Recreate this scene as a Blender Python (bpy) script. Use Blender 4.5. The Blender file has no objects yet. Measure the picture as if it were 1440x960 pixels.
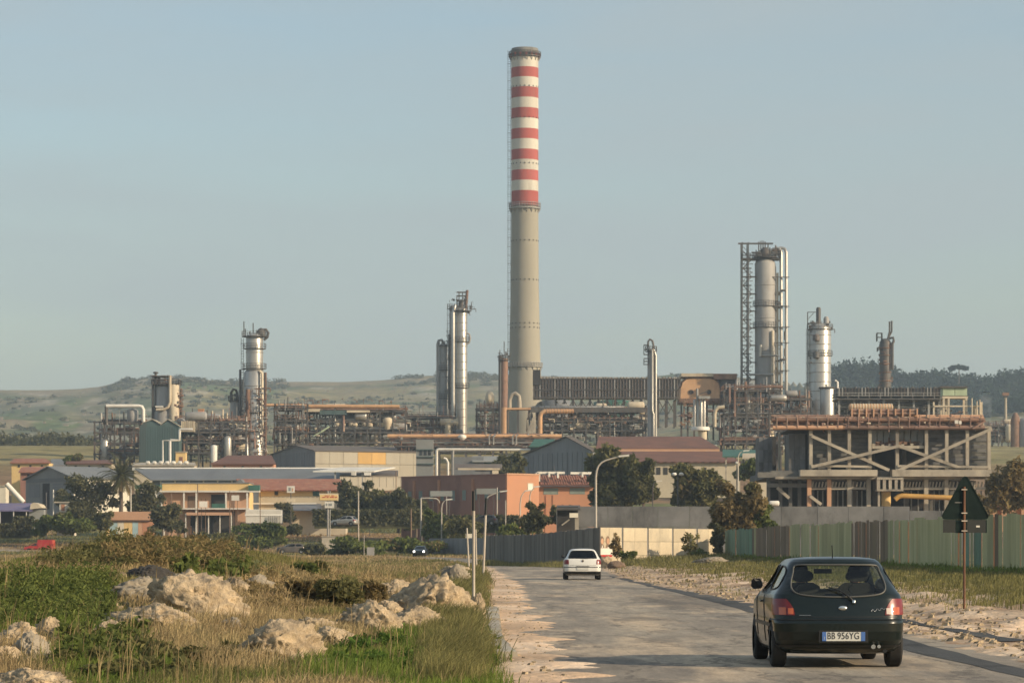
import bpy, bmesh, math, random
import numpy as np
from mathutils import Vector, Matrix, noise as mnoise
from math import radians as R, sin, cos, pi

# ------------------------------------------------------------------ camera, sky, sun, exposure
SC = bpy.context.scene
COL = SC.collection
ZC, F, HOR = 1.47, 4000.0, 770.0          # eye height, focal length in photo pixels, horizon row
cam = bpy.data.cameras.new("camera")
cam.lens = 100; cam.sensor_width = 36; cam.shift_y = 290 / 1440
cam.clip_start = 0.5; cam.clip_end = 20000
camo = bpy.data.objects.new("camera", cam); COL.objects.link(camo)
camo.location = (0, 0, ZC); camo.rotation_euler = (R(90), 0, 0)
cam.dof.use_dof = True; cam.dof.focus_distance = 48; cam.dof.aperture_fstop = 9.0
SC.camera = camo
SUN_EL, SUN_AZ = 22.0, 116.0              # bearing measured from the view axis, clockwise
w = bpy.data.worlds.new("World"); SC.world = w; w.use_nodes = True
nt = w.node_tree
sk = nt.nodes.new("ShaderNodeTexSky"); sk.sky_type = 'NISHITA'; sk.sun_disc = False
sk.sun_elevation = R(SUN_EL); sk.sun_rotation = R(SUN_AZ)
sk.air_density = 1.25; sk.dust_density = 1.5; sk.ozone_density = 2.0
# a thin even veil of high cloud over the whole sky, denser in long faint bands
tcw = nt.nodes.new("ShaderNodeTexCoord"); mpw = nt.nodes.new("ShaderNodeMapping"); mpw.inputs["Scale"].default_value = (1.6, 1.6, 9.0); mpw.inputs["Rotation"].default_value = (0, R(14), 0)
nzw = nt.nodes.new("ShaderNodeTexNoise"); nzw.inputs["Scale"].default_value = 2.6; nzw.inputs["Detail"].default_value = 5; nzw.inputs["Roughness"].default_value = .5
mrw = nt.nodes.new("ShaderNodeMapRange"); mrw.inputs[1].default_value = .36; mrw.inputs[2].default_value = .64; mrw.inputs[3].default_value = .22; mrw.inputs[4].default_value = .75
mxw = nt.nodes.new("ShaderNodeMix"); mxw.data_type = 'RGBA'; mxw.inputs[7].default_value = (3.1, 3.5, 3.6, 1)
nt.links.new(tcw.outputs["Generated"], mpw.inputs[0]); nt.links.new(mpw.outputs[0], nzw.inputs["Vector"]); nt.links.new(nzw.outputs[0], mrw.inputs[0]); nt.links.new(mrw.outputs[0], mxw.inputs[0])
nt.links.new(sk.outputs[0], mxw.inputs[6]); nt.links.new(mxw.outputs[2], nt.nodes["Background"].inputs[0])
nt.nodes["Background"].inputs[1].default_value = 0.131
sl = bpy.data.lights.new("sun", 'SUN'); sl.energy = 4.6; sl.angle = R(0.5); sl.color = (1.0, 0.81, 0.57)
so = bpy.data.objects.new("sun", sl); COL.objects.link(so)
so.rotation_euler = (R(90 - SUN_EL), 0, R(180 - SUN_AZ))
SC.view_settings.view_transform = 'Standard'; SC.view_settings.look = 'None'
SC.view_settings.exposure = 0.2; SC.view_settings.gamma = 1.0
SC.render.engine = 'CYCLES'
SC.cycles.use_denoising = True
SC.cycles.max_bounces = 6; SC.cycles.volume_bounces = 0; SC.cycles.transparent_max_bounces = 8
rnd = random.Random(7)
nrg = np.random.default_rng(11)

# ------------------------------------------------------------------ helpers
def at(px, py, Y):
    return Vector(((px - 720) / F * Y, Y, ZC + (HOR - py) / F * Y))

class MB:
    """collects shapes and links them as one mesh object"""
    def __init__(s): s.v = []; s.f = []; s.sm = []
    def add(s, vs, fs, smooth=False):
        n = len(s.v); s.v.extend([tuple(q) for q in vs])
        for f in fs: s.f.append(tuple(n + i for i in f)); s.sm.append(smooth)
        return s
    def box(s, x0, x1, y0, y1, z0, z1):
        return s.add([(x0,y0,z0),(x1,y0,z0),(x1,y1,z0),(x0,y1,z0),(x0,y0,z1),(x1,y0,z1),(x1,y1,z1),(x0,y1,z1)],
              [(0,3,2,1),(4,5,6,7),(0,1,5,4),(1,2,6,5),(2,3,7,6),(3,0,4,7)])
    def beam(s, a, b, w, h=None):
        a = Vector(a); b = Vector(b); h = h or w
        d = (b - a).normalized()
        up = Vector((0,0,1)) if abs(d.z) < .95 else Vector((0,1,0))
        sx = d.cross(up).normalized() * w / 2; sy = d.cross(sx).normalized() * h / 2
        vs = [a-sx-sy, a+sx-sy, a+sx+sy, a-sx+sy, b-sx-sy, b+sx-sy, b+sx+sy, b-sx+sy]
        return s.add(vs, [(0,1,2,3),(7,6,5,4),(0,4,5,1),(1,5,6,2),(2,6,7,3),(3,7,4,0)])
    def tube(s, pts, r, n=8, caps=True, smooth=True):
        pts = [Vector(p) for p in pts]; m = len(pts)
        rs = r if isinstance(r, (list, tuple)) else [r] * m
        vs = []; prev = None
        for i, p in enumerate(pts):
            d = (pts[min(i+1, m-1)] - pts[max(i-1, 0)]).normalized()
            if prev is None:
                up = Vector((0,0,1)) if abs(d.z) < .9 else Vector((1,0,0))
                sx = d.cross(up).normalized()
            else:
                sx = (prev - d * prev.dot(d)).normalized()
            prev = sx; sy = d.cross(sx)
            for k in range(n):
                t = 2*pi*k/n; vs.append(p + (sx*cos(t) + sy*sin(t)) * rs[i])
        fs = [(i*n+k, i*n+(k+1) % n, (i+1)*n+(k+1) % n, (i+1)*n+k) for i in range(m-1) for k in range(n)]
        s.add(vs, fs, smooth)
        if caps:
            s.add([vs[k] for k in range(n)], [tuple(range(n-1, -1, -1))]); s.add([vs[(m-1)*n+k] for k in range(n)], [tuple(range(n))])
        return s
    def lathe(s, prof, n=16, c=(0,0), smooth=True):
        vs = [(c[0]+r*cos(2*pi*k/n), c[1]+r*sin(2*pi*k/n), z) for r, z in prof for k in range(n)]
        fs = [(i*n+k, i*n+(k+1) % n, (i+1)*n+(k+1) % n, (i+1)*n+k) for i in range(len(prof)-1) for k in range(n)]
        s.add(vs, fs, smooth)
        if prof[0][0] > 1e-4: s.add([vs[k] for k in range(n)], [tuple(range(n-1,-1,-1))])
        if prof[-1][0] > 1e-4: s.add([vs[(len(prof)-1)*n+k] for k in range(n)], [tuple(range(n))])
        return s
    def hdrum(s, x0, x1, y, z, r, n=14):
        """a lying drum with domed ends along x"""
        e = r*.45
        pr = [(0.02,x0),(r*.6,x0+e*.2),(r*.9,x0+e*.6),(r,x0+e),(r,x1-e),(r*.9,x1-e*.6),(r*.6,x1-e*.2),(0.02,x1)]
        vs = [(x, y+q*cos(2*pi*k/n), z+q*sin(2*pi*k/n)) for q, x in pr for k in range(n)]
        return s.add(vs, [(i*n+k, i*n+(k+1) % n, (i+1)*n+(k+1) % n, (i+1)*n+k) for i in range(len(pr)-1) for k in range(n)], True)
    def prism(s, poly, y0, y1):
        """(x,z) outline pulled from y0 to y1"""
        n = len(poly)
        s.add([(x,y0,z) for x,z in poly] + [(x,y1,z) for x,z in poly],
              [tuple(range(n)), tuple(range(2*n-1, n-1, -1))] + [(i, n+i, n+(i+1) % n, (i+1) % n) for i in range(n)])
        return s
    def build(s, name, mat, parent=None, loc=None, rz=0, kind=None, label=None, recalc=True):
        me = bpy.data.meshes.new(name); me.from_pydata(s.v, [], s.f)
        me.polygons.foreach_set("use_smooth", s.sm)
        if recalc:
            bm = bmesh.new(); bm.from_mesh(me); bmesh.ops.recalc_face_normals(bm, faces=bm.faces); bm.to_mesh(me); bm.free()
        me.materials.append(mat); me.update()
        o = bpy.data.objects.new(name, me); COL.objects.link(o)
        if parent is not None: o.parent = parent
        if loc is not None: o.location = loc
        if rz: o.rotation_euler = (0, 0, rz)
        if kind: o["kind"] = kind
        if label: o["label"] = label
        return o

def box(name, mat, parent, x0, x1, y0, y1, z0, z1, **k):
    return MB().box(x0,x1,y0,y1,z0,z1).build(name, mat, parent, **k)
def tube(name, mat, parent, pts, r, n=8, **k):
    return MB().tube(pts, r, n).build(name, mat, parent, **k)

def tag(o, label, cat, group=None):
    o["label"] = label; o["category"] = cat
    if group: o["group"] = group
    return o
def thing(name, label, cat, loc=(0,0,0), rz=0, group=None):
    o = bpy.data.objects.new(name, None); COL.objects.link(o); o.empty_display_size = .3
    o.location = loc; o.rotation_euler = (0, 0, rz)
    return tag(o, label, cat, group)
def copy_tree(o, parent=None):
    c = o.copy(); COL.objects.link(c)
    if parent is not None: c.parent = parent
    for ch in list(o.children): copy_tree(ch, c)
    return c
def rawmesh(name, V, Fc, mat, kind=None, parent=None, smooth=False, tri=False, attr=None):
    """fast numpy mesh; Fc is an (n,k) index array"""
    me = bpy.data.meshes.new(name); V = np.asarray(V, np.float32); Fc = np.asarray(Fc, np.int32); k = Fc.shape[1]
    me.vertices.add(len(V)); me.vertices.foreach_set("co", V.ravel())
    me.loops.add(Fc.size); me.loops.foreach_set("vertex_index", Fc.ravel())
    me.polygons.add(len(Fc)); me.polygons.foreach_set("loop_start", np.arange(0, Fc.size, k, dtype=np.int32))
    me.polygons.foreach_set("use_smooth", np.full(len(Fc), smooth))
    me.update(calc_edges=True)
    if attr is not None:
        a = me.color_attributes.new("cover", 'FLOAT_COLOR', 'POINT')
        c = np.ones((len(V), 4), np.float32); c[:, :3] = attr; a.data.foreach_set("color", c.ravel())
    me.materials.append(mat); me.validate()
    o = bpy.data.objects.new(name, me); COL.objects.link(o)
    if parent is not None: o.parent = parent
    if kind: o["kind"] = kind
    return o

# numpy value noise
def _h(ix, iy, s):
    n = (ix.astype(np.int64)*374761393 + iy.astype(np.int64)*668265263 + s*974711) & 0x7fffffff
    n = ((n ^ (n >> 13)) * 1274126177) & 0x7fffffff
    return ((n ^ (n >> 16)) & 0xffff) / 65535.0
def vnoise(x, y, s=0):
    x = np.asarray(x, float); y = np.asarray(y, float)
    ix = np.floor(x); iy = np.floor(y); fx = x-ix; fy = y-iy
    fx = fx*fx*(3-2*fx); fy = fy*fy*(3-2*fy)
    a = _h(ix,iy,s); b = _h(ix+1,iy,s); c = _h(ix,iy+1,s); d = _h(ix+1,iy+1,s)
    return (a*(1-fx)+b*fx)*(1-fy) + (c*(1-fx)+d*fx)*fy
def fbm(x, y, o=4, s=0):
    t = 0; a = .5; n = 0
    for i in range(o):
        t = t + a*vnoise(x*2**i, y*2**i, s+i*17); n += a; a *= .5
    return t/n
def sstep(a, b, x):
    t = np.clip((np.asarray(x, float)-a)/(b-a), 0, 1); return t*t*(3-2*t)

# ------------------------------------------------------------------ materials
def pmat(name, c1, c2=None, scale=1.0, stretch=(1,1,1), rough=.85, metal=0.0, bump=0.0, stain=None, stain_amt=0.0, spec=None, emit=None, vary=.10, coat=0):
    m = bpy.data.materials.new(name); m.use_nodes = True
    nt = m.node_tree; N = nt.nodes; L = nt.links; b = N["Principled BSDF"]
    b.inputs["Roughness"].default_value = rough; b.inputs["Metallic"].default_value = metal
    if spec is not None: b.inputs["Specular IOR Level"].default_value = spec
    if coat: b.inputs["Coat Weight"].default_value = coat; b.inputs["Coat Roughness"].default_value = .04
    tc = N.new("ShaderNodeTexCoord"); mp = N.new("ShaderNodeMapping"); mp.inputs["Scale"].default_value = stretch
    oi = N.new("ShaderNodeObjectInfo")
    ad = N.new("ShaderNodeVectorMath"); ad.operation = 'ADD'
    L.new(tc.outputs["Object"], ad.inputs[0])
    cmb = N.new("ShaderNodeVectorMath"); cmb.operation = 'SCALE'; cmb.inputs[0].default_value = (37, 53, 29); L.new(oi.outputs["Random"], cmb.inputs["Scale"])
    L.new(cmb.outputs[0], ad.inputs[1]); L.new(ad.outputs[0], mp.inputs[0])
    nz = N.new("ShaderNodeTexNoise"); nz.inputs["Scale"].default_value = scale; nz.inputs["Detail"].default_value = 5; nz.inputs["Roughness"].default_value = .62
    L.new(mp.outputs[0], nz.inputs["Vector"])
    c2 = c2 or tuple(x*.72 for x in c1)
    rp = N.new("ShaderNodeValToRGB"); rp.color_ramp.elements[0].position = .34; rp.color_ramp.elements[1].position = .66
    rp.color_ramp.elements[0].color = (*c2, 1); rp.color_ramp.elements[1].color = (*c1, 1)
    L.new(nz.outputs["Fac"], rp.inputs[0]); col = rp.outputs[0]
    if stain:
        n2 = N.new("ShaderNodeTexNoise"); n2.inputs["Scale"].default_value = scale*.55; n2.inputs["Detail"].default_value = 6; n2.inputs["Roughness"].default_value = .7
        m2 = N.new("ShaderNodeMapping"); m2.inputs["Scale"].default_value = (stretch[0]*1.3, stretch[1]*1.3, stretch[2]*.6); m2.inputs["Location"].default_value = (9,4,2)
        L.new(ad.outputs[0], m2.inputs[0]); L.new(m2.outputs[0], n2.inputs["Vector"])
        r2 = N.new("ShaderNodeValToRGB"); r2.color_ramp.elements[0].position = .50; r2.color_ramp.elements[1].position = .68
        r2.color_ramp.elements[0].color = (0,0,0,1); r2.color_ramp.elements[1].color = (stain_amt,)*3 + (1,)
        L.new(n2.outputs["Fac"], r2.inputs[0])
        mx = N.new("ShaderNodeMix"); mx.data_type = 'RGBA'; L.new(r2.outputs[0], mx.inputs[0]); L.new(col, mx.inputs[6]); mx.inputs[7].default_value = (*stain, 1)
        col = mx.outputs[2]
    if vary:
        hs = N.new("ShaderNodeHueSaturation"); mr = N.new("ShaderNodeMapRange"); mr.inputs[3].default_value = 1-vary; mr.inputs[4].default_value = 1+vary
        L.new(oi.outputs["Random"], mr.inputs[0]); L.new(mr.outputs[0], hs.inputs["Value"]); L.new(col, hs.inputs["Color"]); col = hs.outputs[0]
    L.new(col, b.inputs["Base Color"])
    if bump:
        bp = N.new("ShaderNodeBump"); bp.inputs["Strength"].default_value = 1; bp.inputs["Distance"].default_value = bump
        L.new(nz.outputs["Fac"], bp.inputs["Height"]); L.new(bp.outputs[0], b.inputs["Normal"])
    if emit:
        b.inputs["Emission Color"].default_value = (*emit[0], 1); b.inputs["Emission Strength"].default_value = emit[1]
    return m
def leafmat(name, c1, c2, scale=.6, trans=.35):
    m = bpy.data.materials.new(name); m.use_nodes = True
    nt = m.node_tree; N = nt.nodes; L = nt.links; N.remove(N["Principled BSDF"])
    g = N.new("ShaderNodeNewGeometry"); nz = N.new("ShaderNodeTexNoise"); nz.inputs["Scale"].default_value = scale; nz.inputs["Detail"].default_value = 4; nz.inputs["Roughness"].default_value = .7
    L.new(g.outputs["Position"], nz.inputs["Vector"])
    rp = N.new("ShaderNodeValToRGB"); rp.color_ramp.elements[0].position = .36; rp.color_ramp.elements[1].position = .64
    rp.color_ramp.elements[0].color = (*c2,1); rp.color_ramp.elements[1].color = (*c1,1); L.new(nz.outputs[0], rp.inputs[0])
    hs = N.new("ShaderNodeHueSaturation"); mr = N.new("ShaderNodeMapRange"); mr.inputs[3].default_value = .65; mr.inputs[4].default_value = 1.3
    L.new(g.outputs["Random Per Island"], mr.inputs[0]); L.new(mr.outputs[0], hs.inputs["Value"]); L.new(rp.outputs[0], hs.inputs["Color"])
    d = N.new("ShaderNodeBsdfDiffuse"); t = N.new("ShaderNodeBsdfTranslucent"); mx = N.new("ShaderNodeMixShader"); mx.inputs[0].default_value = trans
    L.new(hs.outputs[0], d.inputs[0]); L.new(hs.outputs[0], t.inputs[0]); L.new(d.outputs[0], mx.inputs[1]); L.new(t.outputs[0], mx.inputs[2])
    L.new(mx.outputs[0], N["Material Output"].inputs[0])
    return m
def covermat(name, rough=.95, fine=9.0, amt=.35, bump=.06, bscale=5.0):
    m = bpy.data.materials.new(name); m.use_nodes = True
    nt = m.node_tree; N = nt.nodes; L = nt.links; b = N["Principled BSDF"]; b.inputs["Roughness"].default_value = rough; b.inputs["Specular IOR Level"].default_value = .15
    a = N.new("ShaderNodeVertexColor"); a.layer_name = "cover"
    tc = N.new("ShaderNodeTexCoord")
    nz = N.new("ShaderNodeTexNoise"); nz.inputs["Scale"].default_value = fine; nz.inputs["Detail"].default_value = 8; nz.inputs["Roughness"].default_value = .75
    L.new(tc.outputs["Object"], nz.inputs["Vector"])
    mr = N.new("ShaderNodeMapRange"); mr.inputs[1].default_value = .3; mr.inputs[2].default_value = .7; mr.inputs[3].default_value = 1-amt; mr.inputs[4].default_value = 1+amt
    L.new(nz.outputs[0], mr.inputs[0])
    n3 = N.new("ShaderNodeTexNoise"); n3.inputs["Scale"].default_value = .11; n3.inputs["Detail"].default_value = 9; n3.inputs["Roughness"].default_value = .72
    L.new(tc.outputs["Object"], n3.inputs["Vector"]); m3 = N.new("ShaderNodeMapRange"); m3.inputs[1].default_value = .36; m3.inputs[2].default_value = .64; m3.inputs[3].default_value = .62; m3.inputs[4].default_value = 1.38; L.new(n3.outputs[0], m3.inputs[0])
    mm = N.new("ShaderNodeMath"); mm.operation = 'MULTIPLY'; L.new(mr.outputs[0], mm.inputs[0]); L.new(m3.outputs[0], mm.inputs[1])
    hs = N.new("ShaderNodeHueSaturation"); L.new(mm.outputs[0], hs.inputs["Value"]); L.new(a.outputs[0], hs.inputs["Color"]); L.new(hs.outputs[0], b.inputs["Base Color"])
    n2 = N.new("ShaderNodeTexNoise"); n2.inputs["Scale"].default_value = bscale; n2.inputs["Detail"].default_value = 6; L.new(tc.outputs["Object"], n2.inputs["Vector"])
    bp = N.new("ShaderNodeBump"); bp.inputs["Distance"].default_value = bump; L.new(n2.outputs[0], bp.inputs["Height"]); L.new(bp.outputs[0], b.inputs["Normal"])
    return m

M = dict(
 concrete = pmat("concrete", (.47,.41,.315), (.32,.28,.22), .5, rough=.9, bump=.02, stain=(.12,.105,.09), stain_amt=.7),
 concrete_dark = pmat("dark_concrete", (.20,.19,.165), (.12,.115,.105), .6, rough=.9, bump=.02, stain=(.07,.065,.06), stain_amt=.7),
 chimney = pmat("chimney_concrete", (.31,.285,.225), (.265,.245,.195), .16, (1,1,.25), stain=(.30,.27,.22), stain_amt=.45),
 cwhite = pmat("chimney_white", (.60,.56,.47), (.52,.485,.41), .3, (1,1,.3), stain=(.36,.31,.25), stain_amt=.65, vary=.05),
 cred = pmat("chimney_red", (.40,.10,.085), (.34,.075,.062), .3, (1,1,.3), stain=(.26,.11,.09), stain_amt=.65, vary=.10),
 steel = pmat("dark_steel", (.095,.088,.078), (.06,.055,.05), .8, rough=.6, stain=(.17,.10,.065), stain_amt=.5),
 rust = pmat("rusty_steel", (.25,.135,.085), (.14,.085,.06), .7, rough=.8, stain=(.34,.23,.145), stain_amt=.6, vary=.3),
 redpipe = pmat("red_brown_pipe", (.29,.17,.125), (.18,.115,.09), .9, rough=.75, stain=(.42,.31,.22), stain_amt=.7, vary=.3),
 alu = pmat("aluminium_cladding", (.50,.475,.42), (.37,.35,.31), .35, (1,1,.5), rough=.38, metal=.55, stain=(.30,.25,.20), stain_amt=.5),
 grey_paint = pmat("grey_painted_steel", (.36,.35,.325), (.28,.27,.25), .4, (1,1,.4), rough=.6, stain=(.20,.16,.125), stain_amt=.55),
 cream = pmat("cream_paint", (.62,.53,.38), (.50,.42,.30), .6, rough=.7, stain=(.33,.22,.14), stain_amt=.5),
 white = pmat("white_paint", (.76,.72,.63), (.66,.62,.54), .6, rough=.6, stain=(.42,.37,.30), stain_amt=.3),
 green_paint = pmat("pale_green_paint", (.42,.50,.33), (.34,.41,.27), .6, rough=.7),
 darkgreen = pmat("dark_green_paint", (.05,.15,.105), (.035,.10,.075), .8, rough=.6),
 teal_sheet = pmat("teal_sheet_metal", (.075,.125,.12), (.05,.085,.085), .35, (2.5,2.5,.3), rough=.6, stain=(.10,.09,.075), stain_amt=.5),
 blue_sheet = pmat("blue_grey_sheet_metal", (.20,.205,.21), (.15,.155,.16), .35, (2,2,.25), rough=.6, stain=(.13,.10,.08), stain_amt=.35),
 slate_roof = pmat("grey_sheet_roof", (.185,.19,.19), (.145,.15,.15), .3, (1,.4,.4), rough=.6, stain=(.13,.115,.10), stain_amt=.4),
 grey_wall = pmat("grey_render_wall", (.27,.275,.26), (.22,.225,.21), .3, stain=(.16,.16,.15), stain_amt=.4),
 brown_roof = pmat("brown_roof", (.185,.088,.062), (.13,.066,.05), .5, (.6,1,1), rough=.9, stain=(.12,.075,.06), stain_amt=.5),
 dark_roof = pmat("grey_brown_roof", (.145,.12,.10), (.11,.09,.078), .4, rough=.9, stain=(.19,.15,.11), stain_amt=.4),
 tile_roof = pmat("red_tile_roof", (.33,.135,.08), (.22,.09,.06), 1.2, rough=.9, stain=(.36,.22,.14), stain_amt=.6),
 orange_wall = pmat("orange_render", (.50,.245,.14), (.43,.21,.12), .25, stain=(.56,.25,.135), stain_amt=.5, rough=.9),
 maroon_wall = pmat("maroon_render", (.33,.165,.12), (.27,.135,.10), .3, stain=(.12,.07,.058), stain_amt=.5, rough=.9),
 yellow_wall = pmat("yellow_render", (.74,.52,.22), (.66,.46,.20), .3, stain=(.50,.36,.19), stain_amt=.4, rough=.9),
 peach_wall = pmat("peach_render", (.56,.33,.20), (.48,.28,.17), .3, stain=(.36,.22,.145), stain_amt=.4, rough=.9),
 beige_wall = pmat("beige_render", (.58,.50,.36), (.51,.44,.32), .3, stain=(.38,.32,.24), stain_amt=.5, rough=.9),
 white_wall = pmat("white_render", (.74,.67,.53), (.66,.60,.48), .3, stain=(.50,.44,.35), stain_amt=.4, rough=.9),
 panel_wall = pmat("pale_concrete_panel", (.58,.485,.335), (.49,.41,.285), .5, stain=(.30,.265,.20), stain_amt=.7, rough=.92, bump=.01),
 block_wall = pmat("grey_block_wall", (.20,.195,.19), (.13,.128,.125), .5, stain=(.06,.058,.056), stain_amt=.9, rough=.95),
 beige_sheet = pmat("beige_sheet_metal", (.43,.385,.29), (.38,.34,.26), .3, (2,2,.3), rough=.7, stain=(.30,.25,.18), stain_amt=.5),
 ochre_sheet = pmat("ochre_sheet_metal", (.62,.38,.12), (.53,.325,.11), .4, (2,2,.3), rough=.7),
 green_sheet = pmat("green_corrugated_sheet", (.45,.42,.22), (.34,.325,.165), .7, (1.5,1.5,.25), rough=.7, stain=(.60,.56,.33), stain_amt=.5, vary=.17),
 teal_green = pmat("blue_green_sheet", (.17,.27,.18), (.13,.21,.145), .7, (1.5,1.5,.25), rough=.7, stain=(.15,.16,.10), stain_amt=.5, vary=.10),
 rust_sheet = pmat("rusty_corrugated_sheet", (.25,.18,.115), (.18,.13,.09), .8, (1.5,1.5,.3), rough=.85, stain=(.15,.14,.075), stain_amt=.6, vary=.2),
 grey_sheet = pmat("grey_fence_sheet", (.24,.235,.235), (.18,.175,.175), .6, (2,2,.25), rough=.75, stain=(.085,.08,.075), stain_amt=.6, vary=.16),
 brown_board = pmat("brown_grey_board", (.20,.18,.15), (.14,.125,.105), .7, (2,2,.25), rough=.85, stain=(.13,.10,.075), stain_amt=.5, vary=.25),
 glass_dark = pmat("dark_window", (.03,.035,.04), (.02,.022,.025), .5, rough=.12, vary=0),
 shutter = pmat("grey_green_shutter", (.22,.26,.22), (.18,.21,.18), 1.0, rough=.6),
 blue_glass = pmat("blue_window_strip", (.13,.16,.21), (.09,.11,.15), .8, rough=.3),
 black = pmat("black_plastic", (.012,.012,.012), (.009,.009,.009), 3.0, rough=.5, vary=0),
 rubber = pmat("tyre_rubber", (.02,.019,.018), (.013,.013,.013), 6.0, rough=.85, vary=0),
 dark_void = pmat("near_black", (.05,.045,.04), (.03,.027,.024), .6, rough=.95),
 yellow_pipe = pmat("ochre_yellow_pipe", (.58,.33,.08), (.46,.26,.07), .8, rough=.6, stain=(.36,.2,.08), stain_amt=.4),
 orange_pipe = pmat("orange_buff_pipe", (.62,.37,.19), (.50,.29,.15), .7, rough=.6, stain=(.36,.18,.09), stain_amt=.6),
 pole = pmat("pale_pole", (.52,.46,.38), (.42,.37,.30), 2.0, (1,1,.3), rough=.7, stain=(.33,.24,.17), stain_amt=.5),
 rustpole = pmat("rusty_post", (.17,.075,.035), (.10,.045,.025), 4.0, (1,1,.4), rough=.75, stain=(.30,.14,.06), stain_amt=.5),
 wood = pmat("brown_weathered_wood", (.22,.145,.095), (.14,.095,.065), 2.0, (1,1,.2), rough=.9),
 rock = pmat("limestone", (.52,.40,.255), (.25,.19,.12), 4.5, rough=.95, bump=.10, stain=(.17,.14,.10), stain_amt=.9, vary=.08),
 rock_dark = pmat("weathered_limestone", (.34,.285,.21), (.19,.165,.125), 2.4, rough=.95, bump=.06, stain=(.11,.10,.085), stain_amt=.8),
 red_paint = pmat("red_car_paint", (.48,.035,.03), (.42,.03,.027), 1.0, rough=.35, vary=0, coat=.5),
 bark = pmat("bark", (.14,.105,.075), (.085,.065,.05), 3.0, (1,1,.3), rough=.95),
)
LF = dict(
 olive = leafmat("olive_foliage", (.20,.18,.075), (.11,.115,.05), .5, .4),
 dark = leafmat("dark_foliage", (.17,.16,.08), (.095,.10,.055), .5, .4),
 mid = leafmat("mid_green_foliage", (.18,.205,.06), (.10,.125,.04), .6, .4),
 bright = leafmat("bright_green_foliage", (.13,.20,.045), (.065,.115,.026), .8),
 brown = leafmat("brownish_foliage", (.28,.21,.10), (.17,.135,.065), .6, .4),
 dry = leafmat("dry_grass", (.50,.385,.20), (.30,.215,.115), .9, .35),
 straw = leafmat("straw", (.42,.32,.16), (.25,.18,.09), 1.2, .3),
 grass = leafmat("green_grass", (.22,.27,.06), (.115,.165,.04), .8, .4),
 verge = leafmat("verge_grass", (.27,.24,.095), (.15,.145,.06), .7, .35),
 palm = leafmat("palm_frond", (.10,.10,.040), (.055,.06,.026), .8, .2),
 pine = leafmat("pine_foliage", (.045,.068,.045), (.025,.042,.032), .12, .2),
)
# ------------------------------------------------------------------ ground
GY = [(-80,0),(228,0),(262,.08),(350,.33),(385,.5),(420,1.0),(470,3.2),(510,5),(560,9.0),(600,14),(640,20),(680,24),(720,27),(850,32),(1200,42),(1500,49),(6000,49)]
_gy = np.array([a for a,_ in GY], float); _gz = np.array([b for _,b in GY], float)
_XR = ([-80,0,40,50,70,92,109,140,200,214,226],[6.85,6.85,6.85,6.85,6.45,6.15,5.8,5.5,6.4,7.2,8.5])
_XL = ([-80,0,31,37,45,65,124,196,226,240],[.7,.7,.7,.75,.5,.35,-.05,-1.4,-1.9,-2.0])
def XR(Y): return np.interp(Y, *_XR)
def XL(Y): return np.interp(Y, *_XL)
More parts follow.
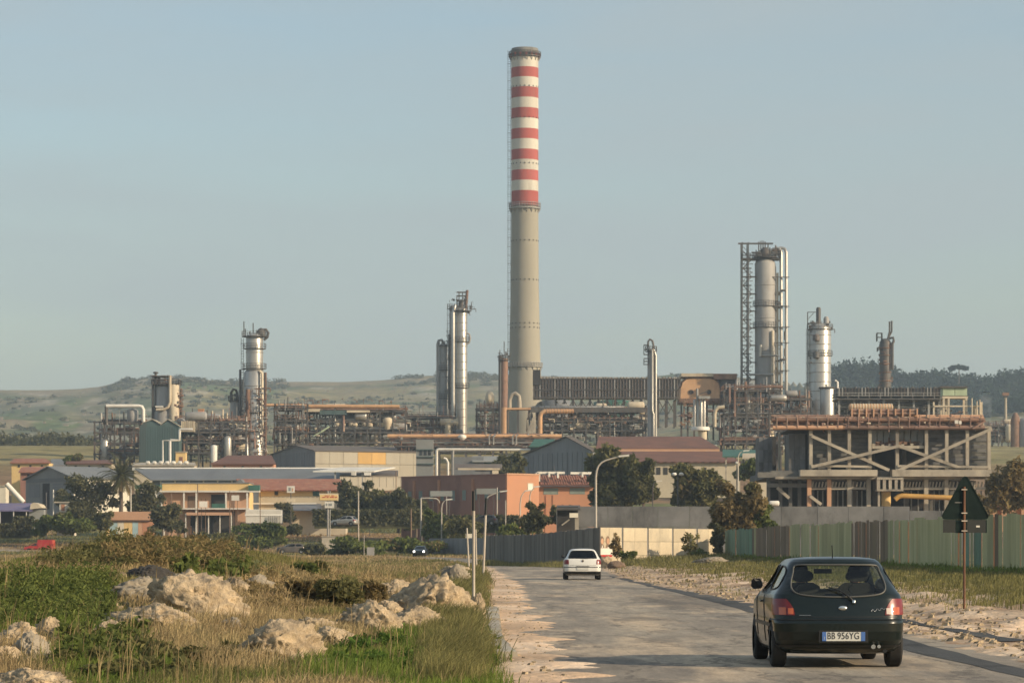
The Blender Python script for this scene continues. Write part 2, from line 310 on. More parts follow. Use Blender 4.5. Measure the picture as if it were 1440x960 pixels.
# skyline of the far hills as photo rows against photo columns
_SKX = [-900,-100,0,60,110,140,165,200,260,300,360,420,480,540,600,650,700,800,900,960,1040,1120,1170,1300,1440,1600,2300]
_SKY = [556,549,548,548,546,543,537,531,529,534,535,536,537,534,528,527,527,529,530,524,530,536,548,546,548,552,560]
def hilltop(px): return np.interp(px, _SKX, _SKY)
def gz(X, Y, fine=True):
    X = np.asarray(X, float); Y = np.asarray(Y, float)
    z = np.interp(Y, _gy, _gz)
    Ys = np.maximum(Y, 25.0); u = X/Ys; px = 720 + F*u
    # left bank with the rocks
    cx = -8.8 - 0.012*(Y-75)
    wd = np.where(X < cx, 5.7, 3.7)
    prof = np.interp(Y, [10,28,40,55,75,100,140,180],[0,.05,.32,.85,1.46,.95,.2,0])
    mound = prof*np.exp(-((X-cx)/wd)**2)
    lw = sstep(0.2, 3.0, XL(Y)-X)
    z = z + mound*lw
    z = z + lw*sstep(18,40,Y)*(1-sstep(230,260,Y))*(.10 + .22*(fbm(X*.35,Y*.22,3,3)-.35))
    # right bank up to the fence
    rw = X - XR(Y)
    rb = sstep(.2, 12.0, rw)*np.interp(Y,[60,125,238],[.22,.30,.68])*(1-sstep(300,420,Y)) + sstep(.3,2.5,rw)*(1-sstep(240,300,Y))*(.26*(fbm(X*.55,Y*.26,5,9)-.40)+.06+.24*(fbm(X*1.7,Y*.8,4,19)-.5))
    z = z + np.where(Y < 420, rb, 0)
    # hills
    Yt = np.where(px > 1120, 1750.0, 2500.0)
    Yt = 2500.0 - 750.0*sstep(1080,1180,px)
    zt = ZC + (HOR - hilltop(px))/F*Yt
    t = np.clip((Y-1150)/(Yt-1150), 0, 1)
    shape = .12*t + .88*np.power(t, 1.55)
    h = np.interp(Y, _gy, _gz)*(1-t) + zt*shape + (1-t)*0
    hn = (fbm(X*.004, Y*.004, 5, 21)-.5)*44*np.sin(np.clip(t,0,1)*pi) + (fbm(X*.02, Y*.012, 4, 31)-.5)*13*np.clip(t*4,0,1)*np.clip((1.03-t)*3,0,1)
    back = sstep(Yt+150, Yt+2300, Y)*zt*.9
    z = np.where(Y > 1150, np.maximum(h + hn - back, 5), z)
    if fine:
        z = z + np.where(Y > 250, (fbm(X*.06,Y*.06,3,5)-.5)*.22*sstep(250,400,Y), 0)
    # sunk below the carriageway, feathering out at its edges
    e1 = X - XL(Y); e2 = XR(Y) - X
    inside = np.minimum(e1, e2)
    jag = (fbm(X*.5, Y*.7, 4, 41)-.5)
    ramp = sstep(-.55, .9, inside + jag*1.6)
    z = np.where(Y < 236, z*(1-sstep(-1.2,.2,inside)) + (.045 - .12*ramp)*sstep(-1.2,.2,inside), z)
    # trough for the road after its bend
    if np.any((Y > 200) & (Y < 460)):
        d = bend_dist(X, Y); k = sstep(5.0, 2.8, d) if False else 1-sstep(2.9,4.6,d)
        z = z - k*.12*sstep(205,232,Y)
    return z
BEND = np.array([(2.6,190),(2.7,216),(1.6,236),(-1.2,262),(-5,300),(-9.5,335),(-17,358),(-32,380),(-60,408),(-95,436),(-180,480)], float)
def bend_dist(X, Y):
    X = np.asarray(X,float); Y = np.asarray(Y,float); d = np.full(np.broadcast(X,Y).shape, 1e9)
    for a, b in zip(BEND[:-1], BEND[1:]):
        ab = b-a; t = np.clip(((X-a[0])*ab[0]+(Y-a[1])*ab[1])/(ab@ab),0,1)
        d = np.minimum(d, np.hypot(X-a[0]-t*ab[0], Y-a[1]-t*ab[1]))
    return d
def g1(x, y): return float(gz(np.array([x]), np.array([y]))[0])
def gl(px, py, Ymin=22, Ymax=3000):
    """where the sight line through a photo pixel meets the ground"""
    Y = np.geomspace(Ymin, Ymax, 5000); X = (px-720)/F*Y; Z = ZC+(HOR-py)/F*Y
    i = np.argmax(gz(X, Y) >= Z)
    return Vector((X[i], Y[i], float(gz(X[i:i+1], Y[i:i+1])[0])))

us = np.concatenate([np.linspace(-3,-.5,14)[:-1], np.linspace(-.5,-.21,16)[:-1], np.linspace(-.21,.21,190), np.linspace(.21,.5,16)[1:], np.linspace(.5,3,14)[1:]])
ys = np.concatenate([np.linspace(-70,20,19)[:-1], np.geomspace(20,300,560)[:-1], np.geomspace(300,3200,330)[:-1], np.geomspace(3200,6500,14)])
UU, YY = np.meshgrid(us, ys); XX = UU*np.maximum(YY, 24.0); ZZ = gz(XX, YY)
def mixc(a, b, t): return a*(1-t[...,None]) + np.array(b)*t[...,None]
n1 = fbm(XX*.12, YY*.07, 4, 51); n2 = fbm(XX*.5, YY*.3, 4, 61); n3 = fbm(XX*.9, YY*.5, 3, 71)
C = np.ones(XX.shape+(3,))*np.array((.235,.175,.09))                 # dry turf
C = mixc(C, (.12,.135,.05), sstep(.46,.62,n1))                       # greener patches
C = mixc(C, (.34,.255,.155), sstep(.58,.72,n2)*.7)                    # bare earth
# dirt strip beside the road on both sides
rw = XX-XR(YY); nearY = (YY < 240)
sand_r = np.where(nearY, sstep(-1.2,.0,rw)*(1-sstep(5.2,8.0,rw+3*(n1-.5))), 0)
C = mixc(C, (.58,.425,.29), np.clip(sand_r,0,1)); C = mixc(C, (.27,.18,.115), sand_r*sstep(.48,.64,fbm(XX*2.2,YY*.8,4,171))*.8); C = mixc(C, (.33,.22,.14), sand_r*sstep(.5,.66,n3)*.7); C = mixc(C, (.64,.50,.36), sand_r*sstep(.60,.72,1-n3)*.6)
lw_ = XL(YY)-XX
sand_l = np.where(nearY, sstep(-1.6,-.8,lw_)*(1-sstep(.75,1.15,lw_+.5*(n2-.5))), 0)
C = mixc(C, (.60,.42,.275), np.clip(sand_l,0,1)); C = mixc(C, (.64,.51,.38), sand_l*sstep(.5,.66,n3)*.6)
bank = np.exp(-((XX+14.5)/3.6)**2)*sstep(45,60,YY)*(1-sstep(95,120,YY))
C = mixc(C, (.33,.215,.145), np.clip(bank*1.2,0,1))                  # bare reddish bank at the far left
# fields beyond the bend
fld = sstep(250,300,YY)*(1-sstep(1000,1100,YY))
fc = np.ones(XX.shape+(3,))*np.array((.235,.15,.085)); fc = mixc(fc, (.14,.15,.06), sstep(.5,.62,fbm(XX*.03,YY*.05,4,81)));
fc = mixc(fc, (.36,.27,.17), np.where(bend_dist(XX,YY) < 7.5, .75, 0)); fc = mixc(fc, (.10,.13,.045), sstep(425,445,YY)*(1-sstep(455,475,YY))*sstep(-15,-40,XX) if False else np.zeros_like(XX))
C = C*(1-fld[...,None]) + fc*fld[...,None]
hil = sstep(600,680,YY)
hn = fbm(XX*.006,YY*.004,5,91); hn2 = fbm(XX*.03,YY*.012,5,95)
hc = np.ones(XX.shape+(3,))*np.array((.25,.205,.09)); hc = mixc(hc,(.225,.19,.115),sstep(.48,.62,hn)); hc = mixc(hc,(.115,.145,.05),sstep(.48,.60,hn2)); hc = mixc(hc,(.30,.28,.22),sstep(.63,.72,fbm(XX*.02,YY*.016,5,99))*.8)
zb_ = fbm(XX*.005, ZZ*.16+fbm(XX*.004,YY*.004,3,113)*3, 4, 117); hc = mixc(hc,(.27,.21,.125),sstep(.50,.60,zb_)*.8); hc = mixc(hc,(.105,.115,.05),sstep(.50,.60,fbm(XX*.009,ZZ*.30+2,4,119))*.75); hc = mixc(hc,(.36,.32,.24),sstep(.66,.74,fbm(XX*.05,ZZ*.5,4,123))*.8)
hc = mixc(hc,(.27,.225,.10),sstep(600,640,YY)*(1-sstep(1000,1150,YY))*.85)
C = C*(1-hil[...,None]) + hc*hil[...,None]
nr, nc = XX.shape; ix = np.arange(nr*nc).reshape(nr,nc)
FF = np.stack([ix[:-1,:-1],ix[:-1,1:],ix[1:,1:],ix[1:,:-1]],-1).reshape(-1,4)
rawmesh("ground", np.stack([XX,YY,ZZ],-1).reshape(-1,3), FF, covermat("ground_cover"), kind="structure", smooth=True, attr=C.reshape(-1,3))

# carriageway: one worn asphalt sheet with ruts, patches and a dark repaired strip
def asphalt(name, c1, c2, dust, amt):
    m = bpy.data.materials.new(name); m.use_nodes = True; nt = m.node_tree; N = nt.nodes; L = nt.links; b = N["Principled BSDF"]
    tc = N.new("ShaderNodeTexCoord")
    def nz(scale, st, det=6, ro=.65, loc=(0,0,0)):
        mp = N.new("ShaderNodeMapping"); mp.inputs["Scale"].default_value = st; mp.inputs["Location"].default_value = loc; L.new(tc.outputs["Object"], mp.inputs[0])
        n = N.new("ShaderNodeTexNoise"); n.inputs["Scale"].default_value = scale; n.inputs["Detail"].default_value = det; n.inputs["Roughness"].default_value = ro; L.new(mp.outputs[0], n.inputs["Vector"]); return n
    def ramp(n, a, bb, ca, cb):
        r = N.new("ShaderNodeValToRGB"); r.color_ramp.elements[0].position = a; r.color_ramp.elements[1].position = bb
        r.color_ramp.elements[0].color = (*ca,1); r.color_ramp.elements[1].color = (*cb,1); L.new(n.outputs[0], r.inputs[0]); return r.outputs[0]
    def mix(f, a, bcol):
        x = N.new("ShaderNodeMix"); x.data_type = 'RGBA'; L.new(f, x.inputs[0]); L.new(a, x.inputs[6])
        if isinstance(bcol, tuple): x.inputs[7].default_value = (*bcol,1)
        else: L.new(bcol, x.inputs[7])
        return x.outputs[2]
    base = ramp(nz(1.0,(.55,.045,1)), .36,.66, c2, c1)                # long wheel-worn streaks
    base = mix(ramp(nz(.9,(.5,.10,1),7,.7,(5,2,0)), .50,.62,(0,0,0),(amt,)*3), base, dust)
    base = mix(ramp(nz(1.0,(.30,.07,1),3,.5,(1,9,0)), .56,.60,(0,0,0),(.5,)*3), base, tuple(x*.62 for x in c2))   # patches
    base = mix(ramp(nz(1.0,(2.2,.12,1),4,.7,(7,7,0)), .62,.68,(0,0,0),(.5,)*3), base, tuple(x*.5 for x in c2))      # tar lines
    vo = N.new("ShaderNodeTexVoronoi"); vo.feature = 'DISTANCE_TO_EDGE'; vo.inputs["Scale"].default_value = .55; dm = nz(1.3,(1,.5,1),5,.7,(3,3,0)); vm = N.new("ShaderNodeVectorMath"); vm.operation = 'MULTIPLY_ADD'; vm.inputs[1].default_value = (1.6,1.6,0); L.new(dm.outputs["Color"], vm.inputs[0]); mpv = N.new("ShaderNodeMapping"); mpv.inputs["Scale"].default_value = (1,.28,1); L.new(tc.outputs["Object"], mpv.inputs[0]); L.new(mpv.outputs[0], vm.inputs[2]); L.new(vm.outputs[0], vo.inputs["Vector"])
    rv = N.new("ShaderNodeValToRGB"); rv.color_ramp.elements[0].position = .008; rv.color_ramp.elements[1].position = .03; rv.color_ramp.elements[0].color = (.6,.6,.6,1); rv.color_ramp.elements[1].color = (0,0,0,1); L.new(vo.outputs["Distance"], rv.inputs[0])
    base = mix(rv.outputs[0], base, tuple(x*.45 for x in c2))                                                            # cracks
    sp = nz(1.0,(7,.9,1),4,.75,(2,8,0)); hs0 = N.new("ShaderNodeHueSaturation"); mr0 = N.new("ShaderNodeMapRange"); mr0.inputs[1].default_value=.32; mr0.inputs[2].default_value=.68; mr0.inputs[3].default_value=.83; mr0.inputs[4].default_value=1.17
    L.new(sp.outputs[0], mr0.inputs[0]); L.new(mr0.outputs[0], hs0.inputs["Value"]); L.new(base, hs0.inputs["Color"]); base = hs0.outputs[0]
    g = nz(38,(1,1,1),3,.7); hs = N.new("ShaderNodeHueSaturation"); mr = N.new("ShaderNodeMapRange"); mr.inputs[1].default_value=.3; mr.inputs[2].default_value=.7; mr.inputs[3].default_value=.78; mr.inputs[4].default_value=1.22
    L.new(g.outputs[0], mr.inputs[0]); L.new(mr.outputs[0], hs.inputs["Value"]); L.new(base, hs.inputs["Color"]); L.new(hs.outputs[0], b.inputs["Base Color"])
    b.inputs["Roughness"].default_value = .85; b.inputs["Specular IOR Level"].default_value = .25
    bp = N.new("ShaderNodeBump"); bp.inputs["Distance"].default_value = .01; L.new(g.outputs[0], bp.inputs["Height"]); L.new(bp.outputs[0], b.inputs["Normal"])
    return m
AS1 = asphalt("worn_asphalt", (.38,.325,.25), (.205,.178,.148), (.54,.42,.29), .8)
AS2 = asphalt("repair_and_verge_strip", (.085,.085,.083), (.06,.06,.06), (.17,.15,.125), .45)
def strip(name, ylist, fl, fr, z, mat, n=10):
    V = []; Q = []
    for y in ylist:
        a, b = fl(y), fr(y)
        for k in range(n+1):
            x = a+(b-a)*k/n; V.append((x,y,z(x,y)))
    for i in range(len(ylist)-1):
        for k in range(n):
            p = i*(n+1)+k; Q.append((p,p+1,p+n+2,p+n+1))
    return rawmesh(name, V, Q, mat, kind="structure", smooth=True)
ylr = list(np.geomspace(20,232,120)); ylr = list(np.linspace(-60,20,12)[:-1])+ylr
strip("road", ylr, lambda y: float(XL(y))-.7, lambda y: float(XR(y))+.7, lambda x,y: 0.0+.012*math.sin(x*1.1)*0, AS1)
# the band of newer asphalt that runs down the right of the road with a ragged outer edge
def wob(y, s, a): return a*(float(fbm(np.array([y*.22]), np.array([s*3.1]), 4, 5)[0])-.5)*2
yb = list(np.linspace(24,150,150))
strip("dark_strip", yb, lambda y: float(np.interp(y,[24,32,36,40,52,65,100,131,150],[5.75,5.75,5.75,5.58,5.6,5.45,5.3,5.1,5.0]))+wob(y,1,.16),
      lambda y: float(np.interp(y,[24,34,40,46,74,92,109,140,150],[6.17,6.17,6.16,6.34,6.4,6.1,5.75,5.46,5.2]))+wob(y*1.7,2,.22), lambda x,y: .005, AS2, 2)
strip("dark_strip", list(np.linspace(44,58,24)), lambda y: 7.62+wob(y,7,.12), lambda y: 7.88+wob(y*1.3,8,.18), lambda x,y: g1(x,y)+.012, AS2, 2)  # separate narrow dark strip following the verge ground beyond the road edge
# the road carries on round the bend
bp_ = []; cum = [0]
for i in range(len(BEND)-1):
    for k in range(14): bp_.append(BEND[i]+(BEND[i+1]-BEND[i])*k/14)
bp_ = np.array(bp_)
for _ in range(12): bp_[1:-1] = (bp_[:-2]+2*bp_[1:-1]+bp_[2:])/4
V = []; Q = []
for i in range(8, len(bp_)):
    d = bp_[min(i+1,len(bp_)-1)]-bp_[i-1]; d = d/np.hypot(*d); nrm = np.array((d[1],-d[0]))
    hw = np.interp(bp_[i][1],[200,232,270],[3.8,4.2,3.1])
    for k in range(7):
        q = bp_[i]+nrm*hw*(k/3-1); zz = float(np.interp(q[1],_gy,_gz)); V.append((q[0],q[1],zz+(.004 if q[1]>236 else .0041)))
for i in range(len(V)//7-1):
    for k in range(6): p = i*7+k; Q.append((p,p+1,p+8,p+7))
rawmesh("road", V, Q, AS1, kind="structure", smooth=True)
# low concrete kerb slab at the left edge, broken into lengths
kb = thing("concrete_kerb", "low broken concrete kerb slab at the left edge of the road beside the pale boulder", "kerb", (0,0,0))
y0 = 38.0
while y0 < 66:
    ln = rnd.uniform(2.6,3.4); xa, xb = float(XL(y0))-.62, float(XL(y0+ln))-.66
    zt = .10+rnd.uniform(-.015,.02)
    m = MB(); wv = .30
    m.add([(xa-wv,y0,-.1),(xa,y0,-.1),(xb,y0+ln-.04,-.1),(xb-wv,y0+ln-.04,-.1),(xa-wv,y0,zt),(xa-.03,y0,zt),(xb-.03,y0+ln-.04,zt),(xb-wv,y0+ln-.04,zt)],
          [(0,3,2,1),(4,5,6,7),(0,1,5,4),(1,2,6,5),(2,3,7,6),(3,0,4,7)])
    m.build("slab", M["concrete"], kb); y0 += ln
# ------------------------------------------------------------------ refinery helpers
class Fr:
    """local frame of a thing whose base sits at a photo pixel seen at distance Y"""
    def __init__(s, px, py, Y, base=None):
        s.px, s.py, s.Y, s.s = px, py, Y, Y/F
        s.o = at(px, py, Y)
        if base is not None: s.o.z = base
    def x(s, px): return (px-s.px)*s.s
    def z(s, py): return (s.py-py)*s.s if True else 0
    def p(s, px, py, dy=0): return (s.x(px), dy, s.z(py))
def frame(px, py, Y):
    return Fr(px, py, Y)

def railing(m, x0, x1, y0, y1, z, h=1.1, step=1.6, r=.03):
    for (a, b) in (((x0,y0),(x1,y0)),((x0,y1),(x1,y1)),((x0,y0),(x0,y1)),((x1,y0),(x1,y1))):
        L = math.hypot(b[0]-a[0], b[1]-a[1]); n = max(1, int(L/step))
        for q in (h, h*.5): m.beam((a[0],a[1],z+q),(b[0],b[1],z+q), r*2)
        for k in range(n+1):
            t = k/n; x, y = a[0]+(b[0]-a[0])*t, a[1]+(b[1]-a[1])*t
            m.beam((x,y,z),(x,y,z+h), r*2)
    return m
def ring_platform(root, r, rad, z, mat, n=14, gap=.9, rail=True):
    """round walkway on a tower: deck and a railing"""
    m = MB(); m.lathe([(r,z-.12),(rad,z-.12),(rad,z),(r,z)], n, smooth=False)
    m.build("platform", mat, root)
    if rail:
        q = MB()
        for k in range(n):
            a, b = 2*pi*k/n, 2*pi*(k+1)/n
            pa = (rad*cos(a), rad*sin(a)); pb = (rad*cos(b), rad*sin(b))
            q.beam((*pa,z),(*pa,z+1.1), .09)
            for h in (.55,1.1): q.beam((*pa,z+h),(*pb,z+h), .07)
        q.build("railing", mat, root)
def ladder(root, x, y, z0, z1, mat, w=.5):
    m = MB()
    for s in (-w/2, w/2): m.beam((x+s,y,z0),(x+s,y,z1), .09)
    n = int((z1-z0)/.6)
    for k in range(n): m.beam((x-w/2,y,z0+.6*k),(x+w/2,y,z0+.6*k), .07)
    # hoops of the safety cage
    for k in range(int((z1-z0)/2.2)):
        z = z0+2+2.2*k
        m.tube([(x-w*.7,y,z),(x-w*.7,y-.5,z),(x,y-.75,z),(x+w*.7,y-.5,z),(x+w*.7,y,z)], .04, 4, False)
    m.build("ladder", mat, root)
def bands(root, r, zs, mat, h=.18):
    for z in zs: MB().lathe([(r,z),(r+.09,z+.02),(r+.09,z+h),(r,z+h+.02)], 20).build("band", mat, root)

def fittings(root, x0, x1, y0, y1, z0, z1, n, mat, seed, smin=.25, smax=.9):
    """valves, flanges, cable boxes and short pipes nobody could count"""
    r = random.Random(seed); m = MB()
    for _ in range(n):
        x, y, z = r.uniform(x0,x1), r.uniform(y0,y1), r.uniform(z0,z1); s = r.uniform(smin,smax); k = r.random()
        if k < .35: m.box(x-s*.4,x+s*.4,y-s*.3,y+s*.3,z-s*.35,z+s*.35)
        elif k < .6: m.tube([(x-s,y,z),(x+s,y,z),(x+s,y,z-s)], s*.16, 5, True)
        elif k < .8: m.tube([(x,y,z-s*1.4),(x,y,z+s*1.2)], s*.17, 5)
        else: m.hdrum(x-s*.9,x+s*.9,y,z,s*.35,7)
    return m.build("fittings", mat, root, kind="stuff")

def rack(name, label, x0, x1, ytop, ybase, Y, levels, ncol, depth, seed, cmat="steel", pmats=("redpipe","alu","grey_paint","rust"), npipe=5, drums=0, vess=0, fit=60, fmats=("rust","grey_paint"), brace=True, rail=True, cat="pipe rack", group=None, beamw=.35, deck=True):
    """open steel frame of columns and floors carrying pipes, drums and small vessels"""
    r = random.Random(seed); f = Fr((x0+x1)/2, ybase, Y); W = (x1-x0)*f.s; H = (ybase-ytop)*f.s
    o = thing(name, label, cat, f.o, group=group)
    xs = [-W/2+W*i/(ncol-1) for i in range(ncol)]; zl = [H*(i+1)/levels for i in range(levels)]
    for x in xs:
        for y in (0, depth): box("column", M[cmat], o, x-beamw/2, x+beamw/2, y-beamw/2, y+beamw/2, -4, H)
    for z in zl:
        for y in (0, depth): box("beam", M[cmat], o, -W/2-.3, W/2+.3, y-beamw*.36, y+beamw*.36, z-beamw*1.1, z-.02)
        if deck and r.random() < .75:
            box("floor_deck", M[cmat], o, -W/2, W/2, .3, depth-.3, z, z+.1)
        if rail and r.random() < .8:
            railing(MB(), -W/2, W/2, -.15, depth+.15, z, step=W/(ncol-1)/2, r=.05).build("railing", M[r.choice([cmat,"rust"])], o)
    if brace:
        for i in range(ncol-1):
            for j in range(levels):
                if r.random() < .5:
                    za = 0 if j == 0 else zl[j-1]
                    a, b = (xs[i],xs[i+1]) if r.random() < .5 else (xs[i+1],xs[i])
                    MB().beam((a,-.05,za),(b,-.05,zl[j]-.3), beamw*.5).build("brace", M[cmat], o)
    for k in range(npipe):
        z = r.choice(zl)+.3+r.random()*.5; y = r.uniform(-.5, depth); rr = r.choice((.14,.2,.28,.4))
        xa = -W/2-r.uniform(-.2,.12)*W; xb = W/2+r.uniform(-.3,.1)*W
        pts = [(xa,y,z),(xb,y,z)]
        if r.random() < .5: pts = [(xa,y,z-r.uniform(1,H*.5))]+pts
        if r.random() < .5: pts = pts+[(xb,y,max(0,z-r.uniform(1,H*.6)))]
        tube("pipe", M[r.choice(pmats)], o, pts, rr, 8)
    for k in range(5+ncol):
        x = r.uniform(-W/2,W/2); y = r.uniform(-.4,depth*.7); tube("vent_rod", M[r.choice((cmat,"grey_paint","rust"))], o, [(x,y,H-.5),(x,y,H+r.uniform(.8,3.2))], r.choice((.06,.09,.13)), 6)
    for k in range(max(4, npipe)):
        x = r.uniform(-W/2,W/2); y = r.uniform(-.6,depth*.6); z0 = r.choice([0]+zl[:-1]); z1 = min(H+r.uniform(0,2.5), z0+r.uniform(.3,1)*H)
        tube("riser_pipe", M[r.choice(pmats)], o, [(x,y,z0),(x,y,z1)], r.choice((.12,.18,.26)), 8)
    for k in range(drums):
        z = r.choice(zl)+1.0; x = r.uniform(-W*.4,W*.35); q = r.uniform(.6,1.1); MB().hdrum(x,x+r.uniform(2.5,5),r.uniform(0,depth*.7),z+.1,q).build("drum", M[r.choice(("cream","alu","grey_paint"))], o)
    for k in range(vess):
        x = r.uniform(-W*.45,W*.45); q = r.uniform(.5,1.1); z0 = r.choice([0]+zl[:-2]); h = min(r.uniform(3,6), H-z0+.6)
        MB().lathe([(q*.3,z0),(q*.8,z0+.3),(q,z0+.8),(q,z0+h),(q*.8,z0+h+.5),(q*.3,z0+h+.75),(0,z0+h+.8)],14,(x,r.uniform(-.5,depth*.5))).build("vessel", M[r.choice(("alu","grey_paint","cream"))], o)
    for q, fm in enumerate(fmats): fittings(o, -W/2, W/2, -.7, depth, .4, H+.4, fit//len(fmats), M[fm], seed*13+q)
    return o

def tower(name, label, px, ybase, Y, secs, mat="alu", plats=(), band_step=3.0, top=True, cat="distillation column", n=24, ladder_side=-1, pmat_="steel", dome=True, extra=None):
    """upright process column; secs = [(width_px, y_bottom, y_top)], plats = [(y, extra_px)]"""
    f = Fr(px, ybase, Y); o = thing(name, label, cat, f.o)
    for i, (wd, yb, yt) in enumerate(secs):
        r = wd*f.s/2; z0, z1 = f.z(yb)-(9 if i == 0 else 0), f.z(yt)
        pr = [(r,z0),(r,z1)]
        if i == len(secs)-1 and dome: pr += [(r*.92,z1+r*.22),(r*.65,z1+r*.42),(r*.25,z1+r*.5),(0.01,z1+r*.52)]
        else: pr += [(r*.8,z1+r*.25)]
        MB().lathe(pr, n).build("shell", M[mat], o)
        if band_step:
            k = int((z1-z0)/band_step)
            bands(o, r, [z0+band_step*(j+.5) for j in range(k)], M[mat])
    for y, ex in plats:
        r = [s for s in secs if s[2]-2 <= y] or [secs[-1]]
        wd = [s[0] for s in secs if s[2]-1 <= y <= s[1]+1] or [secs[-1][0]]
        rr = wd[0]*f.s/2
        ring_platform(o, rr*.98, rr+ex*f.s, f.z(y), M[pmat_])
    wd = secs[0][0]*f.s/2
    if ladder_side: ladder(o, ladder_side*(wd+.35), -.2, 0, f.z(secs[-1][2]), M[pmat_])
    return o, f

# ------------------------------------------------------------------ chimney
f = Fr(738, 600, 720); S = f.s
ch = thing("chimney", "very tall concrete chimney with red and white bands on its upper half", "chimney", f.o)
def crad(py): return np.interp(py, [68,290,400,515,560,600], [19.2,19.0,19.6,22.2,24.0,26.0])*S
MB().lathe([(crad(y), f.z(y)) for y in (665,620,600,575,550,530,515,480,440,400,350,310,291)], 40).build("shaft", M["chimney"], ch)
edges = [290,269.5,255,240.5,226,211.5,197,182.5,168,153.5,139,124.5,110.5,96.5,82]
for i in range(14):
    y0, y1 = edges[i], edges[i+1]
    MB().lathe([(crad(y0), f.z(y0)), (crad(y1), f.z(y1)+.004)], 40).build("red_band" if i % 2 == 0 else "white_band", M["cred" if i % 2 == 0 else "cwhite"], ch)
MB().lathe([(crad(82)*.99, f.z(82)),(crad(80)*1.0,f.z(80)),(crad(79)*1.01,f.z(74)),(crad(79)*.97,f.z(69)),(crad(79)*.80,f.z(68.5)),(crad(79)*.78,f.z(84))], 40).build("crown", M["concrete_dark"], ch)
# a darker collar of red panels under the rim
for k in range(30):
    a = 2*pi*k/30; r = crad(80)+.22
    MB().beam((r*cos(a),r*sin(a),f.z(82)),(r*cos(a),r*sin(a),f.z(76)), .55, .12).build("rim_plate", M["cred" if k % 2 else "steel"], ch)
for (py, ex, hh) in ((80,3.2,6.0),(293,3.0,7.0),(515,2.6,5.0)):
    r = crad(py); R1 = r+ex*S; z = f.z(py)
    MB().lathe([(r*.99,z-.25),(R1,z-.2),(R1,z),(r*.99,z)], 40, smooth=False).build("platform", M["grey_paint" if py > 100 else "steel"], ch)
    q = MB(); N_ = 36
    for k in range(N_):
        a, b = 2*pi*k/N_, 2*pi*(k+1)/N_
        q.beam((R1*cos(a),R1*sin(a),z),(R1*cos(a),R1*sin(a),z+hh*S), .13)
        for h in (.5,1.0): q.beam((R1*cos(a),R1*sin(a),z+hh*S*h),(R1*cos(b),R1*sin(b),z+hh*S*h), .11)
    q.build("railing", M["grey_paint" if py != 80 else "steel"], ch)
    q = MB()
    for k in range(18):
        a = 2*pi*k/18; q.beam((r*cos(a),r*sin(a),z-1.2),(R1*.98*cos(a),R1*.98*sin(a),z-.25), .14)
    q.build("bracket", M["grey_paint"], ch, kind="stuff")
ladder(ch, -crad(450)-.2, 0.4, f.z(590), f.z(70), M["steel"], .7)
for py in (124,168,232,340,395,456,462):       # small port holes in rings
    q = MB()
    for k in range(9):
        a = -pi+.25+k*.33; r = crad(py)
        q.box(r*cos(a)-.13, r*cos(a)+.13, r*sin(a)-.13, r*sin(a)+.13, f.z(py), f.z(py)+.28)
    q.build("port_hole", M["dark_void"], ch, kind="stuff")

# ------------------------------------------------------------------ columns on the skyline
# bright slender pair left of the chimney
o, f = tower("distillation_column", "bright silver slender column with caged top, just left of the tall chimney", 648.5, 606, 690, [(17,606,436)], plats=[(437,6),(480,3),(545,3)], band_step=1.9)
S = f.s
MB().lathe([(3.4*S,f.z(437)),(3.4*S,f.z(424)),(1.5*S,f.z(421))],12).build("top_vessel", M["steel"], o)
q = MB()
for dx in (-6,-3,2,6): q.beam(f.p(648.5+dx,436), f.p(648.5+dx,409+abs(dx)), .22)
for y in (430,423,416,411): q.beam(f.p(642,y,-1), f.p(655+ (y % 3),y,-1), .16); q.beam(f.p(642,y,1), f.p(655,y,1), .16)
q.beam(f.p(642,430,-1),f.p(655,416,-1),.12); q.build("top_frame", M["steel"], o)
tube("riser_pipe", M["rust"], o, [f.p(655,437),f.p(657,408)], .35)
tube("riser_pipe", M["alu"], o, [f.p(637.5,606,-1.6),f.p(637.5,440,-1.6),f.p(640,430,-1)], .42)
tube("loop_pipe", M["grey_paint"], o, [f.p(656,468,-.5),f.p(660,470,-.5),f.p(661.5,476,-.5),f.p(660,482,-.5),f.p(656,484,-.5)], .22)
fittings(o, -3,3,-1.6,1,f.z(440),f.z(420),26,M["steel"],5,.2,.7)
o, f = tower("distillation_column", "grey column in shade directly behind the bright silver one", 637.5, 606, 696, [(10,606,432)], mat="grey_paint", plats=[(434,3.5),(505,3)], band_step=3.2)
o, f = tower("distillation_column", "dull grey column with hooked top pipe, leftmost of the cluster by the chimney", 623.5, 606, 694, [(12,606,486)], mat="grey_paint", plats=[(486,3),(520,2.5),(560,2.5)], band_step=3.4)
tube("hook_pipe", M["grey_paint"], o, [f.p(615.5,606,-.8),f.p(615.5,484,-.8),f.p(617,479,-.8),f.p(621,478,-.8),f.p(624,483,-.5)], .32)
tube("riser_pipe", M["steel"], o, [f.p(632,606,-1),f.p(632,470,-1)], .30)
fittings(o, 1.0,2.6,-1.5,.6,f.z(600),f.z(472),40,M["steel"],8,.25,.7)
q = MB()
for x in (629,635): q.beam(f.p(x,486,-.6),f.p(x,461,-.6),.16)
for y in (480,472,466): q.beam(f.p(627,y,-.6),f.p(637,y,-.6),.14)
q.build("top_frame", M["steel"], o)

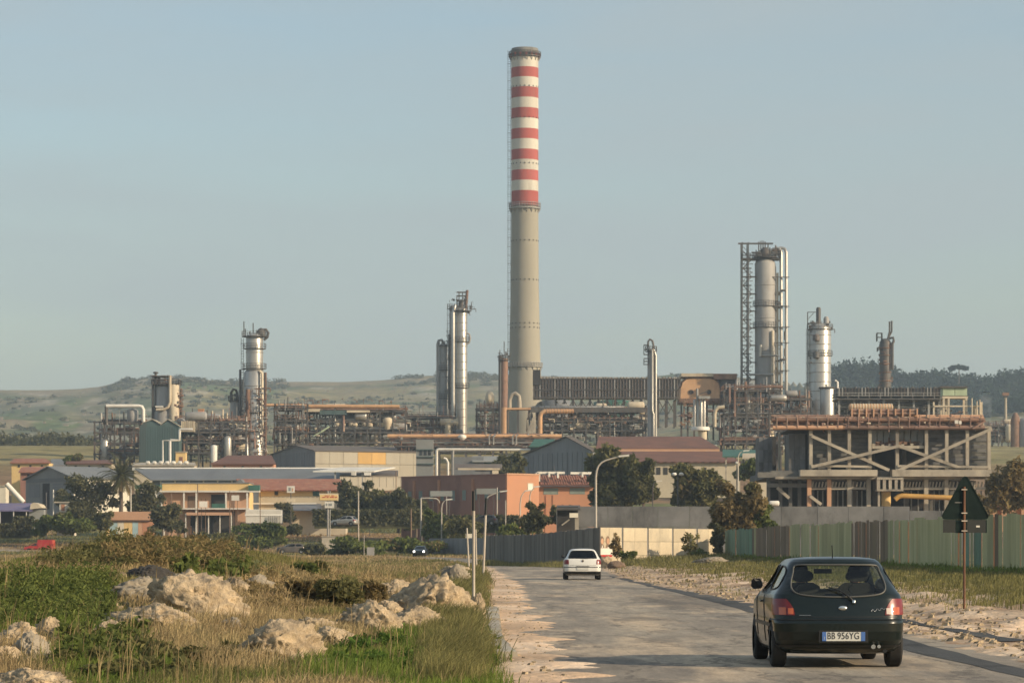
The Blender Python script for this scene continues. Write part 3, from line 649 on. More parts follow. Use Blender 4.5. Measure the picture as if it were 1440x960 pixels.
# rusty slim stack in front of the chimney
f = Fr(709, 614, 672); S = f.s
o = thing("vent_stack", "rust brown slim stack with crown of rods in front of the chimney foot", "stack", f.o)
MB().lathe([(5.6*S,f.z(614)),(5.6*S,f.z(572)),(5.2*S,f.z(571)),(5.2*S,f.z(505)),(4.6*S,f.z(504))],18).build("upper_shell", M["rust"], o)
MB().lathe([(5.9*S,f.z(616)),(5.9*S,f.z(573))],18).build("lower_shell", M["orange_pipe"], o)
tube("riser_pipe", M["steel"], o, [f.p(703.2,614,-.4),f.p(703.2,500,-.4)], .38)
ring_platform(o, 5*S, 8*S, f.z(506), M["steel"])
q = MB()
for dx, yt in ((-6,492),(-3,497),(0,480),(2,494),(5,490)): q.beam(f.p(709+dx,506), f.p(709+dx,yt), .2)
q.build("crown_rods", M["steel"], o)
fittings(o,-1.4,1.4,-.8,.8,f.z(506),f.z(496),18,M["steel"],3,.2,.5)

# slim column right of centre
o, f = tower("distillation_column", "slim pale grey column with small side cages standing before the long ribbed duct", 915.5, 614, 610, [(10,614,492)], mat="grey_paint", plats=[(494,3)], band_step=0, ladder_side=0)
S = f.s
tube("riser_pipe", M["alu"], o, [f.p(918.6,614,-1.0),f.p(918.6,582,-1.0),f.p(916.8,578,-1.0),f.p(916.8,492,-1.0)], .26)
tube("riser_pipe", M["alu"], o, [f.p(922,614,-.5),f.p(922,500,-.5),f.p(919,492,-.5)], .28)
tube("loop_pipe", M["steel"], o, [f.p(911,490),f.p(911.5,480),f.p(914,477),f.p(917.5,479),f.p(919,486),f.p(918.5,494)], .22)
q = MB()
for y0, y1 in ((498,485),(512,504)):
    railing(q, f.x(905.5), f.x(912), -.8, .8, f.z(y0), h=(y0-y1)*S, step=.8, r=.05); q.box(f.x(905), f.x(912), -.9,.9,f.z(y0)-.1,f.z(y0))
q.build("side_cage", M["steel"], o)

# big column on the right with stair frame and twin overhead pipes
o, f = tower("distillation_column", "massive grey column with open stair frame and two bright overhead pipes", 1076, 600, 650, [(29,600,371)], mat="grey_paint", plats=[(362,4),(430,2.5),(460,2.5)], band_step=7.5, ladder_side=0)
S = f.s
for x, r in ((1097.8,4.6),(1105,4.4)):
    tube("overhead_pipe", M["alu"], o, [f.p(1080,356+ (x-1097)*-.4,-.2),f.p(x-6,349,-.6),f.p(x-2,350.5,-.9),f.p(x,356,-1.0),f.p(x,570,-1.0)], r*S*.5*1.0, 12)
tube("side_pipe", M["cream"], o, [f.p(1093.0,384,-.6),f.p(1093.0,590,-.6)], 1.6*S)
tube("side_pipe", M["grey_paint"], o, [f.p(1089.6,374,.5),f.p(1089.6,590,.5)], 2.2*S)
tube("low_pipe", M["alu"], o, [f.p(1067.5,502,-2.6),f.p(1068,486,-2.6)], .34); tube("low_pipe", M["alu"], o, [f.p(1068,501,-2.7),f.p(1094,501,-2.7)], .2)
tube("low_pipe", M["cream"], o, [f.p(1085,590,-2.4),f.p(1085,466,-2.4)], .26); tube("low_pipe", M["alu"], o, [f.p(1089.5,590,-2.5),f.p(1089.5,540,-2.5)], .5)
tube("low_pipe", M["grey_paint"], o, [f.p(1050,527.5,-2.7),f.p(1086,527.5,-2.7)], .25)
MB().lathe([(7*S,f.z(366)),(8*S,f.z(360)),(7*S,f.z(352)),(3*S,f.z(348))],14).build("top_vessel", M["steel"], o)
fittings(o,-2.4,3.6,-2,1.5,f.z(366),f.z(352),60,M["steel"],21,.3,1.0)
fittings(o,2.4,4.4,-1.8,1,f.z(580),f.z(400),46,M["steel"],22,.3,.8)
q = MB()
for dx in (-5,-2,1,4,8): q.beam(f.p(1072+dx,356), f.p(1072+dx,338+abs(dx)*.4), .26)
q.build("top_rods", M["steel"], o)
box("top_beam", M["steel"], o, f.x(1038), f.x(1087), -.3,.3, f.z(343.5), f.z(341.5))
box("top_deck", M["steel"], o, f.x(1043), f.x(1096), -1.8,2.2, f.z(365.5), f.z(364))
railing(MB(), f.x(1043), f.x(1096), -1.8, 2.2, f.z(364), step=1.5, r=.06).build("railing", M["steel"], o)
q = MB()
for y in (390,431,460,482,521): q.box(f.x(1085),f.x(1109),-1.9,-1.5,f.z(y+1),f.z(y))
q.build("pipe_clamp", M["steel"], o)
for x in (1043,1051.5):
    for dy in (-1.6,2.0): box("stair_post", M["steel"], o, f.x(x)-.12, f.x(x)+.12, dy-.17, dy+.17, 0, f.z(341.5))
yl = list(range(366, 585, 12))
for i, y in enumerate(yl):
    box("stair_landing", M["steel"], o, f.x(1042.5), f.x(1056 if i % 2 else 1062), -1.6, .6, f.z(y), f.z(y)+.12)
    a, b = (1044,1056) if i % 2 else (1056,1044)
    q = MB().beam(f.p(a,y,-1.5), f.p(b,y-12,-1.5), .16, .2); q.beam(f.p(a,y-6,-1.6), f.p(b,y-18,-1.6), .1); q.build("stair_flight", M["steel"], o)
    q = MB().beam(f.p(1042,y-6,-1.7), f.p(1058,y-6,-1.7), .12); q.build("handrail", M["steel"], o)

# shorter banded column to its right
o, f = tower("distillation_column", "stout banded silver column with dark crown of pipes, next to the massive grey one", 1153, 606, 640, [(31,606,462)], plats=[(463,2.5),(500,2)], band_step=2.1)
S = f.s
MB().lathe([(3.4*S,f.z(463)),(3.4*S,f.z(434)),(2.2*S,f.z(432))],12,(f.x(1151),0)).build("top_stack", M["steel"], o)
MB().lathe([(4.0*S,f.z(463)),(4.0*S,f.z(448)),(2.2*S,f.z(445))],12,(f.x(1162),0)).build("top_valve", M["grey_paint"], o)
fittings(o,-2.4,2.4,-1.8,1.4,f.z(464),f.z(452),40,M["steel"],31,.3,.8)
q = MB().beam(f.p(1135.5,600,-.3),f.p(1135.5,439,-.3),.2); q.beam(f.p(1135.5,439,-.3),f.p(1147,439,-.3),.16); q.beam(f.p(1136,449,-.3),f.p(1144,440,-.3),.12); q.build("davit", M["steel"], o)
MB().lathe([(10.5*S,f.z(608)),(10.5*S,f.z(548)),(9*S,f.z(545))],22,(f.x(1162),-2.2)).build("side_vessel", M["alu"], o)
ring = MB().lathe([(10.6*S,f.z(547)),(12.5*S,f.z(547)),(12.5*S,f.z(545)),(10*S,f.z(545))],18,(f.x(1162),-2.2)); ring.build("vessel_rim", M["steel"], o)
tube("bent_pipe", M["white"], o, [f.p(1167,606,-3.2),f.p(1175.5,606,-3.2),f.p(1175.5,538,-3.2),f.p(1172,536,-3.2)], .24)
for y in (500,476): MB().lathe([(5*S,f.z(y+4)),(5*S,f.z(y-3)),(2*S,f.z(y-5))],10,(f.x(1146),-2.6)).build("manhole", M["steel"], o)
fittings(o,-2.6,-1.2,-2.4,-1,f.z(600),f.z(500),24,M["steel"],33,.25,.6)

# burnt looking dark column at the right
f = Fr(1245, 545, 690); S = f.s
o = thing("burnt_column", "dark sooty column with two thin pipes above it, before the wooded ridge", "column", f.o)
MB().lathe([(8.2*S,f.z(548)),(8.2*S,f.z(482)),(6.4*S,f.z(478)),(3*S,f.z(476))],16).build("shell", M["steel"], o)
for x, yt in ((1251,452),(1254,451)): tube("top_pipe", M["steel"], o, [f.p(1248,478),f.p(x,466),f.p(x,yt)], .22)
tube("hook_pipe", M["steel"], o, [f.p(1254,520,-1.2),f.p(1254,484,-1.2),f.p(1256,480,-1.2),f.p(1255,475,-1.2),f.p(1250,476,-.8)], .32)
q = MB(); railing(q, f.x(1233),f.x(1240),-1,1,f.z(480),h=2.0,step=.7,r=.06); railing(q,f.x(1234),f.x(1239),-1,1,f.z(494),h=.9,step=.7,r=.06); q.build("side_cage", M["steel"], o)
for y in (536,524,512,500,490): MB().lathe([(8.2*S,f.z(y)),(9.2*S,f.z(y)),(9.2*S,f.z(y)+.2),(8.2*S,f.z(y)+.2)],14).build("platform", M["rust"], o)
fittings(o,-1.6,1.6,-1.6,1,f.z(545),f.z(480),70,M["rust"],41,.2,.55)

# left column in two thicknesses
o, f = tower("distillation_column", "two-stage silver column with dark platforms on the left of the works", 358, 645, 650, [(30,645,524),(24,524,475)], plats=[(473,6),(490,4),(518,4.5),(580,4),(606,4)], band_step=3.0, ladder_side=-1)
S = f.s
MB().lathe([(6*S,f.z(472)),(6.4*S,f.z(466)),(3*S,f.z(462)),(1*S,f.z(461))],12,(f.x(367),0)).build("top_valve", M["steel"], o)
q = MB()
for x, yt in ((343,452),(345,462),(356,454),(361,464),(351,466)): q.beam(f.p(x,474), f.p(x,yt), .22)
q.beam(f.p(341,473,-.6),f.p(376,473,-.6),.3); q.build("top_rods", M["steel"], o)
tube("hook_pipe", M["steel"], o, [f.p(371,478),f.p(376,474),f.p(377.5,468),f.p(374,463),f.p(368,464)], .3)
tube("riser_pipe", M["steel"], o, [f.p(338,640,-.6),f.p(338,520,-.6),f.p(345,519,-.6)], .24)
tube("riser_pipe", M["cream"], o, [f.p(370,610,-2.4),f.p(370,526,-2.4),f.p(366,522,-2.2)], .3); tube("riser_pipe", M["rust"], o, [f.p(350,645,-2.6),f.p(350,548,-2.6)], .5)
tube("riser_pipe", M["rust"], o, [f.p(374,645,-1.2),f.p(374,524,-1.2)], .28)
fittings(o,-2.4,3.0,-3.2,-1.5,f.z(640),f.z(545),110,M["rust"],51,.3,.9); fittings(o,-2.4,3.0,-3.2,-1.5,f.z(640),f.z(550),70,M["alu"],52,.25,.7)
o, f = tower("distillation_column", "small grey column with looped top pipe beside the two-stage silver one", 330.5, 645, 655, [(14,645,566)], mat="grey_paint", plats=[(563,2.5),(600,2)], band_step=2.8, ladder_side=0)
tube("loop_pipe", M["steel"], o, [f.p(325,566),f.p(325,552),f.p(328,547),f.p(332,548),f.p(334,555),f.p(334,566)], .3)
fittings(o,-1,1.2,-1.2,.8,f.z(566),f.z(552),24,M["steel"],53,.2,.6)
tube("riser_pipe", M["grey_paint"], o, [f.p(340.5,645,-.8),f.p(340.5,535,-.8)], .45)

# fat tank column far left
f = Fr(235, 600, 640); S = f.s
o = thing("reactor_tower", "squat cream and grey reactor tower with one thick bent pipe at the far left", "reactor", f.o)
MB().lathe([(17*S,f.z(600)),(17*S,f.z(580)),(15*S,f.z(575)),(15*S,f.z(545)),(11*S,f.z(541)),(4*S,f.z(539))],22,(f.x(232),0)).build("shell", M["grey_paint"], o)
MB().lathe([(7.5*S,f.z(600)),(7.5*S,f.z(543)),(5*S,f.z(540))],16,(f.x(246),-2.0)).build("side_shell", M["cream"], o)
tube("bent_pipe", M["cream"], o, [f.p(241.5,529,-3.2),f.p(241.5,566,-3.2),f.p(239,573,-3.2),f.p(234,576,-3.2),f.p(222,577,-3.2)], 2.0*S, 10)
box("white_duct", M["white"], o, f.x(221), f.x(232), -3.4,-2.9, f.z(573.5), f.z(571.5))
for x, yt in ((220,525),(216,536),(225,531),(253,540),(256,548)): tube("riser_pipe", M["steel"], o, [f.p(x,590,-1.4),f.p(x,yt,-1.4)], .28)
MB().lathe([(.3,f.z(526)),(.6,f.z(525)),(.6,f.z(523.5)),(.2,f.z(523))],8,(f.x(220),-1.4)).build("vent_cap", M["steel"], o)
for y in (541,573,530): box("platform", M["steel"], o, f.x(215), f.x(253 if y > 535 else 240), -3.0,2.6, f.z(y), f.z(y)+.16)
railing(MB(), f.x(215), f.x(253), -3, 2.6, f.z(541), step=1.2, r=.06).build("railing", M["steel"], o)
fittings(o,f.x(242),f.x(258),-3,-1,f.z(596),f.z(545),90,M["rust"],61,.2,.7); fittings(o,f.x(216),f.x(240),-2.4,0,f.z(541),f.z(528),30,M["rust"],62,.2,.6)

# ------------------------------------------------------------------ frames, racks and ducts
o = rack("steel_frame", "dark open steel frame full of pipes at the left end of the works", 133, 203, 592, 652, 630, 4, 6, 9, 71, npipe=8, drums=1, vess=1, fit=80, deck=False, rail=False, pmats=("steel","grey_paint","rust","alu"), fmats=("steel","steel","rust","grey_paint"), cat="steel frame")
f = Fr(168, 652, 630)
tube("bent_pipe", M["white"], o, [f.p(150,571,-.6),f.p(196,571,-.6),f.p(200,572,-.6),f.p(202,576,-.6),f.p(202,592,-.6),f.p(206,596,-.6)], .42, 10)
tube("riser_pipe", M["steel"], o, [f.p(150,595,-.6),f.p(150,571,-.6)], .35)
MB().lathe([(1,f.z(592)),(1.2,f.z(588)),(1.2,f.z(577)),(.5,f.z(574))],12,(f.x(186),1)).build("vessel", M["grey_paint"], o)
rack("process_unit", "crowded process unit of brown pipes and vessels between the green shed and the silver column", 246, 346, 592, 650, 620, 4, 7, 8, 72, npipe=12, drums=4, vess=3, fit=200, fmats=("rust","alu","cream"), cat="process unit")
rack("process_unit", "low dark process unit with shadowed columns right of the silver two-stage column", 386, 432, 574, 640, 655, 4, 4, 8, 73, npipe=7, drums=1, vess=2, fit=110, fmats=("steel","grey_paint"), cat="process unit")
o = rack("process_unit", "wide process unit with cream drums under a buff overhead pipe, behind the beige warehouse", 428, 570, 577, 636, 660, 4, 9, 10, 74, npipe=14, drums=7, vess=3, fit=260, fmats=("rust","steel","cream"), cat="process unit")
f = Fr(499, 636, 660)
tube("overhead_pipe", M["orange_pipe"], o, [f.p(372,569.5,-.4),f.p(428,569.5,-.4)], .35); tube("overhead_pipe", M["orange_pipe"], o, [f.p(426,571,-.6),f.p(562,571.5,-.6)], .42, 10)
box("canopy", M["cream"], o, f.x(428), f.x(450), -1.2,6, f.z(579), f.z(575)); box("canopy", M["teal_sheet"], o, f.x(450), f.x(488), -1.0,6, f.z(583), f.z(577)); box("canopy", M["cream"], o, f.x(488), f.x(520), -1.2,6, f.z(580), f.z(577))
for x in (474,482,494,499,513,520,534,541): MB().lathe([(.2,f.z(600)),(.6,f.z(598.5)),(.78,f.z(595.5)),(.6,f.z(592.5)),(.2,f.z(591))],12,(f.x(x),.6)).build("drum_end", M["cream"], o)
MB().lathe([(.6,f.z(604)),(1.2,f.z(594)),(1.2,f.z(589)),(.8,f.z(587))],14,(f.x(545),.4)).build("hopper", M["cream"], o)
q = MB().beam(f.p(442,613,-2),f.p(452,608,-2),.25); q.beam(f.p(452,608,-2),f.p(464,600,-2),.35); q.build("stair_flight", M["green_paint"], o)
for i in range(6): fittings(o, f.x(435+i*20), f.x(450+i*20), -1, 3, f.z(575), f.z(560), 6, M["rust"], 740+i, .2, .6)
rack("process_unit", "rusty process unit huddled at the foot of the slender silver column", 570, 640, 586, 640, 680, 4, 5, 8, 75, npipe=8, drums=2, vess=3, fit=150, fmats=("rust","steel","alu"), cat="process unit")
o = rack("process_unit", "dark steel unit with ball-topped pipe between silver column and rusty stack", 670, 706, 574, 634, 676, 4, 4, 7, 76, npipe=6, drums=1, vess=2, fit=90, fmats=("steel","rust"), cat="process unit")
f = Fr(690, 634, 676)
MB().hdrum(f.x(684),f.x(697),2,f.z(560),1.9).build("horizontal_drum", M["cream"], o)
# long pipe bridge in front
f = Fr(670, 640, 600); S = f.s
o = thing("pipe_bridge", "long low pipe bridge of red brown pipes in front of the process units", "pipe bridge", f.o)
for x in range(560, 786, 19):
    for dy in (0, 5): box("column", M["steel"], o, f.x(x)-.22, f.x(x)+.22, dy-.2, dy+.2, -6, f.z(616))
for i, (y, r, mt) in enumerate(((613,.42,"orange_pipe"),(616.5,.30,"redpipe"),(619,.35,"redpipe"),(622,.24,"grey_paint"),(624.5,.32,"redpipe"),(627.5,.26,"rust"),(611,.22,"redpipe"),(629.5,.3,"steel"))):
    tube("pipe", M[mt], o, [f.p(545+i*2,y,-.3+(i % 3)*1.4),f.p(790-i*3,y,-.3+(i % 3)*1.4)], r, 8)
for y in (618,627): box("beam", M["steel"], o, f.x(556), f.x(786), -.9,-.6, f.z(y)-.18, f.z(y)+.1)
fittings(o,f.x(560),f.x(785),-1,4,f.z(634),f.z(608),170,M["rust"],77,.25,.8); fittings(o,f.x(560),f.x(785),-1,4,f.z(634),f.z(609),90,M["alu"],78,.2,.55)
for x in (688,694,721,726): tube("riser_pipe", M["alu"], o, [f.p(x,625,-1.2),f.p(x,613,-1.2),f.p(x+3,611,-1.2)], .16)
MB().lathe([(.3,f.z(619)),(.9,f.z(616)),(.9,f.z(613)),(.3,f.z(611))],12,(f.x(650),-1.4)).build("valve_dome", M["white"], o)
# pale gantry pipe
f = Fr(615, 662, 560)
o = thing("pipe_gantry", "pale green grey goalpost pipe gantry beside the beige warehouse", "pipe gantry", f.o)
tube("cross_pipe", M["white"], o, [f.p(614,676,0),f.p(614,634,0),f.p(615,632,0),f.p(618,631.5,0),f.p(778,632.5,0)], .26, 8)
tube("cross_pipe", M["grey_paint"], o, [f.p(616,634.5,.8),f.p(690,634.5,.8)], .2)
for x in (637,): tube("leg_pipe", M["grey_paint"], o, [f.p(x,676,0),f.p(x,632,0)], .22)
tube("leg_pipe", M["white"], o, [f.p(630,676,0),f.p(630,650,0),f.p(627.5,645,0),f.p(624,644,0)], .22)
for x in (676,712,748): box("post", M["steel"], o, f.x(x)-.12, f.x(x)+.12, -.12,.12, -3, f.z(633))

# long ribbed duct between chimney and furnace
f = Fr(850, 600, 690); S = f.s
o = thing("flue_gallery", "long grey brown ribbed flue gallery leading from the chimney to the furnace", "flue gallery", f.o)
box("casing", M["dark_roof"], o, f.x(750), f.x(957), 0, 7, f.z(560), f.z(532))
for x in np.arange(751, 957, 4.2): box("rib", M["dark_roof"] if int(x) % 3 else M["grey_paint"], o, f.x(x)-.13, f.x(x)+.13, -.28, -.003, f.z(561), f.z(530))
for y in (532.5,548,559): box("stringer", M["steel"], o, f.x(749), f.x(957), -.40,-.29, f.z(y)-.12, f.z(y)+.12)
for k, x in enumerate(np.arange(752, 956, 7.5)): box("roof_hatch", M["concrete"], o, f.x(x), f.x(x+4.5), .4, 6, f.z(532)+.003, f.z(530))
box("end_box", M["dark_void"], o, f.x(749.5), f.x(760), -.6, 6.5, f.z(541), f.z(520))
for x in np.arange(782, 952, 12):
    for dy in (.5,6): box("trestle_leg", M["steel"], o, f.x(x)-.22, f.x(x)+.22, dy-.2, dy+.2, f.z(600), f.z(561))
for i, x in enumerate(np.arange(782, 940, 12)): MB().beam(f.p(x,584,.3),f.p(x+12,562,.3),.22).build("brace", M["steel"], o)
for i, x in enumerate(np.arange(782, 940, 12)): MB().beam(f.p(x+12,584,.25),f.p(x,562,.25),.22).build("brace", M["steel"], o)
# blue tank wall below the gallery
f = Fr(800, 590, 712)
o = thing("storage_tank", "low blue and green storage tank half hidden under the ribbed flue gallery", "tank", f.o)
MB().lathe([(21*f.s,f.z(592)),(21*f.s,f.z(562)),(12*f.s,f.z(560)),(.1,f.z(559))],30,(f.x(782),6)).build("shell", M["blue_sheet"], o)
MB().lathe([(30*f.s,f.z(592)),(30*f.s,f.z(563)),(12*f.s,f.z(560)),(.1,f.z(559))],30,(f.x(866),8)).build("roof_shell", M["darkgreen"], o)
o = rack("process_unit", "shadowed trestle unit with buff ribbed pipe under the flue gallery", 757, 908, 577, 618, 640, 3, 10, 9, 79, npipe=12, drums=5, vess=4, fit=300, fmats=("rust","steel","cream","alu"), cat="process unit")
f = Fr(832, 618, 640)
tube("ribbed_pipe", M["orange_pipe"], o, [f.p(759,612,-1.2),f.p(759,586,-1.2),f.p(760.5,581,-1.2),f.p(765,578.5,-1.2),f.p(806,578.5,-1.2)], 3.2*f.s, 12)
for x in range(768, 806, 4): MB().tube([f.p(x,578.5,-1.2),f.p(x+.9,578.5,-1.2)], 3.7*f.s, 12).build("pipe_rib", M["orange_pipe"], o)
box("girder", M["steel"], o, f.x(745), f.x(915), -1.0,-.6, f.z(580), f.z(573))
tube("curved_pipe", M["concrete"], o, [f.p(716,578,-.5),f.p(716,562,-.5),f.p(719,555,-.5),f.p(724,553,-.5),f.p(729,557,-.5),f.p(730,566,-.5),f.p(730,576,-.5)], 3.0*f.s, 12)
box("platform", M["orange_pipe"], o, f.x(712), f.x(746), -1.2,3, f.z(576), f.z(573.5))
for x in (713,728,744): box("column", M["steel"], o, f.x(x)-.2, f.x(x)+.2, -.8,-.4, -2, f.z(577))
q = MB().prism([(f.x(738),f.z(612)),(f.x(753),f.z(612)),(f.x(753),f.z(586)),(f.x(749),f.z(586))], -1.4, .6); q.build("chute", M["concrete"], o)
# furnace with arched lit end
f = Fr(985, 600, 650); S = f.s
o = thing("furnace", "arched rust stained furnace with two dark round ports in its buff end wall", "furnace", f.o)
arch = [(f.x(957),f.z(560)),(f.x(957.5),f.z(546)),(f.x(960),f.z(538)),(f.x(965),f.z(533.5)),(f.x(973),f.z(532)),(f.x(997),f.z(532)),(f.x(1005),f.z(534)),(f.x(1010),f.z(539)),(f.x(1012.5),f.z(548)),(f.x(1013),f.z(560))]
MB().prism(arch, 0, 9).build("end_wall", M["orange_pipe"], o)
q = MB().prism([(x*1.03,z+.5) for x,z in arch[1:-1]], .6, 10); q.build("arched_roof", M["rust"], o)
for x in (972,997):
    MB().tube([f.p(x,551,-.15),f.p(x,551,.4)], 3.6*S, 14).build("port_rim", M["rust"], o); MB().tube([f.p(x,551,-.2),f.p(x,551,.3)], 2.9*S, 14).build("port", M["dark_void"], o)
box("roof_slab", M["cream"], o, f.x(958), f.x(1003), -.6, 9, f.z(529.5), f.z(525)); box("roof_slab", M["rust"], o, f.x(1003.3), f.x(1036), -.4, 9, f.z(533), f.z(525.4))
box("side_block", M["steel"], o, f.x(1013.2), f.x(1038), .5, 9, f.z(572), f.z(533.4)); box("base_beam", M["rust"], o, f.x(955), f.x(1016), -.9, 8, f.z(567), f.z(560.4))
for x in range(958, 1014, 9): box("leg", M["steel"], o, f.x(x)-.2, f.x(x)+.2, -.5,-.1, -3, f.z(567.2))
fittings(o,f.x(957),f.x(1040),-1.6,-.6,f.z(600),f.z(562),120,M["rust"],81,.3,.9)
# vessel group and elbow pipe before the furnace
f = Fr(985, 616, 600); S = f.s
o = thing("heat_exchanger", "pale bundle of vertical exchanger tubes on a round white base, below the arched furnace", "exchanger", f.o)
MB().lathe([(13*S,f.z(605)),(13*S,f.z(601)),(12*S,f.z(600))],18,(0,0)).build("base_plate", M["white"], o)
MB().lathe([(6*S,f.z(618)),(6*S,f.z(605))],14,(f.x(988),0)).build("pedestal", M["cream"], o)
for x in (977,981.5,986,990.5): MB().lathe([(2.0*S,f.z(600)),(2.0*S,f.z(563)),(1.2*S,f.z(561))],10,(f.x(x),(x % 2)*.5)).build("shell_tube", M["alu"], o)
box("head_plate", M["alu"], o, f.x(982), f.x(998), -1.2,1.2, f.z(560.8), f.z(557)); tube("vent_pipe", M["grey_paint"], o, [f.p(980.5,562),f.p(980.5,546)], .22); MB().beam(f.p(984,554,-1),f.p(996,550,-1),.2).build("davit", M["steel"], o)
f = Fr(1008, 600, 596)
tag(tube("elbow_pipe", M["cream"], None, [f.p(1005,600),f.p(1005,582),f.p(1006.5,576),f.p(1010.5,572.5),f.p(1019,572)], 2.6*f.s, 12, loc=f.o), "thick cream elbow pipe turning down beside the pale exchanger", "pipe")
rack("process_unit", "busy process unit with rusty vessels around the foot of the massive column", 1018, 1098, 548, 640, 625, 5, 6, 9, 82, npipe=16, drums=4, vess=4, fit=300, fmats=("rust","steel","alu","grey_paint"), cat="process unit")
rack("process_unit", "narrow dark unit in the gap between massive and banded columns", 1098, 1140, 560, 640, 630, 4, 4, 8, 83, npipe=10, drums=2, vess=2, fit=150, fmats=("rust","steel"), cat="process unit")
# long dark cooler bank on the right
f = Fr(1255, 606, 560); S = f.s
o = thing("cooler_bank", "long dark fin-fan cooler bank on legs behind the ruined concrete frame", "cooler bank", f.o)
box("casing", M["steel"], o, f.x(1178), f.x(1326), 0, 7, f.z(557), f.z(545.5))
for x in np.arange(1180, 1324, 4.6): box("rib", M["grey_paint"] if int(x) % 4 == 0 else M["steel"], o, f.x(x)-.1, f.x(x)+.1, -.22,-.003, f.z(557), f.z(544.5))
box("walkway", M["steel"], o, f.x(1176), f.x(1328), -1.2, 8, f.z(562), f.z(560.4)); railing(MB(), f.x(1176), f.x(1328), -1.2, 8, f.z(560.4), step=2, r=.05).build("railing", M["grey_paint"], o)
for x in range(1180, 1328, 21):
    for dy in (0,7): box("leg", M["grey_paint"], o, f.x(x)-.2, f.x(x)+.2, dy-.2, dy+.2, f.z(620), f.z(562.2))
for i, (y, r, mt) in enumerate(((567,.35,"steel"),(571,.3,"grey_paint"),(575,.4,"steel"),(580,.3,"steel"),(584,.3,"grey_paint"))): tube("pipe", M[mt], o, [f.p(1178,y,1+i*.8),f.p(1320,y,1+i*.8)], r)
for x in range(1190, 1320, 16): MB().lathe([(2.2*S,f.z(545.3)),(2.6*S,f.z(543)),(2.4*S,f.z(542.6))],10,(f.x(x),3.5)).build("fan_ring", M["steel"], o)
fittings(o,f.x(1180),f.x(1322),-.6,6,f.z(600),f.z(563),200,M["steel"],84,.3,.9); fittings(o,f.x(1180),f.x(1322),-.8,3,f.z(600),f.z(563),50,M["alu"],85,.15,.4)
f = Fr(1343, 606, 520)
o = thing("green_cabin", "pale green panelled cabin raised on a buff frame at the right end of the coolers", "cabin", f.o)
for xa, xb in ((1326,1342.4),(1343,1360)): box("wall_panel", M["green_paint"], o, f.x(xa), f.x(xb), 0, 3, f.z(556), f.z(545.5))
box("roof", M["steel"], o, f.x(1322), f.x(1360.5), -.4, 3.4, f.z(545.3), f.z(543)); box("floor_beam", M["cream"], o, f.x(1325), f.x(1361), -.15, 3, f.z(560), f.z(557))
for x in (1327,1334,1359):
    for dy in (0,3): box("post", M["cream"], o, f.x(x)-.18, f.x(x)+.18, dy-.18, dy+.18, -1, f.z(560.2))
box("cross_beam", M["cream"], o, f.x(1313), f.x(1378), -.35,-.2, f.z(572), f.z(570)); box("post", M["cream"], o, f.x(1313)-.15, f.x(1313)+.15, -.2,.1, -1, f.z(565)); box("post", M["cream"], o, f.x(1380)-.2, f.x(1380)+.2, -.2,.2, -1, f.z(565))
MB().lathe([(5*f.s,f.z(602)),(5*f.s,f.z(576)),(3*f.s,f.z(573)),(.5,f.z(572))],14,(f.x(1372),.5)).build("tank", M["cream"], o)
for x in (1366,1377,1373): tube("riser_pipe", M["cream"], o, [f.p(x,600,-.6),f.p(x,558+(x % 5)*2,-.6)], .12)
fittings(o,f.x(1327),f.x(1360),-.4,2,f.z(600),f.z(575),36,M["rust"],86,.2,.6)
f = Fr(1225, 586, 500)
o = thing("insulated_drum", "cream ribbed insulated drum lying above the red brown pipe deck", "drum", f.o)
MB().hdrum(f.x(1193),f.x(1256),0,f.z(572.5),5.0*f.s,14).build("shell", M["orange_pipe"], o)
for x in np.arange(1197, 1254, 4.0): MB().tube([f.p(x,572.5),f.p(x+1.6,572.5)], 5.5*f.s, 14).build("rib", M["cream"], o)
for x in (1203,1245): box("saddle", M["concrete"], o, f.x(x)-.3, f.x(x)+.3, -.4,.4, -2, f.z(577))
# far plant at the right edge
f = Fr(1414, 606, 800)
o = thing("floodlight_mast", "thin floodlight mast with a square lamp head at the right edge of the works", "light mast", f.o)
tube("mast", M["concrete"], o, [f.p(1414,612),f.p(1414,556)], [.5,.35]); box("lamp_head", M["rust"], o, f.x(1409.5), f.x(1418.5), -.6,.6, f.z(556), f.z(552)); box("lamp_frame", M["steel"], o, f.x(1411), f.x(1417), -.4,.4, f.z(559), f.z(556.2))
MB().lathe([(4*f.s,f.z(606)),(4*f.s,f.z(590)),(2*f.s,f.z(588))],10,(f.x(1414),1)).build("base_drum", M["peach_wall"], o)
rack("process_unit", "small far process unit with brown and grey vessels at the right edge", 1390, 1446, 598, 622, 760, 2, 5, 10, 87, npipe=6, drums=2, vess=3, fit=110, fmats=("rust","grey_paint"), cat="process unit")
f = Fr(1428, 612, 740)
o = thing("storage_tank", "brown topped grey tank cut by the right edge of the works", "tank", f.o)
MB().lathe([(7*f.s,f.z(630)),(7*f.s,f.z(592)),(5*f.s,f.z(585)),(2*f.s,f.z(580))],16).build("shell", M["rust"], o); MB().lathe([(16*f.s,f.z(630)),(16*f.s,f.z(592)),(10*f.s,f.z(588)),(.1,f.z(587))],20,(f.x(1446),1)).build("side_shell", M["grey_paint"], o)
# brick stack and dark sheds at left
f = Fr(282, 600, 640)
o = thing("brick_stack", "short square orange brick stack behind the dark sheds at left", "stack", f.o)
box("shaft", M["orange_wall"], o, f.x(278.5), f.x(286), 0, 1.6, -4, f.z(576)); box("cap", M["orange_pipe"], o, f.x(278), f.x(286.5), -.1, 1.7, f.z(576)+.003, f.z(574.5))
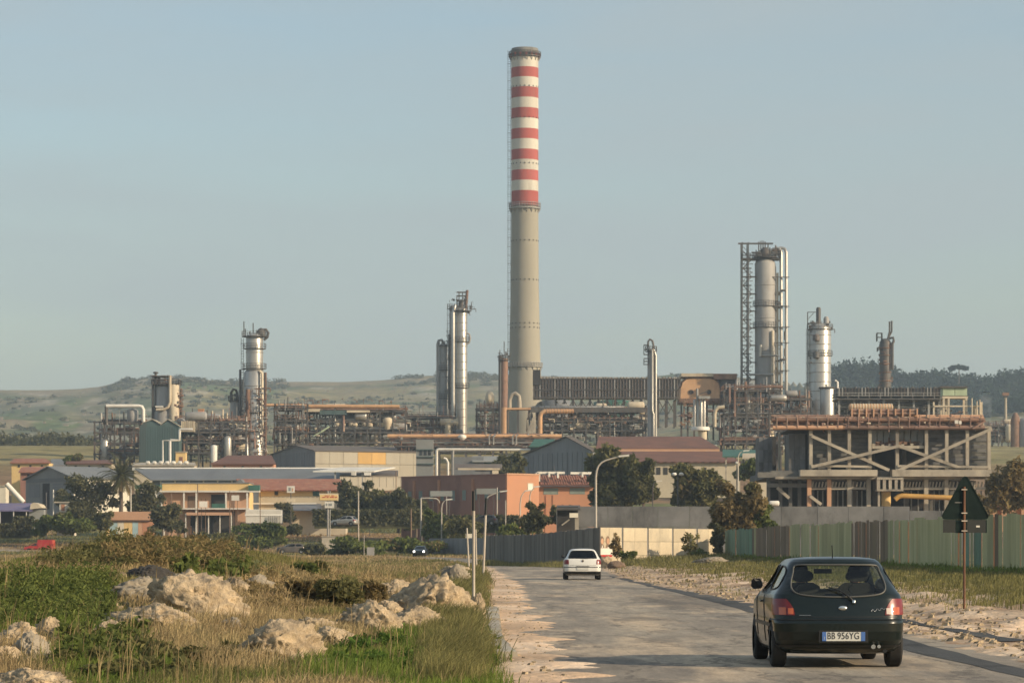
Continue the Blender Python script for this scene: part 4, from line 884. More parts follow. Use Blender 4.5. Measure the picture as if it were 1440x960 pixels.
# ------------------------------------------------------------------ buildings between the road and the works
def corrugate(root, name, mat, p0, p1, z0, z1, step, depth=.08, each=None, label=None):
    """upright sheet with folded ribs from p0 to p1 (plan points)"""
    a = np.array(p0); b = np.array(p1); L = np.hypot(*(b-a)); d = (b-a)/L; n = np.array((d[1],-d[0])); k = max(2, int(L/step)); V = []; 
    for i in range(k*2+1):
        q = a+d*L*i/(k*2)+n*(depth if i % 2 else 0)
        V += [(q[0],q[1],z0),(q[0],q[1],z1)]
    m = MB(); m.add(V, [(2*i,2*i+2,2*i+3,2*i+1) for i in range(k*2)]); return m.build(name, mat, root, label=label, recalc=False)

def shed(name, label, pxc, pybase, pyeave, Y, ang, side_px, gable_px, pyridge, wall_s, wall_g, roof, over=.35, roof_t=.18, ridge_off=.5, cat="warehouse", rib=0):
    """gabled hall; its near corner is at photo column pxc, the side runs right-back, the gable left-back"""
    s = Y/F; a = R(ang); o = thing(name, label, cat, at(pxc, pybase, Y)); L = side_px*s/cos(a)*1.06; G = gable_px*s/sin(a)*1.04
    o.rotation_euler = (0,0,a); H = (pybase-pyeave)*s; Hr = H+(pyeave-pyridge)*s*1.05
    # local: x along the side, y along the gable
    MB().add([(0,0,-3),(L,0,-3),(L,0,H),(0,0,H),(0,.3,-3),(L,.3,-3),(L,.3,H),(0,.3,H)],[(0,1,2,3),(7,6,5,4),(0,3,7,4),(1,5,6,2)]).build("side_wall", M[wall_s], o)
    g = [(0.002,.302,-3),(0.002,G,-3),(0.002,G,H),(0.002,G*ridge_off,Hr),(0.002,.302,H)]
    MB().add(g+[(q[0]+.3,q[1],q[2]) for q in g],[(0,1,2,3,4),(9,8,7,6,5)]+[(i,5+i,5+(i+1)%5,(i+1)%5) for i in range(5)]).build("gable_wall", M[wall_g], o)
    MB().add([(L-.3,.302,-3),(L-.3,G,-3),(L-.3,G,H),(L-.3,G*ridge_off,Hr),(L-.3,.302,H),(L,.302,-3),(L,G,-3),(L,G,H),(L,G*ridge_off,Hr),(L,.302,H)],[(0,1,2,3,4),(9,8,7,6,5)]).build("gable_wall", M[wall_g], o)
    sl = (Hr-H)/(G*ridge_off); ny = -over; nz_ = H-sl*over
    for ya, za, yb, zb in ((ny,nz_,G*ridge_off,Hr),(G+over,H-(Hr-H)/(G*(1-ridge_off))*over,G*ridge_off,Hr)):
        V = [(-over,ya,za+.03),(L+over,ya,za+.03),(L+over,yb,zb+.03),(-over,yb,zb+.03)]
        MB().add(V+[(x,y,z+roof_t) for x,y,z in V],[(3,2,1,0),(4,5,6,7),(0,1,5,4),(1,2,6,5),(2,3,7,6),(3,0,4,7)]).build("roof_slope", M[roof], o)
    if rib:
        for i in range(1, int(L/rib)): box("wall_rib", M[wall_s], o, i*rib-.05, i*rib+.05, -.07,-.002, -2, H-.1)
        for i in range(1, int(G/rib)): box("wall_rib", M[wall_g], o, -.06,.0, i*rib-.05, i*rib+.05, -2, H-.05)
    return o, L, G, H, Hr
def win(parent, x0, x1, z0, z1, y=-.001, mat="glass_dark", fmat="white", dep=.12, bars=0):
    """window let into a wall facing -y: a frame proud of the wall and a pane behind it"""
    q = MB(); t = min(.09, (x1-x0)*.12)
    q.box(x0,x1,y-.05,y,z0,z0+t).box(x0,x1,y-.05,y,z1-t,z1).box(x0,x0+t,y-.05,y,z0+t,z1-t).box(x1-t,x1,y-.05,y,z0+t,z1-t)
    for k in range(bars): xx = x0+(x1-x0)*(k+1)/(bars+1); q.box(xx-.03,xx+.03,y-.045,y,z0+t,z1-t)
    fr = q.build("window", M[fmat], parent)
    MB().add([(x0+t,y-.012,z0+t),(x1-t,y-.012,z0+t),(x1-t,y-.012,z1-t),(x0+t,y-.012,z1-t)],[(0,1,2,3)]).build("pane", M[mat], fr, recalc=False)
    return fr

# beige warehouse with a dark gable
o, L, G, H, Hr = shed("warehouse", "beige sheet metal warehouse with one ochre panel and dark blue gable", 443, 670, 634, 590, 24, 147, 72, 625, "beige_sheet", "blue_sheet", "dark_roof", ridge_off=.42, rib=1.6)
nP = 8
for i in range(nP):
    for j in range(2):
        mt = "ochre_sheet" if (j == 1 and i in (3,4)) else ("beige_sheet" if j else "beige_wall")
        mt = "beige_sheet" if j == 0 else mt
        box("wall_panel", M[mt], o, L*i/nP+.03, L*(i+1)/nP-.03, -.14,-.075, .1+j*H*.5, (j+1)*H*.5-.08, label=("ochre yellow panel" if mt == "ochre_sheet" else None))
# blue-grey corrugated gable hall right of the chimney, brown double roof behind
o, L, G, H, Hr = shed("workshop_hall", "blue grey corrugated gable hall behind the orange building", 833, 690, 634, 500, 28, 4, 92, 613, "blue_sheet", "blue_sheet", "dark_roof", ridge_off=.36)
for i in range(1, 14): box("wall_rib", M["blue_sheet"], o, -.08,-.0, G*i/14-.1, G*i/14+.1, -1, H)
f = Fr(930, 676, 500); S = f.s
o = thing("brown_roofed_hall", "long hall with two brown roof slopes, a pale clerestory strip and cream wall", "hall", f.o)
def slope(root, name, mat, px0, px1, pyb, pyt, dy0, dy1, f, px0t=None, px1t=None, t=.2):
    px0t = px0 if px0t is None else px0t; px1t = px1 if px1t is None else px1t
    k0 = (f.Y+dy0)/f.Y; k1 = (f.Y+dy1)/f.Y
    def P3(px, py, dy, k): q = at(px, py, f.Y+dy)-f.o; return (q.x, dy, q.z)
    V = [P3(px0,pyb,dy0,k0),P3(px1,pyb,dy0,k0),P3(px1t,pyt,dy1,k1),P3(px0t,pyt,dy1,k1)]
    return MB().add(V+[(x,y,z-t) for x,y,z in V],[(0,1,2,3),(7,6,5,4),(0,4,5,1),(1,5,6,2),(2,6,7,3),(3,7,4,0)]).build(name, mat, root)
slope(o,"roof_slope",M["brown_roof"],838,1012,630,613.5,4,12,f,842,985)
slope(o,"roof_slope",M["brown_roof"],868,1042,649,634.4,-5,2,f,868,1016)
box("clerestory", M["peach_wall"], o, f.x(840), f.x(1013), 2.2,3.6, f.z(634.4), f.z(630.6))
box("wall", M["beige_wall"], o, f.x(870), f.x(1038), -4.4,3, -3, f.z(649.5))
for x in (921,931,960,985): box("door", M["dark_void"], o, f.x(x), f.x(x+6), -4.46,-4.402, f.z(668), f.z(658))
for k in range(16): box("roof_batten", M["brown_roof"], o, f.x(872+10.5*k), f.x(873+10.5*k), -5.3,-5.0, f.z(650.6), f.z(649.0))
# flat dark roof right of it
f = Fr(1050, 668, 470)
o = thing("open_shed", "low open shed with dark green roof and pale verge beside the ruined frame", "shed", f.o)
slope(o,"roof_slope",M["darkgreen"],1016,1082,641,632,-2,5,f); slope(o,"roof_slope",M["concrete"],1044,1084,643.5,637,-3,-2.3,f)
box("wall", M["beige_wall"], o, f.x(1062), f.x(1084), -1,4, -4, f.z(645)); box("post", M["concrete"], o, f.x(1020)-.12, f.x(1020)+.12, -1.6,-1.3, -4, f.z(642.6))

# orange building: shaded long face on the left, sunlit end, tiled lower wing
Y = 440; f = Fr(713, 764, Y); S = f.s; a = R(42)
o = thing("office_block", "flat roofed block with orange sunlit end wall and long maroon shaded face", "building", f.o, a)
Lg = 148*S/sin(a)*1.05; Ls = 44*S/cos(a)*1.03; H = 97*S
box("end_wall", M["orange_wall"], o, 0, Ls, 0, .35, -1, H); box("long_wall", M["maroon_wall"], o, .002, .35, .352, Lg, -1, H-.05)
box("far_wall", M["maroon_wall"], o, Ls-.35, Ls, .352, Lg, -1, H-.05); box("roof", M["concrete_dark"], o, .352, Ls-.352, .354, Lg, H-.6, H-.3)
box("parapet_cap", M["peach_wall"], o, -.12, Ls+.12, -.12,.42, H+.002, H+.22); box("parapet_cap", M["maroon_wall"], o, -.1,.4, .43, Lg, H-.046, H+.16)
fr_ = win(o, Ls*.64, Ls*.82, H*.775, H*.885, mat="white", fmat="beige_wall")
def winx(parent, y0, y1, z0, z1, x=-.001, mat="shutter", fmat="maroon_wall"):
    q = MB(); t = .1; q.box(x-.06,x,y0,y1,z0,z0+t).box(x-.06,x,y0,y1,z1-t,z1).box(x-.06,x,y0,y0+t,z0+t,z1-t).box(x-.06,x,y1-t,y1,z0+t,z1-t)
    w_ = q.build("window", M[fmat], parent)
    MB().add([(x-.014,y0+t,z0+t),(x-.014,y1-t,z0+t),(x-.014,y1-t,z1-t),(x-.014,y0+t,z1-t)],[(0,1,2,3)]).build("pane", M[mat], w_, recalc=False)
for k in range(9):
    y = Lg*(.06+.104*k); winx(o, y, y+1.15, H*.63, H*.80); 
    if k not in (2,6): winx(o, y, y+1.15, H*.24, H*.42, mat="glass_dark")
for y in (Lg*.30, Lg*.62, Lg*.86): box("roof_vent", M["orange_wall"], o, -.3,-.002, y, y+.4, H*.35, H*.95)
f2 = Fr(757, 764, 447); o2 = thing("tiled_wing", "low orange wing with broken red tile eaves and white gutter, beside the lamp post", "building", f2.o, R(6))
W2 = 81*f2.s*1.02; H2 = 80*f2.s
box("wall", M["orange_wall"], o2, 0, W2, 0,.35, -1, H2); box("side_wall", M["orange_wall"], o2, 0.002,.35, .352,9, -1, H2); box("side_wall", M["orange_wall"], o2, W2-.35,W2-.002, .352,9, -1, H2)
V = [(-.3,-1.1,H2+.1),(W2+.3,-1.1,H2+.1),(W2+.3,3.6,H2+1.7),(-.3,3.6,H2+1.7)]
MB().add(V+[(x,y,z+.12) for x,y,z in V],[(3,2,1,0),(4,5,6,7),(0,1,5,4),(1,2,6,5),(2,3,7,6),(3,0,4,7)]).build("roof_slope", M["brown_roof"], o2)
tile = None; nt_ = 26
for i in range(nt_):
    for j in range(4):
        t = j/4; x = -.25+(W2+.5)*(i+.5)/nt_+rnd.uniform(-.03,.03); y = -1.05+4.6*t; z = H2+.25+1.6*t
        if (i*7+j*5) % 13 == 0: continue
        if tile is None:
            q = MB(); r_ = (W2+.5)/nt_*.46; q.add([(r_*cos(pi*k/4), yy, r_*.7*sin(pi*k/4)+yy*.34) for yy in (0,1.12) for k in range(5)],[(k,k+1,k+6,k+5) for k in range(4)],True)
            tile = q.build("tile", M["tile_roof"], o2, recalc=False); c_ = tile
        else: c_ = tile.copy(); COL.objects.link(c_)
        c_.location = (x,y,z); c_.rotation_euler = (0,0,rnd.uniform(-.05,.05))
box("gutter", M["white"], o2, -.3, W2*.44, -1.0,-.8, H2+2.0, H2+2.35); box("gutter", M["white"], o2, W2*.54, W2+.3, -1.0,-.8, H2+1.95, H2+2.30)
for k,(xa,dz) in enumerate(((.0,1.5),(.17,.8),(.32,.95),(.74,.8),(.97,1.1))): box("gutter_bracket", M["white"], o2, W2*xa-.12, W2*xa+.16, -1.25,-1.02, H2+2.3-dz, H2+2.3)
q = MB(); q.box(-.55,-.35,-1.2,-1.0,H2*.1,H2+2.2); q.build("downpipe", M["white"], o2)
win(o2, W2*.09, W2*.34, H2*.865, H2*.975, mat="shutter", fmat="shutter", bars=1); win(o2, W2*.54, W2*.80, H2*.87, H2*.98, mat="shutter", fmat="shutter", bars=2)
for x in (.12,.24): box("crack_pipe", M["tile_roof"], o2, W2*x, W2*x+.1, -.09,-.002, H2*.45, H2*.85)
tube("aerial", M["steel"], o2, [(W2*.30,2,H2+1),(W2*.30,2,H2+3.4)], .05)
# pinkish pale panel sign boards on the shaded face
for i,(x0,x1,y0,y1,lb) in enumerate(((605,636,690,697.5,"long grey roadside board before the maroon wall, the one nearer the sign tower"),(670,698,686.5,694.5,"long grey roadside board before the maroon wall, the one nearer the orange end wall"))):
    f = Fr((x0+x1)/2, 752, 400); o = thing("notice_board", lb, "board", f.o, group="grey boards before the maroon wall")
    box("board", M["grey_wall"], o, f.x(x0), f.x(x1), -.05,.05, f.z(y1), f.z(y0))
    for x in (x0+4, x1-4): box("post", M["steel"], o, f.x(x)-.05, f.x(x)+.05, .052,.15, -.5, f.z(y0))

# long slate roofed depot behind the yellow house
f = Fr(330, 715, 520); S = f.s
o = thing("depot", "long low depot with grey slate roof, white ridge line and blue window strip", "depot", f.o)
slope(o,"roof_slope",M["slate_roof"],212,478,674,658.5,-1,9,f,190,478); slope(o,"roof_slope",M["slate_roof"],190,478,657.5,659.5,9.3,16,f)
slope(o,"ridge_cap",M["white"],186,486,659.3,657,8.9,9.25,f,186,486)
box("wall", M["blue_sheet"], o, f.x(214), f.x(474), .2,.6, -2, f.z(674.8))
for k in range(6):
    xa = 226+20*k; box("window", M["blue_glass"], o, f.x(xa+1.6), f.x(xa+18), .1,.198, f.z(681), f.z(675.5)); box("pilaster", M["white"], o, f.x(xa)-.12, f.x(xa)+.14, -.1,.197, f.z(681.5), f.z(675.2))
slope(o,"canopy_roof",M["white"],440,526,662,656.5,-4,1,f,480,556); box("canopy_post", M["grey_paint"], o, f.x(473)-.15, f.x(473)+.15, -3.5,-3.2, -3, f.z(663)); box("canopy_post", M["grey_paint"], o, f.x(511)-.12, f.x(511)+.12, -3.4,-3.1, -3, f.z(663))
slope(o,"canopy_roof",M["dark_roof"],478,560,668,661,-1,6,f)
# yellow two-storey house with balcony
f = Fr(290, 745, 470); S = f.s
o = thing("yellow_house", "two-storey yellow house with peach recesses, white columns and a long balcony", "house", f.o)
box("upper_wall", M["yellow_wall"], o, f.x(228), f.x(350), 0,8, f.z(690.5), f.z(679.5)); box("roof_slab", M["slate_roof"], o, f.x(227), f.x(351), -.15,8, f.z(679.4), f.z(678))
box("balcony_roof", M["white"], o, f.x(210), f.x(366), -1.5,.0-.003, f.z(692), f.z(689.6)); box("back_wall", M["peach_wall"], o, f.x(228), f.x(350), .003,.4, -1.5, f.z(691))
box("balcony_floor", M["white"], o, f.x(209), f.x(352), -1.5,0, f.z(716), f.z(714.2)); box("side_wall", M["yellow_wall"], o, f.x(349)-.3, f.x(350), .402,8, -1, f.z(691))
for x in (228.6,259.8,277.2,318.8,348.6): box("column", M["white"], o, f.x(x)-.13, f.x(x)+.13, -1.35,-1.1, f.z(714), f.z(692.2))
for x in (232,277,352): box("ground_column", M["white"], o, f.x(x)-.1, f.x(x)+.1, -1.3,-1.1, -1, f.z(716.2))
box("door", M["dark_void"], o, f.x(297), f.x(317), -.05,.002, f.z(714), f.z(695)); box("door", M["wood"], o, f.x(264), f.x(276), -.05,.002, f.z(714), f.z(697)); box("door", M["peach_wall"], o, f.x(237), f.x(256), -.06,.002, f.z(713), f.z(694))
box("railing_panel", M["darkgreen"], o, f.x(299), f.x(318), -1.42,-1.36, f.z(714), f.z(708)); box("railing_panel", M["darkgreen"], o, f.x(200), f.x(227), -1.42,-1.36, f.z(715), f.z(707))
box("awning", M["darkgreen"], o, f.x(192), f.x(227.5), -2.2,.5, f.z(687), f.z(682)); box("awning", M["darkgreen"], o, f.x(350.5), f.x(366), -1.6,.5, f.z(689.3), f.z(682))
q = MB().box(f.x(218),f.x(222.5),-2,-1.55,f.z(718),f.z(691)); q.beam(f.p(211,690,-1.8),f.p(220,700,-1.8),.22); q.box(f.x(209),f.x(228),-2,-1.55,f.z(691),f.z(688)); q.box(f.x(209),f.x(228),-2,-1.55,f.z(719),f.z(715)); q.build("white_bracket", M["white"], o)
for k in range(4): win(o, f.x(236+k*14), f.x(245+k*14), f.z(740), f.z(722), y=.001, mat="glass_dark")
box("ground_wall", M["peach_wall"], o, f.x(230), f.x(268), -.3,.0-.004, -1.5, f.z(719)); box("dark_recess", M["dark_void"], o, f.x(270), f.x(330), -.2,-.004, -1.5, f.z(718.5))
for k in range(5): box("stall_post", M["white"], o, f.x(263+k*16)-.08, f.x(263+k*16)+.08, -2.0,-1.8, -1.5, f.z(722))
slope(o,"stall_roof",M["peach_wall"],262,326,722.5,719,-2.4,-.35,f)
# brown roofed house
f = Fr(425, 742, 478); S = f.s
o = thing("brown_roofed_house", "long house with rust brown roof, yellow upper wall and grey lower wall", "house", f.o)
slope(o,"roof_slope",M["tile_roof"],342,492,688.5,673,-1,7,f,332,478); MB().prism([(f.x(326),f.z(681)),(f.x(345),f.z(681.5)),(f.x(338),f.z(673))],0,7).build("gable_wall", M["slate_roof"], o)
for k in range(24): box("roof_batten", M["tile_roof"], o, f.x(346+6*k), f.x(347+6*k), -1.25,-.95, f.z(690), f.z(688.2))
box("upper_wall", M["yellow_wall"], o, f.x(364), f.x(488), 0,6, f.z(697.5), f.z(689)); box("lower_wall", M["beige_wall"], o, f.x(364), f.x(486), .004,6, -2, f.z(697.6))
box("window", M["dark_void"], o, f.x(386), f.x(391), -.05,-.002, f.z(696), f.z(688.6)); box("shutter", M["darkgreen"], o, f.x(440), f.x(449), -.05,-.002, f.z(697), f.z(689.4))
slope(o,"blue_awning",M["blue_glass"],402,452,716,708,-3,0,f); box("porch_beam", M["white"], o, f.x(350), f.x(445), -.6,-.3, f.z(708.6), f.z(706.8))
f = Fr(497, 745, 474); o = thing("white_container", "upright white ribbed container with terracotta canopy beside the brown roofed house", "container", f.o)
box("shell", M["white"], o, f.x(488), f.x(507.5), 0,2.4, f.z(712), f.z(693))
for k in range(6): box("rib", M["white"], o, f.x(489+k*3.2), f.x(490+k*3.2), -.08,-.002, f.z(711.5), f.z(693.6))
slope(o,"canopy",M["orange_pipe"],503,524,711,706.5,-2.5,0,f); box("canopy_post", M["steel"], o, f.x(520), f.x(521), -2.3,-2.1, -1, f.z(711))
f = Fr(371, 742, 455); o = thing("white_trailer", "white box trailer parked below the yellow house balcony", "trailer", f.o)
box("box_body", M["white"], o, f.x(345.5), f.x(396), 0,2.5, f.z(735), f.z(716.5)); slope(o,"tarp_roof",M["white"],344.5,397,723.5,716,-.1,1.2,f,346,394)
for x in (355,386): MB().tube([f.p(x,738,-.05),f.p(x,738,.25)],.42,12).build("wheel", M["rubber"], o)
box("tow_frame", M["steel"], o, f.x(346), f.x(396), .2,2.2, f.z(736.6), f.z(735.3)); 
for k in range(7): box("fence_bar", M["steel"], o, f.x(378+k*2.6)-.03, f.x(378+k*2.6)+.03, -.3,-.24, f.z(738), f.z(725))
# little painted beach huts
f = Fr(180, 752, 440); o = thing("beach_hut_row", "row of small pastel painted huts under one long pink roof", "hut", f.o)
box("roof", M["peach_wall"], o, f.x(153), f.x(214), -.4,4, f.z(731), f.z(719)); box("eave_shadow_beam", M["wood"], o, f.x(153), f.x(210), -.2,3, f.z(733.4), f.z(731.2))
for x0,x1,mt in ((148.5,154,"yellow_wall"),(154.3,165,"blue_pastel"),(165.3,174,"white_wall"),(174.3,186,"yellow_wall"),(186.3,194,"blue_pastel"),(194.3,200,"peach_wall"),(200.3,214,"orange_wall")):
    if mt == "blue_pastel" and mt not in M: M[mt] = pmat("pastel_blue", (.36,.50,.52), (.30,.43,.45), .6)
    box("hut_wall", M[mt], o, f.x(x0), f.x(x1), 0,2.6, -1, f.z(733.5))
f = Fr(93, 735, 450); o = thing("kiosk", "small cream kiosk with brown door on the slope below the palm", "kiosk", f.o)
box("wall", M["white_wall"], o, f.x(83.5), f.x(104), 0,2.5, -2, f.z(707)); box("door", M["orange_wall"], o, f.x(86), f.x(91), -.05,-.002, f.z(718), f.z(708.5)); box("roof", M["concrete"], o, f.x(76), f.x(105), -.3,2.7, f.z(706.8), f.z(705)); box("base_wall", M["beige_wall"], o, f.x(80), f.x(104.5), -.25,-.004, -2, f.z(719)); tube("vent", M["steel"], o, [f.p(95,705,1),f.p(95,700,1)], .06)
f = Fr(30, 740, 445); o = thing("awning_shelter", "dark shelter with faded purple awning and pale gable end at the left edge", "shelter", f.o)
M["purple"] = pmat("faded_purple_canvas", (.175,.155,.26), (.13,.115,.20), .6, stain=(.25,.17,.14), stain_amt=.4)
slope(o,"awning",M["purple"],-14,46,717,707,-2,3,f); MB().prism([(f.x(45),f.z(716)),(f.x(62),f.z(714)),(f.x(57),f.z(708.5)),(f.x(50),f.z(706.5)),(f.x(46),f.z(709))],-2,3).build("gable_end", M["beige_wall"], o)
box("back_wall", M["dark_void"], o, f.x(-14), f.x(42), 2,2.4, -1, f.z(716)); box("side_wall", M["grey_wall"], o, f.x(42), f.x(63), -1,2, -1, f.z(716.5))
for x in (3,22,40): box("post", M["white"], o, f.x(x)-.06, f.x(x)+.06, -1.9,-1.75, -1, f.z(717))
# grey workshop at the left with white sunlit flank
o, L, G, H, Hr = shed("workshop", "grey gabled workshop with tall dark doorway and white sunlit flank wall", 104, 715, 672, 500, 40, 66, 82, 656, "white_wall", "grey_wall", "slate_roof", ridge_off=.5, over=.5)
box("door_recess", M["dark_void"], o, -.05,.0, G*.50, G*.64, 0, H*.86); box("gable_band", M["slate_roof"], o, -.08,-.002, .3, G*.98, H*.90, H*1.02)
box("louvre_window", M["blue_sheet"], o, -.07,-.002, G*.05, G*.42, H*.40, H*.84); box("louvre_window", M["blue_sheet"], o, -.07,-.002, G*.70, G*.93, H*.40, H*.84)
for k in range(5):
    box("louvre_slat", M["grey_wall"], o, -.11,-.072, G*.05, G*.42, H*(.42+.085*k), H*(.44+.085*k))
box("slit_window", M["grey_wall"], o, L*.10, L*.42, -.06,-.002, H*.48, H*.80)
for k in range(4): box("window_bar", M["white"], o, L*(.12+.08*k), L*(.125+.08*k), -.09,-.062, H*.48, H*.80)
# far low roofs at left
for nm, lb, x0, x1, pe, pr, Y, wm, rm, xt0, xt1 in (
    ("red_roofed_house", "far house with red tiled roof and long cream wall at the left edge", 14, 72, 650, 644.5, 570, "yellow_wall", "tile_roof", 20, 64),
    ("red_roofed_house", "rust roofed low house just behind the grey workshop", 26, 92, 663, 656, 535, "maroon_wall", "tile_roof", 30, 66),
    ("flat_roofed_house", "low cream house with flat brown roof above the palm tree", 92, 160, 651, 646.5, 560, "beige_wall", "brown_roof", 94, 156),
    ("flat_roofed_house", "dark low shed between the cream wall and the flat brown roof", 72, 94, 654, 645, 575, "blue_sheet", "slate_roof", 72, 92),
    ("flat_roofed_house", "pale flat roofed store with white bundles on top, under the green shed", 186, 276, 653.5, 650, 555, "beige_wall", "concrete", 188, 274),
    ("brown_hut", "dark brown roofed hut with orange wall under the silver two-stage column", 296, 388, 651.5, 640, 560, "orange_wall", "brown_roof", 320, 382)):
    f = Fr((x0+x1)/2, 672, Y); o = thing(nm, lb, "house", f.o)
    slope(o,"roof_slope",M[rm],x0,x1,pe,pr,-1,6,f,xt0,xt1); box("wall", M[wm], o, f.x(x0)+.4, f.x(x1)-.4, -.4,5, -6, f.z(pe+.7))
    for k in range(3): xx = x0+(x1-x0)*(.2+.28*k); box("window", M["dark_void"], o, f.x(xx), f.x(xx+3), -.46,-.402, f.z(pe+7), f.z(pe+3.5))
    if "bundles" in lb:
        for k in range(7): MB().hdrum(f.x(205+k*9),f.x(211+k*9),0,f.z(650.4),.35,8).build("bundle", M["white"], o)
f = Fr(20, 700, 470); o = thing("white_shed", "small white shed cut by the left edge of the view", "shed", f.o); box("wall", M["white_wall"], o, f.x(-16), f.x(8), 0,3, -3, f.z(684)); box("roof", M["concrete"], o, f.x(-18), f.x(9), -.2,3.2, f.z(683.8), f.z(682))
f = Fr(22, 704, 462); tag(tube("conveyor_pipe", M["white"], None, [f.p(9,680),f.p(33,706)], .42, 10, loc=f.o), "slanting white chute pipe at the left edge", "pipe")
# teal sheds with double gable
f = Fr(235, 655, 615); o = thing("teal_shed", "teal sheet metal shed with two pointed gables and cream ribbed flank", "shed", f.o)
MB().prism([(f.x(196),f.z(662)),(f.x(196),f.z(600)),(f.x(202),f.z(594)),(f.x(214),f.z(590.5)),(f.x(226.5),f.z(598)),(f.x(236),f.z(590.5)),(f.x(245),f.z(592)),(f.x(252),f.z(600)),(f.x(252),f.z(662))],0,9).build("gable_wall", M["teal_sheet"], o)
for x in np.arange(199,252,3.4): box("wall_rib", M["teal_sheet"], o, f.x(x)-.06, f.x(x)+.06, -.08,-.002, f.z(655), f.z(600))
for xa,za,xb,zb in ((201,594.6,214.5,589.6),(214.5,589.6,227,597.2),(226,597.4,236.2,589.6),(236.2,589.6,253,599.6)): MB().add([(f.x(xa),-.3,f.z(za)),(f.x(xb),-.3,f.z(zb)),(f.x(xb),9.2,f.z(zb)),(f.x(xa),9.2,f.z(za)),(f.x(xa),-.3,f.z(za)+.15),(f.x(xb),-.3,f.z(zb)+.15),(f.x(xb),9.2,f.z(zb)+.15),(f.x(xa),9.2,f.z(za)+.15)],[(3,2,1,0),(4,5,6,7),(0,1,5,4),(1,2,6,5),(2,3,7,6),(3,0,4,7)]).build("roof_slope", M["beige_sheet"], o)
box("flank", M["beige_sheet"], o, f.x(252.2), f.x(271), 3,9, f.z(606), f.z(591))
for x in np.arange(253.5,271,2.6): box("wall_rib", M["cream"], o, f.x(x)-.12, f.x(x)+.12, 2.86,2.998, f.z(606), f.z(591))
f = Fr(300, 610, 625); o = thing("dark_hall", "dark grey panelled hall between the green shed and the silver column", "hall", f.o)
for i,(xa,xb) in enumerate(((273,301.3),(302,324))): box("wall_panel", M["blue_sheet"], o, f.x(xa), f.x(xb), 0,6, -2, f.z(592))
box("roof", M["slate_roof"], o, f.x(272), f.x(326), -.2,6.3, f.z(591.8), f.z(590.8))
for x,yt in ((297,577),(306,583),(312,575),(318,580)): tube("roof_pipe", M["cream"], o, [f.p(x,592,2),f.p(x,yt,2)], .2)
f = Fr(240, 668, 600); o = thing("pipe_loop", "white goalpost pipe loop in front of the teal shed", "pipe", f.o)
tube("pipe", M["white"], o, [f.p(239,662),f.p(239,620),f.p(240,618.5),f.p(252.5,618.5),f.p(252.5,604.5),f.p(253.5,603.5),f.p(271,603.5)], .28); tube("pipe", M["white"], o, [f.p(229,650),f.p(229,619),f.p(240,619)], .16)
f = Fr(256, 652, 606); o = thing("pump_house", "tiny yellow pump house with a brown doorway in front of the process unit", "hut", f.o); box("wall", M["yellow_wall"], o, f.x(247), f.x(261), 0,2.5, -2, f.z(636)); box("door", M["maroon_wall"], o, f.x(252), f.x(257), -.05,-.002, -.6, f.z(642)); box("roof", M["concrete"], o, f.x(246), f.x(262), -.2,2.7, f.z(635.8), f.z(634.5))
f = Fr(301, 640, 612); o = thing("white_tank", "small upright white tank beside the silver two-stage column's foot", "tank", f.o); MB().lathe([(4.5*f.s,-1.5),(4.5*f.s,f.z(627)),(2.5*f.s,f.z(625.5)),(.05,f.z(625.3))],14).build("shell", M["white"], o)
# low structures between the pale gantry and the blue hall
f = Fr(690, 668, 480); o = thing("lean_to_shed", "low lean-to shed with cream fascia behind the maroon wall", "shed", f.o)
box("fascia", M["cream"], o, f.x(644), f.x(703), -.3,0, f.z(660.5), f.z(658)); box("wall", M["blue_sheet"], o, f.x(668), f.x(694), .003,2, -2, f.z(660.6)); box("end_wall", M["cream"], o, f.x(692.2), f.x(701), -.2,2.2, -2, f.z(660.8)); slope(o,"roof_slope",M["dark_roof"],640,706,658,652,0,4,f)
f = Fr(690, 664, 540); o = thing("dark_hall", "dark blue hall with curved grey roof behind the lean-to shed", "hall", f.o)
box("wall", M["blue_sheet"], o, f.x(638), f.x(680), 0,5, -3, f.z(642)); slope(o,"roof_slope",M["grey_wall"],664,716,648,641,-1,6,f); box("side_wall", M["darkgreen"], o, f.x(680.3), f.x(714), .4,5, -3, f.z(648))
f = Fr(745, 646, 560); o = thing("green_roofed_shed", "small shed with dark green roof below the chimney's foot", "shed", f.o); slope(o,"roof_slope",M["darkgreen"],744,774,627,617,-2,3,f,752,780); box("wall", M["teal_sheet"], o, f.x(746), f.x(776), -.5,3, -3, f.z(627.5))
f = Fr(592, 660, 575); o = thing("control_cabin", "small grey cabin tucked behind the right end of the beige warehouse", "cabin", f.o); box("wall", M["grey_wall"], o, f.x(585), f.x(609), 0,3, -3, f.z(618)); 
for k in range(3): box("window", M["glass_dark"], o, f.x(590+k*6), f.x(594+k*6), -.06,-.002, f.z(640+0*k), f.z(632))
for y in (632,642,652): box("shelf_beam", M["teal_sheet"], o, f.x(586), f.x(612), -.4,-.062, f.z(y+.6), f.z(y-.6))

